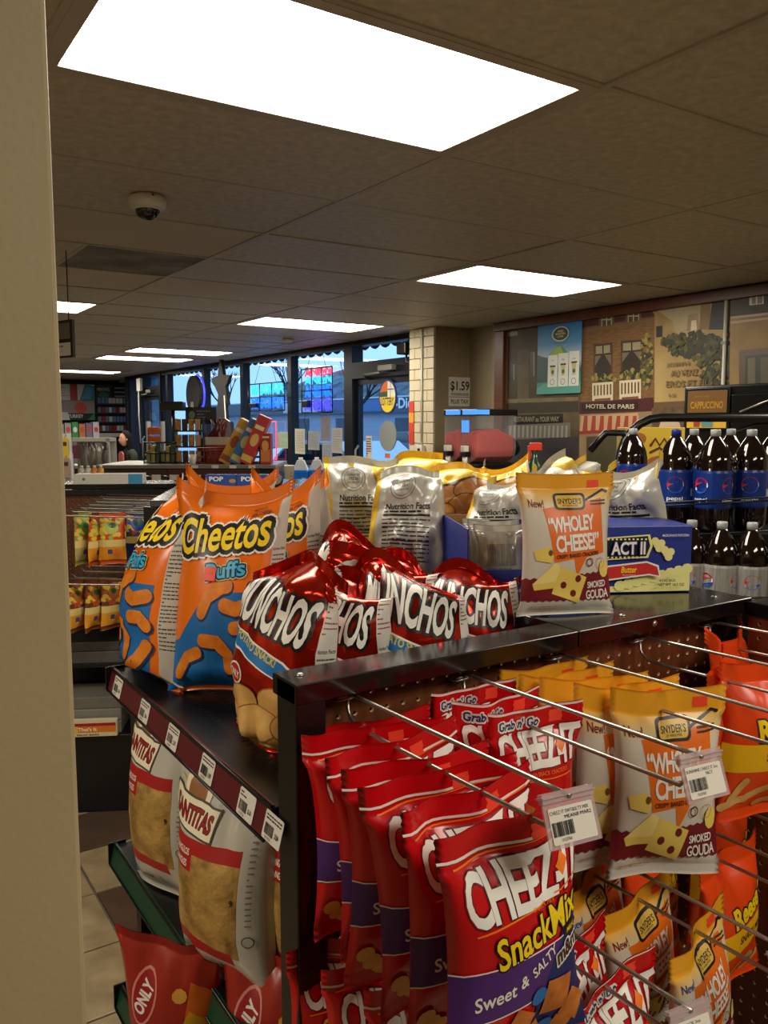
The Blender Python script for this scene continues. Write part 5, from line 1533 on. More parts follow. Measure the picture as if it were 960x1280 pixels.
# papers taped to the glass
for i, (x0, y0, x1, y1, c, lab) in enumerate(((369, 536, 381, 567, (206, 204, 182), 'cream paper sheet taped low beside the black mullion'), (385, 539, 399, 562, (176, 180, 186), 'grey paper sheet second from the black mullion'), (401, 519, 413, 551, (150, 146, 160), 'mauve paper sheet taped highest on the window'), (403, 553, 415, 588, (170, 180, 200), 'pale blue sheet under the mauve sheet'), (415, 535, 428, 566, (196, 194, 190), 'printed paper sheet nearest the door jamb'), (347, 540, 360, 560, (150, 176, 150), 'small greenish sheet in the middle window'))):
    a = at_x(x0, y1, 5.05); b = at_x(x1, y0, 5.05); w, h = a.y - b.y, b.z - a.z
    o = MB().box(-.001, .001, -w, 0, 0, h, mat('sheet_%d' % i, c, .8)).build('paper_notice', None, (5.05, a.y, a.z)); tag(o, lab, 'notice', 'notices on the windows')
    flat_print(Print().lines(w * .12, h * .1, w * .88, h * .9, 12, flat(130, 130, 130), .3, i), 'print', o, rot=(0, 0, R(-90)), depth=.0015)
# lottery sign and blank oval on the door
c = at_x(485, 496, 5.05)
e = empty('lottery_sign', (5.05, c.y, c.z), 0, 'round lottery sign hanging on the glass door', 'sign')
MB().prism([(.17 * math.cos(2 * PI * k / 28), .19 * math.sin(2 * PI * k / 28)) for k in range(28)], -.006, .006, flat(28, 36, 116), 'x').build('sign_plate', e)
p = Print(); p.disc(0, 0, .150, .168, flat(226, 222, 200), 28); p.disc(0, 0, .150, .168, flat(222, 110, 30), 10, 90, 180).disc(0, .0, .150, .168, flat(40, 96, 50), 8, 150, 200)
p.poly([(-.15, .0), (0, 0), (0, .168), (-.09, .135), (-.14, .07)], flat(214, 104, 34)); p.poly([(-.15, 0), (0, 0), (-.0, .06), (-.14, .05)], flat(36, 84, 44)); p.rect(.005, .075, .12, .085, flat(28, 36, 116)); p.rect(.055, .0, .062, .16, flat(28, 36, 116))
p.disc(0, 0, .150, .168, flat(238, 206, 40), 16, 180, 360); p.text('LOTTERY', 0, -.05, .25, .085, flat(20, 28, 96), .02)
flat_print(p, 'sign_print', e, y=-.006, rot=(0, 0, R(-90)))
MB().tube([(0, 0, .19), (0, 0, .26)], .004, M_black, 6).build('hook', e)
c = at_x(485, 545, 5.06)
e = empty('oval_plate', (5.06, c.y, c.z), 0, 'plain grey oval plate on the glass door below the lottery sign', 'sign')
MB().prism([(.165 * math.cos(2 * PI * k / 28), .165 * math.sin(2 * PI * k / 28)) for k in range(28)], -.006, .006, mat('grey_plate', (132, 138, 136), .6), 'x').build('plate', e)
MB().box(-.008, -.006, -.05, .05, -.24, -.19, flat(214, 110, 60)).build('sticker', e)
c = at_x(461, 556, 5.06)
e = empty('hours_sticker', (5.06, c.y, c.z), 0, 'white sticker strip on the left side of the glass door', 'sticker')
MB().box(-.002, .002, -.06, .06, -.16, .10, M_paper).build('sheet', e)
flat_print(Print().lines(-.05, -.14, .05, .08, 8, flat(90, 60, 60), .5, 3), 'print', e, y=-.003, rot=(0, 0, R(-90)))
c = at_x(508, 437, 4.95)
e = empty('motion_sensor', (4.95, c.y, c.z), 0, 'black motion sensor on a bracket above the glass door', 'sensor')
MB().box(-.08, .05, -.09, .07, -.05, .07, M_black, ch=.012).build('housing', e); MB().tube([(0, 0, -.05), (0, 0, -.13), (.05, -.10, -.14), (.1, -.22, -.14)], .012, M_black, 8).build('bracket', e); MB().tube([(0, 0, .06), (.02, -.06, .14), (.05, -.12, .12)], .006, M_black, 6).build('cable', e)

# security dome
c = at_z(184, 246, CEIL)
e = empty('dome_camera', (c.x, c.y, CEIL), 0, 'white dome security camera on the ceiling', 'security camera')
MB().lathe([(.062, -.050), (.072, -.042), (.076, -.015), (.072, 0)], M_white, 28).build('base', e)
MB().lathe([(.001, -.094), (.020, -.091), (.038, -.080), (.048, -.064), (.051, -.048)], mat('smoked_dome', (16, 16, 18), .08, spec=.8), 28).build('dome', e)
MB().lathe([(.050, -.054), (.056, -.052), (.056, -.046)], M_white, 28).build('ring', e)
MB().box(-.004, .004, -.075, -.070, -.012, -.004, M_ink).build('screw', e)
c = at_z(360, 424, CEIL)
o = MB().lathe([(.05, -.035), (.065, -.02), (.065, 0)], M_white, 20).build('smoke_detector', None, (c.x, c.y, CEIL)); tag(o, 'small white smoke detector on the ceiling by the windows', 'smoke detector')
# hanging aisle sign by the wall edge
c = at_d(71, 425, 4.6)
e = empty('hanging_sign', (c.x, c.y, c.z), R(-70), 'small hanging menu sign at the edge of the beige wall', 'sign')
MB().box(-.16, .16, -.008, .008, -.10, .10, flat(44, 30, 26)).build('board', e)
p = Print(); p.rect(-.14, -.09, .14, -.02, M_inkw); p.lines(-.12, -.08, .12, -.03, 3, M_ink, .4); p.rect(-.14, 0, .14, .085, flat(120, 112, 100)); flat_print(p, 'print', e, y=-.008)
for s in (-.12, .12): MB().tube([(s, 0, .10), (s, 0, CEIL - c.z)], .003, M_black, 5).build('chain', e)

# ------------------------------------------------------------------ outside: awning, lot, street, hill
e = empty('awning_valance', (5.62, 7.0, 2.545), 0, 'scalloped awning edge outside the shop windows', 'awning')
pts = [(0, .35)]
n = 44
for k in range(n):
    y = 10.2 * k / n
    for t in (0, .25, .5, .75): pts.append((y + 10.2 / n * t, .07 - .055 * abs(math.sin(PI * t))))
pts += [(10.2, .07), (10.2, .35)]
MB().prism(pts, 0, .02, mat('awning_cloth', (52, 72, 96), .8), 'x').build('valance', e)
MB().box(-.38, -.30, 0, 10.2, .60, .64, M_black).build('wall_rail', e)
MB().add([(-.35, 0, .62), (-.35, 10.2, .62), (0, 10.2, .35), (0, 0, .35)], [(0, 1, 2, 3)], mat('awning_cloth', (52, 72, 96), .8)).build('cloth', e)
M_asph = mat('wet_asphalt', (96, 104, 112), .35, var=.3, scale=.6, col2=(60, 66, 74)); M_snow = mat('snow', (226, 230, 236), .8, var=.05, scale=.7, bump=.3, bscale=3)
tag(MB().box(5.4, 130, -60, 130, -.35, -.15, M_asph).build('parking_lot', None), 'wet asphalt lot and street outside the shop', 'ground', kind='structure')
rs = random.Random(9)
def mound(x, y, rx, ry, h, label):
    b = MB(); n = 14; vs = []; fs = []
    for i in range(n + 1):
        for j in range(n + 1):
            u, v = -1 + 2 * i / n, -1 + 2 * j / n; r = max(0, 1 - (u * u + v * v))
            vs.append((u * rx, v * ry, h * r ** .7 * (.75 + .5 * noise.noise(Vector((u * 2 + x, v * 2 + y, 0)))) - .02))
    for i in range(n):
        for j in range(n): k = i * (n + 1) + j; fs.append((k, k + n + 1, k + n + 2, k + 1))
    o = b.add(vs, fs, M_snow, True).build('snow_bank', None, (x, y, -.15)); return tag(o, label, 'snow', 'snow banks outside')
mound(13.5, 18.0, 2.0, 4.2, 1.0, 'snow bank outside seen through the glass door'); mound(15, 31, 1.6, 6, .9, 'long snow bank outside behind the papers'); mound(19, 47, 2, 8, .9, 'far snow bank outside left of the star sign')
e = empty('roadside_shop', (30, 40, -.15), 0, 'long pale roadside building across the street with white lettering', 'building')
PALE = mat('pale_siding', (172, 178, 196), .7, var=.06, scale=.5, stretch=(1, 1, 12))
MB().box(-2, 6, -16, 34, 0, 2.4, PALE).build('wall', e); MB().box(-2.4, 6.4, -16.4, 34.4, 2.4, 3.3, flat(70, 84, 104)).build('fascia', e); MB().box(-2, 6, -16, 34, 3.3, 3.4, M_snow).build('roof_snow', e)
for k in range(5): MB().box(-2.06, -1.98, -2 + k * 7, 1.2 + k * 7, 0.6, 2.1, flat(60, 74, 92)).build('window', e)
for k, c_ in enumerate(((176, 60, 50), (70, 110, 170), (196, 196, 200))): MB().box(-2.5, -2.41, -8 + k * 9, -3 + k * 9, 2.5, 3.2, flat(*c_)).build('sign_board', e)
p = Print(); p.text('-Dicks-', 0, 0, 2.9, .62, flat(238, 240, 244), .03)
c = at_x(511, 500, 27.5)
flat_print(p, 'lettering', e, loc=(-2.47, c.y - 40, c.z), rot=(0, 0, R(-90)))
# hill of bare woods
b = MB(); vs = []; fs = []; ny, nx = 70, 10
for i in range(nx + 1):
    for j in range(ny + 1):
        x = 62 + 34 * i / nx; y = 5 + 150 * j / ny
        h = (15 * math.sin(min(1, i / 6) * PI / 2)) * (.75 + .45 * noise.noise(Vector((y * .03, 1.3, 0)))) + 1.3 * noise.noise(Vector((x * .3, y * .35, 2))) + .8 * noise.noise(Vector((x, y * 1.1, 5)))
        vs.append((x, y, h - .4))
for i in range(nx):
    for j in range(ny): k = i * (ny + 1) + j; fs.append((k, k + ny + 1, k + ny + 2, k + 1))
tag(b.add(vs, fs, mat('wooded_hill', (120, 128, 134), .9, var=.45, scale=.5, col2=(52, 62, 66), detail=9), True).build('wooded_hill', None), 'dark wooded hill beyond the street', 'hill', kind='structure')
M_bark = mat('bare_branches', (40, 44, 50), .9)
def bare_tree(x, y, h, seed, label):
    q = random.Random(seed); b = MB(); tw = MB()
    def grow(p, d, l, r, lv):
        m_ = p + d * l * .5 + Vector((q.uniform(-.06, .06) * l, q.uniform(-.06, .06) * l, 0)); e_ = p + d * l
        (b if lv == 0 else tw).tube([p, m_, e_], [r, r * .8, r * .6], M_bark, 5, False)
        if lv >= 4: return
        for _ in range(3):
            nd = (d + Vector((q.uniform(-.8, .8), q.uniform(-.8, .8), q.uniform(-.1, .6)))).normalized(); grow(e_, nd, l * q.uniform(.55, .75), r * .55, lv + 1)
    e = empty('bare_tree', (x, y, -.15), 0, label, 'tree', 'bare trees outside')
    grow(Vector((0, 0, 0)), Vector((0, 0, 1)), h * .32, h * .022, 0)
    b.build('trunk', e); tw.build('branches', e)
for k, (x, y, h, lab) in enumerate(((20, 33, 6.5, 'bare tree behind the star sign'), (23, 45, 7.5, 'bare tree behind the oval sign'), (19, 26, 5.5, 'bare tree behind the middle neon sign'), (24, 32, 7, 'bare tree behind the red and blue neon sign'), (21, 20.5, 5.0, 'bare tree right of the lottery sign'), (26, 62, 8, 'bare tree seen through the far door'))): bare_tree(x, y, h, k + 3, lab)
# parked car
def car(x, y, rz, col, label):
    e = empty('parked_car', (x, y, -.15), rz, label, 'car', 'cars outside')
    m = mat('car_paint_%d' % col[0], col, .25, coat=.6)
    prof = [(-2.1, .35), (2.1, .35), (2.15, .75), (1.9, .9), (1.0, .98), (.35, 1.42), (-1.1, 1.45), (-1.85, .98), (-2.15, .92)]
    MB().prism(prof, -.85, .85, m, 'y').build('body', e)
    MB().prism([(.86, .99), (.33, 1.38), (-1.05, 1.40), (-1.65, .99)], -.86, .86, mat('car_glass', (30, 40, 52), .08), 'y').build('windows', e)
    for sx in (-1.3, 1.3):
        for sy in (-.8, .8): MB().lathe([(.33, -.09), (.33, .09)], mat('tyre', (18, 18, 20), .8), 20, Matrix.Translation((sx, sy, .33)) @ Matrix.Rotation(R(90), 4, 'X'), False).build('wheel', e)
    for sy in (-.6, .6): MB().box(2.08, 2.16, sy - .16, sy + .16, .66, .78, mat('headlamp', (226, 232, 240), .1)).build('headlamp', e)
car(8.6, 15.0, R(100), (190, 206, 220), 'pale parked car outside behind the window papers')
car(21, 29.5, R(80), (60, 70, 90), 'dark car on the street seen through the glass door')
# ------------------------------------------------------------------ bottle rack on the right
VW = R(-33.4)      # many islands stand square to the view rather than to the walls
FH = Vector((FW.x, FW.y, 0)).normalized()
def on(px, d, z): 
    p = polar(px, d); return (p.x, p.y, z)
M_cola = mat('cola_bottle', (20, 10, 8), .06, spec=.7); M_lblue = mat('blue_label', (11, 46, 124), .3); M_lsil = mat('silver_label', (168, 166, 162), .3, metal=.35, var=.3, scale=50, stretch=(3, 3, .2))
M_capw = mat('bottle_cap', (176, 180, 184), .4); M_capb = mat('blue_bottle_cap', (24, 50, 130), .4)
def globe(p, cx, cz, r):
    p.disc(cx, cz, r, r, flat(232, 232, 236), 22)
    p.poly([(cx + r * math.cos(R(a)), cz + r * math.sin(R(a))) for a in range(20, 201, 15)] + [(cx - r * .4, cz + r * .05), (cx + r * .3, cz + r * .35)], flat(206, 30, 44))
    p.poly([(cx + r * math.cos(R(a)), cz + r * math.sin(R(a))) for a in range(220, 351, 13)] + [(cx + r * .45, cz - r * .35), (cx - r * .2, cz - r * .5)], flat(20, 70, 176))
def wrap_print(pr, rad, name, parent, m_off=.0006):
    """bend a flat print round an upright cylinder (front at -y)"""
    V = []; F = []; MI = []; mats = []
    for k, (vs, fs, m) in enumerate(pr.items):
        if m not in mats: mats.append(m)
        b0 = len(V); r = rad + m_off + .0002 * k
        V += [(r * math.sin(x / rad), -r * math.cos(x / rad), z) for x, z in vs]
        F += [[b0 + a for a in f] for f in fs]; MI += [mats.index(m)] * len(fs)
    me = bpy.data.meshes.new(name); me.from_pydata(V, [], F)
    for m in mats: me.materials.append(m)
    me.polygons.foreach_set('material_index', MI); me.update()
    return me
def bottle_meshes(lab, capm, diet):
    prof = [(.030, 0), (.046, .004), (.052, .018), (.054, .045), (.0535, .07), (.0555, .075, lab), (.0555, .19, lab), (.0535, .195), (.054, .215), (.048, .245), (.034, .275), (.020, .295), (.014, .305)]
    body = MB().lathe(prof, M_cola, 24).mesh('bottle_body')
    cap = MB().lathe([(.0155, .302), (.0158, .320), (.0145, .324), (.001, .325)], capm, 20).mesh('cap')
    p = Print()
    p.rects([(-.165 + .011 * k, .078, -.154 + .011 * k, .187) for k in range(30)], lab)
    for x in (-.02, .075, -.115):
        globe(p, x, .148, .026 if not diet else .022)
        p.text('pepsi' if not diet else 'diet pepsi', x, .102, .05, .016, flat(226, 230, 240) if not diet else flat(30, 60, 130), .02)
    p.bars(.034, .11, .05, .135, flat(220, 224, 230), 9, 2)
    return body, cap, wrap_print(p, .0557, 'label_print', None)
_bt = bottle_meshes(M_lblue, M_capw, False); _bb = bottle_meshes(M_lblue, M_capb, False); _bd = bottle_meshes(M_lsil, M_capw, True)
def bottle(ms, loc, rz, label, grp):
    e = empty('soda_bottle', loc, rz, label, 'bottle', grp)
    link('bottle_body', ms[0], e); link('cap', ms[1], e); link('label_print', ms[2], e); return e
G1 = 'cola bottles on the upper tier'; G2 = 'diet cola bottles on the lower tier'
z1, z2 = 1.315, 1.035
for ms, px, d, rz, lab in ((_bb, 844, 2.72, -30, 'two litre cola bottle with blue cap, leftmost of the front row'), (_bt, 893, 2.66, 20, 'two litre cola bottle in the middle of the upper front row'), (_bt, 938, 2.70, -35, 'two litre cola bottle at the right end of the upper front row'),
                           (_bt, 866, 2.95, 10, 'two litre cola bottle behind the blue capped one'), (_bt, 912, 2.95, 60, 'two litre cola bottle in the upper back row by the machine'), (_bt, 790, 3.10, 40, 'two litre cola bottle peeking up behind the silver bag'), (_bt, 965, 2.9, 10, 'two litre cola bottle at the right edge of the upper tier')):
    bottle(ms, on(px, d, z1), R(rz), lab, G1)
for px, d, rz, lab in ((868, 2.58, -40, 'diet cola bottle with silver label next to the popcorn box'), (906, 2.54, 20, 'diet cola bottle with silver label in the middle of the lower tier'), (944, 2.52, -30, 'diet cola bottle with silver label at the right of the lower tier'), (985, 2.5, -30, 'diet cola bottle with silver label at the right edge')):
    bottle(_bd, on(px, d, z2), R(rz), lab, G2)
rk = empty('bottle_rack', on(895, 2.75, 0), VW, 'black wire and tube rack holding tiers of cola bottles', 'rack')
def rp(n, b): return b.build(n, rk)
rp('shelf', MB().box(-.32, .42, -.17, .34, z1 - .012, z1 - .001, M_black)); rp('shelf', MB().box(-.26, .42, -.30, -.10, z2 - .012, z2 - .001, M_black))
for s in (-.33, .43):
    for y in (-.20, .33): rp('post', MB().box(s - .012, s + .012, y - .012, y + .012, 0, 1.42 if y < 0 else 1.5, M_black))
for z, y, dz in ((z1 + .115, -.19, .02), (z1 + .105, -.19, .02), (z1 + .01, -.19, .02), (z2 + .11, -.32, .0), (z2 + .07, -.32, .0)): rp('rail', MB().tube([(-.34, y, z - dz), (.44, y, z + dz)], .0035, M_black, 6))
rp('brace', MB().tube([(.0, -.33, z2 - .05), (.10, -.33, z2 + .20)], .004, M_black, 6)); rp('back_panel', MB().box(-.32, .42, .335, .345, .1, z1 + .02, M_black)); rp('base', MB().box(-.34, .44, -.30, .34, 0, .12, M_black))
for z in (.25, .5, .78): rp('shelf', MB().box(-.32, .42, -.28, .33, z, z + .01, M_black))
# arched tube behind the bottles
ar = empty('tube_arch', on(800, 3.3, 0), VW, 'thick black bent tube arch behind the cola bottles', 'rack')
pts = [(-.085, 0, 0), (-.085, 0, 1.50)] + [(-.085 + .16 * (1 - math.cos(R(a))), 0, 1.50 + .18 * math.sin(R(a))) for a in range(15, 91, 15)] + [(.95, 0, 1.68), (1.05, 0, 1.65), (1.1, 0, 1.55), (1.1, 0, 0)]
MB().tube(pts, .017, M_black, 10).build('tube', ar)
MB().tube([(.28, .02, 1.42), (.30, .02, 1.54), (.36, .02, 1.62), (.46, .02, 1.65), (.9, .02, 1.66)], .012, M_black, 8).build('inner_tube', ar)
MB().tube([(-.20, 0, 1.55), (-.14, 0, 1.62), (-.07, 0, 1.62), (-.03, 0, 1.56)], .014, M_black, 8).build('hand_loop', ar)
MB().box(-.1, 1.12, -.15, .15, 0, .03, M_black).build('base', ar)
e = empty('yellow_carton', on(818, 3.7, 1.34), VW, 'yellow printed carton behind the cola bottles', 'box')
MB().box(-.13, .13, 0, .15, 0, .30, mat('yellow_carton', (206, 172, 50), .5), ch=.003).build('carton', e)
p = Print(); p.disc(-.07, .25, .03, .026, flat(160, 96, 40), 16); 
p.stroke([(-.02, .22), (.0, .25), (.02, .22), (.04, .25), (.06, .22), (.10, .25)], .012, flat(96, 50, 26)); p.stroke([(-.02, .19), (.02, .21), (.05, .185), (.10, .20)], .012, flat(96, 50, 26)); p.disc(.02, .14, .06, .035, flat(150, 92, 50), 14); flat_print(p, 'front_print', e)
MB().box(-.14, .14, -.02, .2, -.42, -.001, M_black).build('stand', e)
e = empty('spray_bottle', on(668, 3.6, 1.30), VW, 'bottle with red trigger cap standing behind the silver bags', 'bottle')
MB().lathe([(.04, 0), (.042, .12), (.03, .18), (.014, .21), (.014, .24)], mat('green_bottle', (24, 60, 36), .2), 18).build('bottle_body', e)
MB().box(-.022, .03, -.014, .014, .24, .275, mat('red_trigger', (206, 52, 30), .4), ch=.005).box(-.03, -.018, -.01, .01, .20, .262, mat('red_trigger', (206, 52, 30), .4), ch=.003).build('trigger', e)
MB().box(-.07, .07, -.07, .07, -1.30, -.001, M_black).build('stand', e)

# ------------------------------------------------------------------ second island (B), angled, left of centre
BR_ = R(-27)
gb = empty('island_display', (1.06, 3.32, 0), BR_, 'second black display island with angled pegboard wing and candy hooks', 'display rack')
def bp(n, b): return b.build(n, gb)
SHEENTOP = mat('deck_sheen_grey', (58, 58, 60), .18, spec=.6)  # glossy black top, its colour greyed to stand for reflected ceiling lights
bp('deck', MB().box(-.0, 1.15, -.02, .92, 1.325, 1.35, SHEENTOP, ch=.002)); bp('deck', MB().box(-.62, 1.15, .925, 1.20, 1.325, 1.35, M_blackg, ch=.002))
bp('post', MB().box(-.025, .025, -.025, .025, 0, 1.324, M_black, ch=.002)); bp('post', MB().box(-.64, -.60, .90, .94, 0, 1.324, M_black, ch=.002))
o = link('pegboard', pegboard(.60, .70), gb, (-.60, .905, .62)); o = link('pegboard', pegboard(.86, .72), gb, (-.001, .90, .60), (0, 0, R(-90)))
bp('back_panel', MB().box(-.60, 0, .912, .922, .1, 1.32, M_dark)); bp('wing_panel', MB().box(.008, .02, .03, .90, .1, 1.32, M_dark)); bp('front_panel', MB().box(.026, 1.12, .005, .02, .1, 1.32, M_peg))
bp('top_rail', MB().box(-.60, 0, .88, .904, 1.30, 1.324, M_black)); bp('end_panel', MB().box(1.12, 1.14, .0, 1.19, 0, 1.324, M_black)); bp('rear_panel', MB().box(-.6, 1.12, 1.17, 1.19, 0, 1.324, M_black))
bp('base', MB().box(-.60, 0, .10, .88, 0, .34, M_black, ch=.004))
sh1 = bp('shelf', MB().box(-.60, -.002, .22, .90, .60, .615, M_shelf)); sh2 = bp('shelf', MB().box(-.60, -.002, .30, .90, .815, .83, M_shelf))
_hb = MB().tube([(.01, 0, 0), (-.02, 0, .0), (-.36, 0, .012), (-.375, 0, .03)], .004, M_chrome, 6).mesh('hook_wire'); _hb2 = MB().tube([(.01, 0, .022), (-.02, 0, .024), (-.35, 0, .036)], .003, M_chrome, 6).mesh('label_arm')
MW_ = Matrix.Translation((1.06, 3.32, 0)) @ Matrix.Rotation(BR_, 4, 'Z')
ords = ('nearest', 'second', 'third', 'fourth', 'fifth', 'farthest')
for t, z in enumerate((1.27, .985)):
    for k in range(6):
        p_ = MW_ @ Vector((0, .08 + .15 * k, z))
        e = empty('peg_hook', p_, BR_, '%s wire hook from the aisle on the %s row of the second island' % (ords[k], ('upper', 'lower')[t]), 'hook', 'hooks on the second island')
        link('hook_wire', _hb, e); link('label_arm', _hb2, e)
# candy bags there
def candy_print(c1, c2, c3):
    p = Print(); q = random.Random(4)
    for _ in range(26): p.disc(q.uniform(-.05, .05), q.uniform(.11, .19), .012, .010, flat(*q.choice((c1, c2, (206, 170, 60), (190, 60, 30)))), 8)
    p.disc(0, .155, .03, .028, flat(*c1), 14); p.disc(.002, .165, .018, .012, flat(40, 84, 30), 10); p.rect(-.06, .075, .06, .105, flat(206, 180, 110)); p.rect(-.06, .02, .06, .075, flat(*c3)); p.rect(-.02, .045, .0, .065, flat(60, 70, 110)); p.disc(.02, .05, .02, .018, flat(206, 110, 30), 10)
    return p
def candy(name, col, c1, c2, c3, seed): return BagKind(name, [Bag(.115, .215, .045, seed, .018, .012, .005, 1.1, .006, .008, creases=.008, nu=12, body=14), Bag(.115, .215, .045, seed + 1, .018, .012, .006, 1.1, .01, .012, creases=.008, nu=12, body=14, twist=.4)], film(name, col, .3), candy_print(c1, c2, c3))
k1 = candy('trail_mix_bag', (190, 74, 24), (150, 160, 60), (206, 180, 60), (206, 130, 30), 201); k2 = candy('green_candy_bag', (150, 150, 70), (90, 140, 60), (196, 190, 110), (160, 150, 90), 205); k3 = candy('blue_candy_bag', (22, 50, 120), (30, 70, 150), (80, 60, 50), (18, 40, 100), 209); k4 = candy('nut_bag', (120, 60, 30), (160, 90, 40), (90, 50, 30), (206, 140, 40), 213)
def hangB(kd, v, u, w, z, rz, lab):
    p_ = MW_ @ Vector((u, w, 0)); hang(kd, v, p_.x, p_.y, z, math.degrees(BR_) + rz, lab, 'candy bag', 'candy bags on the second island')
hangB(k1, 0, -.18, .12, 1.275, 8, 'orange trail mix bag hanging nearest on the second island'); hangB(k1, 1, -.25, .14, 1.27, 60, 'orange trail mix bag seen edge on behind the nearest one'); hangB(k2, 0, -.31, .16, 1.27, 66, 'green and yellow candy bag at the wire tips'); hangB(k2, 1, -.335, .30, 1.27, 60, 'green candy bag behind the first green one')
hangB(k3, 0, -.10, .26, 1.27, 15, 'blue candy bag behind the orange trail mix bag'); hangB(k3, 1, -.05, .40, 1.27, 20, 'dark blue candy bag near the island wing'); hangB(k3, 0, -.20, .45, 1.27, 5, 'blue candy bag deep on the island hooks')
for k, u in enumerate((-.34, -.27, -.20)): hangB(k4, k, u, .12 + .02 * k, .99, 62 - 8 * k, ('brown nut bag at the lower wire tips', 'brown nut bag in the middle of the lower wires', 'brown nut bag nearest the wing on the lower wires')[k])
hangB(k3, 1, -.10, .22, .99, 10, 'dark blue candy bag on the lower wires'); hangB(k3, 0, -.05, .36, .99, 10, 'blue candy bag at the back of the lower wires')
# boxes on its lower shelves
def tray(u, w, z, W, D, H, col, label, pr=None, name='candy_box', rz=0, inside=None):
    p_ = MW_ @ Vector((u, w, z)); e = empty(name, p_, BR_ + rz, label, 'box', 'boxes on the second island')
    m = mat('carton_%d_%d_%d' % col, col, .5, var=.08, scale=20)
    MB().box(-W / 2, W / 2, 0, D, 0, H, m, ch=.002).build('carton', e)
    if inside:
        q = random.Random(int(u * 100)); 
        for k in range(7): MB().box(-W / 2 + .012 + k * (W - .024) / 7, -W / 2 + .005 + (k + 1) * (W - .024) / 7, .01, D * .8, H - .002, H + q.uniform(.012, .024), flat(*q.choice(inside)), ch=.002).build('packet', e)
    if pr: flat_print(pr, 'front_print', e)
    return e
p = Print(); q = random.Random(2)
for k in range(16): p.rect(-.12 + k * .015, .01, -.108 + k * .015, .04, flat(*q.choice(((60, 90, 130), (150, 140, 60), (80, 110, 70), (150, 150, 150)))))
tray(-.28, .26, .83, .26, .18, .05, (110, 96, 76), 'open candy tray with bright packets on the island shelf', p, inside=((206, 196, 170), (180, 60, 60), (210, 210, 200), (120, 150, 170)))
tray(-.10, .34, .83, .16, .2, .09, (120, 104, 82), 'brown open candy carton beside the wing', inside=((220, 214, 206), (190, 60, 70), (210, 200, 190)))
tray(-.30, .24, .615, .27, .22, .05, (86, 84, 82), 'grey flat carton on the lower island shelf', name='flat_carton')
tray(-.30, .25, .666, .27, .22, .04, (70, 68, 66), 'dark grey flat carton stacked on the grey one', name='flat_carton')
tray(-.30, .12, .341, .26, .22, .05, (132, 128, 118), 'pale grey carton lowest in the stack by the floor', name='flat_carton')
tray(-.30, .13, .392, .26, .22, .05, (120, 116, 108), 'pale grey carton second in the stack by the floor', name='flat_carton'); tray(-.30, .14, .443, .26, .2, .05, (104, 100, 92), 'grey carton on top of the stack by the floor', name='flat_carton')
p = Print(); p.rect(-.115, .0, .115, .07, flat(206, 190, 150)); p.rect(-.115, .045, .115, .058, flat(150, 30, 36)); p.rect(-.115, .018, .115, .045, flat(206, 110, 34)); p.rect(-.115, .018, -.04, .045, flat(220, 170, 50)); p.disc(-.10, .02, .02, .018, flat(140, 60, 30), 12); p.text("That's It.", .0, .032, .08, .016, flat(240, 232, 200), .02); p.text('FRUIT BARS', 0, .008, .09, .007, flat(60, 50, 40), .02)
tray(-.30, .085, .341, .24, .03, .07, (200, 186, 150), 'small red and yellow fruit bar box low on the second island', p, name='fruit_bar_box')
# things along the top of the island
p = Print(); p.rect(-.17, 0, .17, .05, flat(206, 204, 194)); p.rect(.10, 0, .17, .05, flat(60, 140, 190)); p.disc(-.12, .025, .008, .008, flat(120, 110, 100), 8)
tray(-.36, .93, 1.35, .34, .12, .05, (200, 198, 188), 'long white box with a blue end on top of the second island', p, name='long_carton')
for k in range(2):
    p = Print(); p.rect(-.075, 0, .078, .055, flat(34, 70, 148)); p.text('POP', -.02, .034, .07, .024, flat(220, 224, 232), .04, outline=[(flat(20, 36, 80), .002)]); p.disc(.06, .024, .018, .01, flat(180, 130, 80), 10)
    p_ = polar(275 + 40 * k, 4.12); e = empty('pastry_box', (p_.x, p_.y, 1.35), VW, ('left blue toaster pastry box on the second island', 'right blue toaster pastry box on the second island')[k], 'box', 'pastry boxes')
    MB().box(-.075, .075, 0, .06, 0, .055, mat('pastry_blue', (34, 70, 148), .4), ch=.002).build('carton', e); flat_print(p, 'front_print', e)
for k, c in enumerate(((206, 196, 176), (206, 200, 180), (222, 130, 30), (230, 150, 40))):
    p_ = polar(102 + 8 * k, 4.55); e = empty('juice_bottle', (p_.x, p_.y, 1.35), 0, ('first small white bottle from the beige wall on the island', 'second small white bottle from the beige wall on the island', 'small orange juice bottle next to the white bottles', 'small orange juice bottle at the right of the row')[k], 'bottle', 'small bottles on the second island')
    MB().lathe([(.016, 0), (.017, .05), (.012, .062), (.008, .066)], mat('juice_%d' % k, c, .25), 12).build('bottle_body', e); MB().lathe([(.009, .066), (.009, .078), (.001, .079)], M_white, 12).build('cap', e)

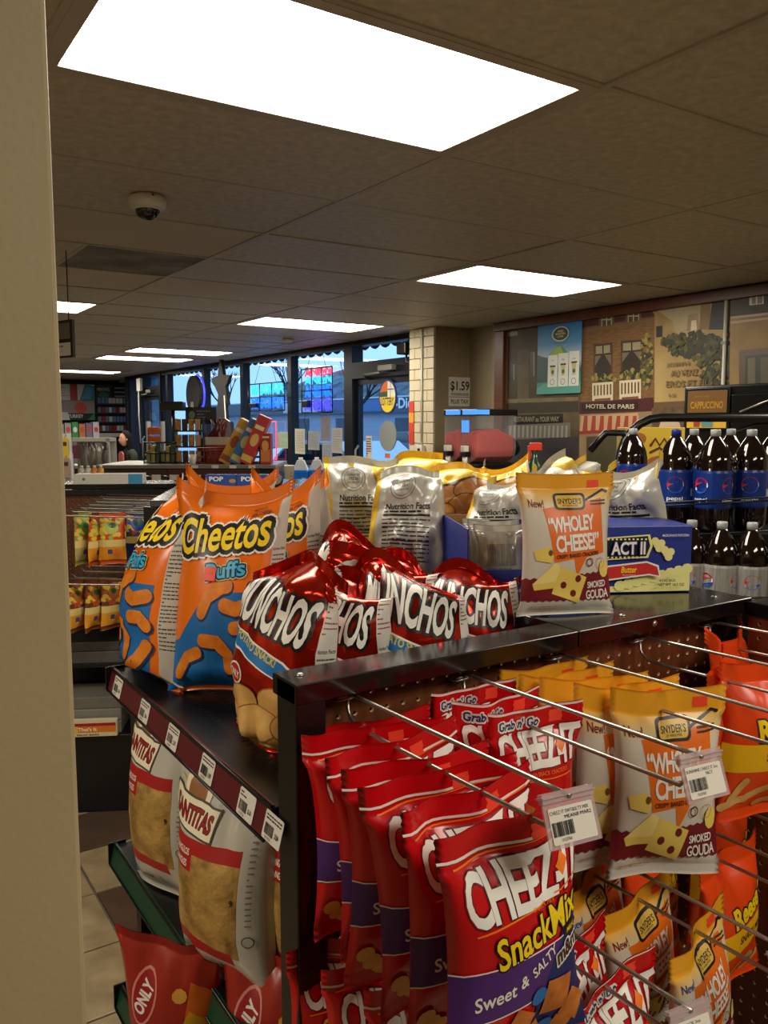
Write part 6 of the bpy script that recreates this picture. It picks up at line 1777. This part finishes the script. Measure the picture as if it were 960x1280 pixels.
# ------------------------------------------------------------------ third island (C) farther back, with shelf edge tags
gc = empty('far_island', on(240, 6.15, 0), VW, 'far low display island with red shelf front and white price tags', 'display rack')
def cp_(n, b): return b.build(n, gc)
DRED = mat('dark_red_panel', (82, 24, 22), .5, var=.15, scale=5)
cp_('top', MB().box(-.70, .62, -.02, .7, 1.325, 1.352, mat('far_deck', (120, 116, 108), .3), ch=.003)); cp_('front_panel', MB().box(-.18, .50, 0, .01, 1.10, 1.32, DRED)); cp_('front_panel', MB().box(-.68, -.185, 0, .01, 1.10, 1.32, mat('brown_panel', (62, 34, 22), .5))); cp_('body', MB().box(-.68, .60, .012, .68, 0, 1.32, M_black))
cp_('ledge', MB().box(-.68, .60, -.20, -.002, 1.06, 1.09, M_black))
for k, x in enumerate((-.42, -.26, -.13, .03, .22)):
    cp_('hook', MB().tube([(x - .12, 0, 1.275), (x, -.10, 1.27)], .005, M_chrome, 6)); cp_('price_tag', MB().box(x - .01, x + .055, -.104, -.10, 1.245, 1.285, M_paper))
for k, x in enumerate((.0, .15, .28, .42)): cp_('price_tag', MB().box(x, x + .05, -.024, -.0205, 1.328, 1.35, M_paper))
for k, (x, c, lab) in enumerate(((-.34, (120, 110, 70), 'olive candy packet on the far island ledge'), (-.22, (170, 36, 34), 'red candy packet leftmost on the far island ledge'), (-.10, (190, 40, 40), 'red candy packet in the middle of the far island ledge'), (.06, (60, 110, 170), 'blue candy packet on the far island ledge'), (.20, (70, 120, 176), 'pale blue candy packet on the far island ledge'))):
    bb = Bag(.14, .11, .05, 300 + k, .012, .01, .004, 1, .004, .004, foot=.7, nu=10, body=10)
    pr = Print().disc(0, .055, .03, .02, flat(226, 210, 190), 10)
    p_ = gc.matrix_world @ Vector((0, 0, 0)); w_ = Matrix.Translation(Vector(on(240, 6.15, 0))) @ Matrix.Rotation(VW, 4, 'Z') @ Vector((x, -.12, 1.09))
    kd = BagKind('candy_packet', [bb], film('packet_%d' % k, c, .35), pr); kd.put(0, w_, (0, 0, VW), lab, 'candy bag', 'candy packets on the far island')
# red wire basket with slanted boxes
MC = Matrix.Translation(Vector(on(240, 6.15, 0))) @ Matrix.Rotation(VW, 4, 'Z')
def onC(px, w, z=1.352):
    u = (px - 240) / 1043 * (6.15 + w); return MC @ Vector((u, w, z))
p_ = onC(288, .12); e = empty('wire_basket', p_, VW, 'red wire basket holding slanted snack boxes', 'basket')
M_rw = mat('red_wire', (120, 22, 24), .4); b = MB()
for z in (0.005, .05, .10, .12):
    b.tube([(-.27, 0, z), (.24, 0, z), (.24, .22, z), (-.27, .22, z), (-.27, 0, z)], .005, M_rw, 5)
for k in range(12): b.tube([(-.27 + .51 * k / 11, 0, 0), (-.27 + .51 * k / 11, 0, .12)], .004, M_rw, 5)
b.build('wire_frame', e)
for i, (px, rl, c, c2, lab, h) in enumerate(((290, 28, (206, 150, 40), (150, 70, 30), 'slanted yellow snack box, leftmost in the red basket', .36), (304, 28, (50, 110, 170), (200, 190, 120), 'slanted blue snack box in the red basket', .36), (318, 24, (186, 40, 40), (220, 180, 90), 'slanted red snack box, foremost in the red basket', .38))):
    p_ = onC(px - 14, .10 - .03 * i, 1.36); e = empty('snack_box', p_, VW, lab, 'box', 'snack boxes in the red basket'); e.rotation_euler = (0, R(rl), VW)
    MB().box(-.045, .045, 0, .14, 0, h, mat('snackbox_%d' % i, c, .4), ch=.003).build('carton', e); pr = Print(); pr.rect(-.044, .003, .044, h - .003, flat(*c)); pr.disc(0, h * .5, .03, .05, flat(*c2), 14); pr.rect(-.035, h * .72, .035, h * .80, flat(230, 214, 170)); pr.rect(-.04, .02, .04, h * .18, flat(*c2)); flat_print(pr, 'front_print', e)
p_ = onC(330, .05); e = empty('snack_box', p_, VW, 'upright red snack box right of the red basket', 'box', 'snack boxes in the red basket')
MB().box(-.04, .04, 0, .12, 0, .23, mat('snackbox_r', (150, 30, 30), .4), ch=.003).build('carton', e); pr = Print(); pr.rect(-.034, .02, .034, .11, flat(200, 120, 50)); pr.disc(0, .14, .026, .04, flat(214, 150, 60), 14); pr.rect(-.03, .195, .03, .21, flat(220, 190, 160)); flat_print(pr, 'front_print', e)
p_ = onC(255, .28); e = empty('jar_of_sticks', p_, VW, 'white box with red candy sticks behind the red basket', 'container')
MB().box(-.12, .12, 0, .15, 0, .19, mat('red_tub', (160, 40, 40), .4), ch=.004).box(-.05, .13, -.004, 0, .14, .20, M_paper).build('tub', e)
q = random.Random(6)
for k in range(9): MB().tube([(q.uniform(-.08, .10), .07, .15), (q.uniform(-.14, .16), .07 + q.uniform(-.05, .05), q.uniform(.28, .36))], .010, mat('stick_%d' % (k % 2), ((110, 20, 26), (70, 40, 30))[k % 2], .4), 6).build('stick', e)
# clutter left of it: card stand, tiered yellow rack, cup, plush
p_ = onC(207, .30); e = empty('display_post', p_, VW, 'thin black post with a flat dark top on the far island', 'stand')
MB().tube([(0, 0, 0), (0, 0, .42)], .014, M_black, 8).build('post', e); MB().box(-.09, .09, -.05, .05, .40, .47, M_black, ch=.01).build('head', e); MB().lathe([(.08, 0), (.08, .012)], M_black, 16).build('foot', e)
p_ = onC(225, .22); e = empty('tiered_rack', p_, VW, 'small tiered rack of yellow packets on the far island', 'rack')
M_yel2 = mat('yellow_packet', (206, 160, 50), .5, var=.3, scale=30, col2=(120, 60, 30))
for z in (.0, .12, .24): MB().box(-.09, .13, -.03, .10, z, z + .012, M_black).build('tier', e)
for z in (.012, .132, .252):
    for k in range(4): MB().box(-.08 + .05 * k, -.04 + .05 * k, 0, .03, z, z + .085, (M_yel2, mat('dark_packet', (50, 36, 30), .5), M_yel2, mat('tan_packet', (170, 140, 100), .5))[k], ch=.004).build('packet', e)
for s in (-.09, .13): MB().box(s - .005, s + .005, 0, .1, 0, .34, M_black).build('side', e)
p_ = onC(190, .18); e = empty('wire_tray', p_, VW, 'dark wire tray of green and yellow packets on the far island', 'basket')
b = MB()
for z in (.01, .08, .16): b.tube([(-.10, 0, z), (.14, 0, z), (.14, .2, z), (-.10, .2, z), (-.10, 0, z)], .006, M_black, 5)
for x in (-.10, .02, .14): b.tube([(x, 0, 0), (x, 0, .16)], .005, M_black, 5)
b.build('wire_frame', e)
for k in range(6): MB().box(-.09 + .037 * k, -.06 + .037 * k, .02, .15, .012, .10 + .03 * (k % 3), flat(*((110, 120, 60), (150, 140, 70), (60, 76, 50))[k % 3]), ch=.006).build('packet', e)
p_ = onC(183, .35); e = empty('orange_rack', p_, VW, 'narrow rack of orange packets beside the person', 'rack')
for k in range(4): MB().box(-.045, .045, -.04, .04, .01 + .07 * k, .065 + .07 * k, flat(214, 100, 40), ch=.005).build('packet', e)
for s in (-.055, .055): MB().box(s - .005, s + .005, -.05, .05, 0, .32, M_white).build('side', e)
p_ = onC(240, .02); e = empty('white_cup', p_, 0, 'small white paper cup in front of the red basket', 'cup')
MB().lathe([(.022, 0), (.03, .075), (.028, .075), (.02, .006)], M_white, 14).build('cup', e)
p_ = onC(222, .40, 1.352); e = empty('dark_sign', p_, VW, 'dark framed sign standing behind the yellow packets', 'sign')
MB().box(-.02, .22, 0, .02, .30, .43, M_black).box(.08, .10, 0, .02, 0, .30, M_black).build('board', e); pr = Print(); pr.lines(.07, .34, .2, .41, 3, flat(90, 110, 100), .4); pr.disc(.03, .37, .025, .03, flat(90, 120, 100), 10); flat_print(pr, 'print', e)

# ------------------------------------------------------------------ window table with blue jugs and a bucket
wt = empty('window_table', on(370, 7.7, 0), VW, 'table with white edge by the windows carrying blue jugs', 'table')
MB().box(-.45, .55, -.3, .3, 1.02, 1.05, M_white, ch=.004).build('table_top', wt)
for sx in (-.42, .52):
    for sy in (-.27, .27): MB().box(sx - .02, sx + .02, sy - .02, sy + .02, 0, 1.02, M_black).build('leg', wt)
JB = mat('blue_washer_fluid', (30, 110, 214), .2); JW = mat('clear_jug_top', (206, 214, 220), .25)
for k, px in enumerate((376, 396)):
    e = empty('washer_jug', on(px, 7.52 + .03 * k, 1.05), VW, ('left jug of blue washer fluid by the window', 'right jug of blue washer fluid by the window')[k], 'jug', 'blue jugs')
    MB().box(-.07, .07, -.07, .07, 0, .19, JB, ch=.012).build('jug_body', e)
    MB().prism([(-.066, .19), (.066, .19), (.03, .275), (-.03, .275)], -.055, .055, JW, 'y').build('jug_shoulder', e)
    MB().lathe([(.02, .275), (.02, .30), (.001, .301)], M_white, 12).build('cap', e)
    MB().box(.015 if k == 0 else -.06, .05 if k == 0 else -.03, -.073, -.07, .03, .12, M_paper).build('label', e)
e = empty('paper_bucket', on(354, 7.3, 1.05), VW, 'tall printed paper bucket left of the blue jugs', 'container')
MB().lathe([(.075, 0), (.10, .235), (.103, .24), (.096, .24), (.07, .01)], mat('bucket_paper', (196, 186, 160), .6), 24).build('bucket', e)
p = Print(); p.rect(-.09, .17, .09, .185, flat(40, 36, 34)); p.rect(-.09, .145, .09, .155, flat(150, 50, 50))
for x in (-.07, 0, .07): p.ring(x, .10, .012, .016, flat(50, 46, 44), 12); p.rect(x - .012, .03, x + .012, .06, flat(70, 64, 60))
link('print', wrap_print(p, .096, 'bucket_print', None), e)
e = empty('round_tin', on(345, 3.95, 1.352), VW, 'dark round tin lying on the second island beside the bucket', 'tin')
MB().lathe([(.03, -.02), (.034, 0), (.03, .03)], mat('dark_tin', (46, 38, 34), .3, metal=.4), 18, Matrix.Translation((0, 0, .036)) @ Matrix.Rotation(R(70), 4, 'X')).build('tin', e)
# ------------------------------------------------------------------ far cash area
def onF(px, d, z): return on(px, d, z)
# white wire rack with hanging bags
e = empty('white_rack', onF(110, 9.0, 0), VW, 'white framed rack with hanging grey bags left of the person', 'rack')
for a in ((-.20, -.16, 0, .03, 0, 1.50), (.20, .235, 0, .03, 0, 1.50), (-.20, .235, 0, .25, 1.46, 1.50), (-.20, .235, .24, .25, .2, 1.46), (-.2, .235, 0, .25, .2, .23), (-.2, .235, 0, .25, .98, 1.0)): MB().box(*a, mat('rack_white', (190, 184, 170), .5)).build('panel', e)
MB().box(-.16, -.08, -.004, 0, 1.28, 1.42, flat(110, 60, 76)).build('sticker', e)
q = random.Random(3)
for k in range(6):
    bb = Bag(.13, .33, .06, 400 + k, .02, .02, .008, 1, .006, .01, creases=.012, nu=10, body=12)
    kd = BagKind('hanging_bag', [bb], film('greybag_%d' % (k % 2), ((120, 112, 104), (90, 84, 80))[k % 2], .3, metal=.3), None)
    w_ = polar(106 + k * 5, 8.95); hang(kd, 0, w_.x, w_.y, 1.44, -33 + q.uniform(-50, 50), ('grey bag leftmost on the white rack', 'dark grey bag second on the white rack', 'grey bag third on the white rack', 'dark grey bag fourth on the white rack', 'grey bag fifth on the white rack', 'dark grey bag rightmost on the white rack')[k], 'bag', 'bags on the white rack')
# cash desk
cd_ = empty('cash_desk', onF(200, 11.2, 0), VW, 'long dark cash desk in front of the person', 'counter')
MB().box(-1.5, .9, 0, .5, 0, 1.05, mat('desk_front', (60, 36, 28), .5)).build('cabinet', cd_); MB().box(-1.55, .95, -.03, .53, 1.05, 1.09, mat('desk_top', (140, 134, 124), .35)).build('worktop', cd_)
# far wall graphics and cigarette rack
def far_rect(px0, py0, px1, py1, y): a = at_y(px0, py1, y); b = at_y(px1, py0, y); return a, b.x - a.x, b.z - a.z
a, w, h = far_rect(121, 480, 165, 549, 18.7)
e = empty('cigarette_rack', (a.x, 18.75, a.z), 0, 'tall dark rack of cigarette packs on the far wall', 'rack')
MB().box(0, w, 0, .3, -a.z, h, M_black).build('body', e)
p = Print(); p.rect(.03, h - .40, w * .46, h - .03, flat(36, 70, 44)); p.text('MENTHOL', w * .24, h - .13, w * .34, .07, M_inkw); p.disc(w * .24, h - .25, w * .14, .07, flat(60, 110, 100), 14); p.rect(w * .5, h - .40, w - .03, h - .03, flat(26, 28, 32))
for k in range(4): p.rect(w * .53, h - .11 - .09 * k, w - .06, h - .08 - .09 * k, flat(150, 156, 160))
flat_print(p, 'header_print', e, step=.001)
q = random.Random(8)
for r_ in range(4):
    z = .18 + .2 * r_
    MB().box(.02, w - .02, -.06, 0, z - .02, z, flat(70, 70, 74)).build('shelf', e)
    for k in range(9):
        x = .05 + (w - .1) / 9 * k; c = q.choice(((200, 200, 206), (150, 40, 44), (206, 206, 200), (96, 120, 170), (120, 120, 126)))
        MB().box(x, x + (w - .1) / 9 - .015, -.05, -.01, z + .002, z + .115, flat(*c)).build('pack', e)
MB().box(.05, w * .65, -.065, -.06, .05, .13, M_paper).build('price_strip', e)
a, w, h = far_rect(70, 481, 118, 500, 18.6)
e = empty('ad_board', (a.x, 18.6, a.z), 0, 'white advertising board with red band high on the far wall', 'sign')
MB().box(0, w, 0, .49, 0, h, M_paper).build('board', e); p = Print(); p.rect(0, 0, w, h, flat(206, 204, 198)); p.rect(w * .36, 0, w * .55, h, flat(170, 40, 40)); p.poly([(w * .6, 0), (w, 0), (w, h * .9), (w * .75, h)], flat(60, 130, 110)); p.poly([(w * .66, h * .1), (w * .9, h * .1), (w * .98, h * .8), (w * .78, h * .9)], flat(80, 150, 200)); p.lines(w * .03, h * .2, w * .32, h * .85, 4, flat(150, 150, 150), .4); flat_print(p, 'print', e, step=.001)
a, w, h = far_rect(70, 501, 118, 525, 18.6)
e = empty('ad_board', (a.x, 18.6, a.z), 0, 'grey advertising board with red burst below the white one', 'sign')
MB().box(0, w, 0, .49, 0, h, flat(150, 140, 136)).build('board', e); p = Print(); p.disc(w * .64, h * .62, w * .16, h * .3, flat(206, 70, 50), 12); p.rect(0, 0, w, h * .35, flat(40, 40, 44)); p.text('TURKEY', w * .5, h * .2, w * .4, h * .18, M_inkw, .03); p.poly([(w * .1, 0), (w * .36, 0), (w * .3, h * .4), (w * .16, h * .4)], M_inkw); p.poly([(w * .8, 0), (w, 0), (w, h * .4)], flat(50, 140, 90)); flat_print(p, 'print', e, step=.001)
a, w, h = far_rect(72, 524, 124, 548, 17.6)
e = empty('product_shelf', (a.x, 17.6, 0), 0, 'shelf of boxed goods under the advertising boards', 'shelf unit')
MB().box(0, w, .02, .4, 0, a.z, mat('shelf_grey', (110, 106, 100), .6)).build('cabinet', e)
for k, c in enumerate(((150, 146, 140), (160, 156, 150), (50, 140, 70), (190, 120, 70), (130, 110, 140), (200, 196, 200))):
    x = w * k / 6; p_ = MB().box(x + .01, x + w / 6 - .01, 0, .2, a.z + .002, a.z + h * (.75 + .05 * (k % 3)), flat(*c)).build('goods_box', None); tag(p_, ('pale box leftmost under the boards', 'pale box second under the boards', 'green box under the boards', 'orange box under the boards', 'mauve box under the boards', 'white box rightmost under the boards')[k], 'box', 'boxes on the far shelf'); p_.location = (a.x, 17.6, 0)
    pr = Print(); pr.disc(x + w / 12, a.z + h * .45, w * .05, h * .15, flat(200, 80, 50) if k != 2 else M_inkw and flat(226, 222, 212), 10); flat_print(pr, 'print', p_, y=0, depth=.003)
for k, (px, py, c, lab) in enumerate(((81, 560, (196, 170, 40), 'yellow narrow packet strip by the beige wall edge'), (83, 585, (150, 130, 110), 'tan narrow packet strip by the beige wall edge'))):
    w_ = at_d(px, py, 8.2); o = MB().box(-.03, .03, 0, .02, -.10, .10, flat(*c), ch=.004).build('packet_strip', None, w_, (0, 0, VW)); tag(o, lab, 'packet', 'packets by the wall edge')
    MB().box(-.02, .02, -.002, 0, .02, .06, flat(60, 50, 40)).build('print', o); MB().tube([(0, .01, .10), (0, .01, .12), (0, .06, .13)], .004, M_chrome, 5).build('hanger', o); MB().box(-.04, .04, .05, .08, -w_.z, .14, M_white).build('stand', o)
# small far camera, wall phone by the far door
w_ = at_y(158, 474, 18.0); e = empty('bullet_camera', w_, R(20), 'small far security camera below the ceiling above the cigarette rack', 'security camera')
MB().box(-.08, .08, -.16, .16, -.07, .05, M_grey, ch=.02).build('housing', e); MB().tube([(0, 0, .05), (0, 0, CEIL - w_.z)], .02, M_grey, 8).build('stem', e)
w_ = at_x(175, 481, 4.93); e = empty('wall_speaker', w_, 0, 'white box with cable beside the far door', 'box')
MB().box(-.04, .02, -.1, .1, -.12, .12, M_white, ch=.01).build('housing', e); MB().tube([(-.03, 0, -.12), (-.03, .02, -.6), (-.02, 0, -1.1)], .012, M_white, 6).build('cable', e)

# ------------------------------------------------------------------ person behind the cash desk
def person(px, d, label):
    SK = mat('skin', (200, 146, 114), .6); HR = mat('dark_hair', (15, 11, 10), .8, spec=.15); JK = mat('dark_green_jacket', (40, 42, 35), .9, spec=.2, var=.15, scale=8); RS = mat('red_pattern_shirt', (150, 40, 44), .7, var=.5, scale=40, col2=(190, 120, 110)); JN = mat('dark_trousers', (36, 40, 52), .8)
    e = empty('person', on(px, d, 0), VW + R(-50), label, 'person')
    # joints: x right, -y ahead
    J = [(0, 0, .88), (0, .01, 1.02), (0, .02, 1.16), (0, .02, 1.28), (0, .0, 1.37), (0, -.02, 1.43),
         (-.10, .02, 1.30), (-.175, .02, 1.27), (-.20, -.02, 1.02), (-.17, -.22, .98), (-.15, -.30, 1.0),
         (.10, .02, 1.30), (.175, .02, 1.27), (.20, -.02, 1.02), (.17, -.22, .98), (.15, -.30, 1.0),
         (-.09, 0, .82), (-.10, -.01, .46), (-.10, .02, .09), (-.10, -.10, .04), (.09, 0, .82), (.10, -.01, .46), (.10, .02, .09), (.10, -.10, .04)]
    Ed = [(0, 1), (1, 2), (2, 3), (3, 4), (4, 5), (3, 6), (6, 7), (7, 8), (8, 9), (9, 10), (3, 11), (11, 12), (12, 13), (13, 14), (14, 15), (0, 16), (16, 17), (17, 18), (18, 19), (0, 20), (20, 21), (21, 22), (22, 23)]
    Rr = [(.15, .11), (.135, .10), (.15, .11), (.15, .10), (.055, .055), (.05, .05), (.08, .075), (.066, .066), (.05, .05), (.04, .04), (.03, .03), (.08, .075), (.066, .066), (.05, .05), (.04, .04), (.03, .03), (.09, .09), (.062, .062), (.045, .045), (.035, .035), (.09, .09), (.062, .062), (.045, .045), (.035, .035)]
    me = bpy.data.meshes.new('body'); me.from_pydata(J, Ed, [])
    o = link('body', me, e)
    sk = o.modifiers.new('skin', 'SKIN'); sk.use_smooth_shade = True
    o.modifiers.new('sub', 'SUBSURF').levels = 2; o.modifiers['sub'].render_levels = 2
    lay = me.skin_vertices[0].data if me.skin_vertices else None
    if lay:
        for v, r_ in zip(lay, Rr): v.radius = r_
        lay[0].use_root = True
    me.materials.append(JK)
    # head with face
    hd = MB(); n, m_ = 20, 16; vs = []; fs = []
    for i in range(m_ + 1):
        t = PI * i / m_
        for k in range(n):
            a = 2 * PI * k / n
            x = .072 * math.sin(t) * math.cos(a); y = .092 * math.sin(t) * math.sin(a); z = .115 * math.cos(t)
            if z < 0: x *= 1 + z * 2.2; y = y * (1 + z * 1.6) + z * .12
            f = max(0, -math.sin(a)) * math.sin(t)
            g = max(0, 1 - abs(x) / .018)
            if -.045 < z < .02 and f > .8: y -= .022 * g * (1 - abs(z + .02) / .04 if abs(z + .02) < .04 else 0)
            if abs(z - .012) < .016 and f > .6 and .015 < abs(x) < .045: y += .006
            if abs(z + .06) < .014 and f > .7 and abs(x) < .025: y -= .005
            vs.append((x, y, z))
    for i in range(m_):
        for k in range(n): fs.append((i * n + k, i * n + (k + 1) % n, (i + 1) * n + (k + 1) % n, (i + 1) * n + k))
    hd.add(vs, fs, SK, True)
    H = hd.build('head', e, (0, -.045, 1.53))
    for s in (-1, 1):
        MB().lathe([(.001, -.006), (.007, 0), (.001, .006)], M_ink, 8, Matrix.Translation((s * .028, -.082, .012)), True).build('eye', H)
        MB().lathe([(.001, -.004), (.018, 0), (.014, .008), (.001, .012)], SK, 10, Matrix.Translation((s * .074, .0, -.005)) @ Matrix.Rotation(R(90 * s), 4, 'Y') @ Matrix.Scale(1.5, 4, (1, 0, 0))).build('ear', H)
    MB().box(-.02, .02, -.094, -.086, -.066, -.056, mat('lips', (150, 70, 64), .5), ch=.003).build('mouth', H)
    hr = MB(); vs = []; fs = []
    for i in range(13):
        for k in range(24):
            a = 2 * PI * k / 24; f = max(0, -math.sin(a))
            tm = (1.0 - .72 * f ** .5) if f > .25 else 1.0 - .36 * f / .25
            t = i / 12 * tm
            z = .128 * math.cos(min(t, .75) * 1.95); r_ = math.sin(min(t * 1.95, 1.57))
            if t > .75: z -= (t - .75) * 1.0
            vs.append((.084 * r_ * math.cos(a), .104 * r_ * math.sin(a) + (.016 if t > .75 else .004), z + .006))
    for i in range(12):
        for k in range(24): fs.append((i * 24 + k, i * 24 + (k + 1) % 24, (i + 1) * 24 + (k + 1) % 24, (i + 1) * 24 + k))
    hr.add(vs, fs, HR, True); ho = hr.build('hair', H); so = ho.modifiers.new('thick', 'SOLIDIFY'); so.thickness = .012; so.offset = 0
    sh = MB().prism([(-.10, .98), (.10, .98), (.085, 1.30), (.03, 1.34), (-.03, 1.34), (-.085, 1.30)], -.128, -.105, RS, 'y').build('shirt_front', e)
    # hands: palm, four fingers and thumb each
    for s in (-1, 1):
        hb = MB().box(-.035, .035, -.08, 0, -.012, .012, SK, ch=.008)
        for k, l in enumerate((.06, .072, .068, .052)):
            x = -.027 + .018 * k; hb.tube([(x, -.075, 0), (x, -.075 - l * .5, .004), (x, -.075 - l, -.014)], [.009, .008, .006], SK, 7)
        hb.tube([(-s * .03, -.02, 0), (-s * .055, -.05, .0), (-s * .058, -.085, -.008)], [.011, .010, .007], SK, 7)
        hb.build('hand', e, (s * .15, -.31, 1.0))
    e.scale = (.93, .93, .93)
    return e
person(161, 12.25, 'person with dark hair in a dark green jacket, standing behind the cash desk')
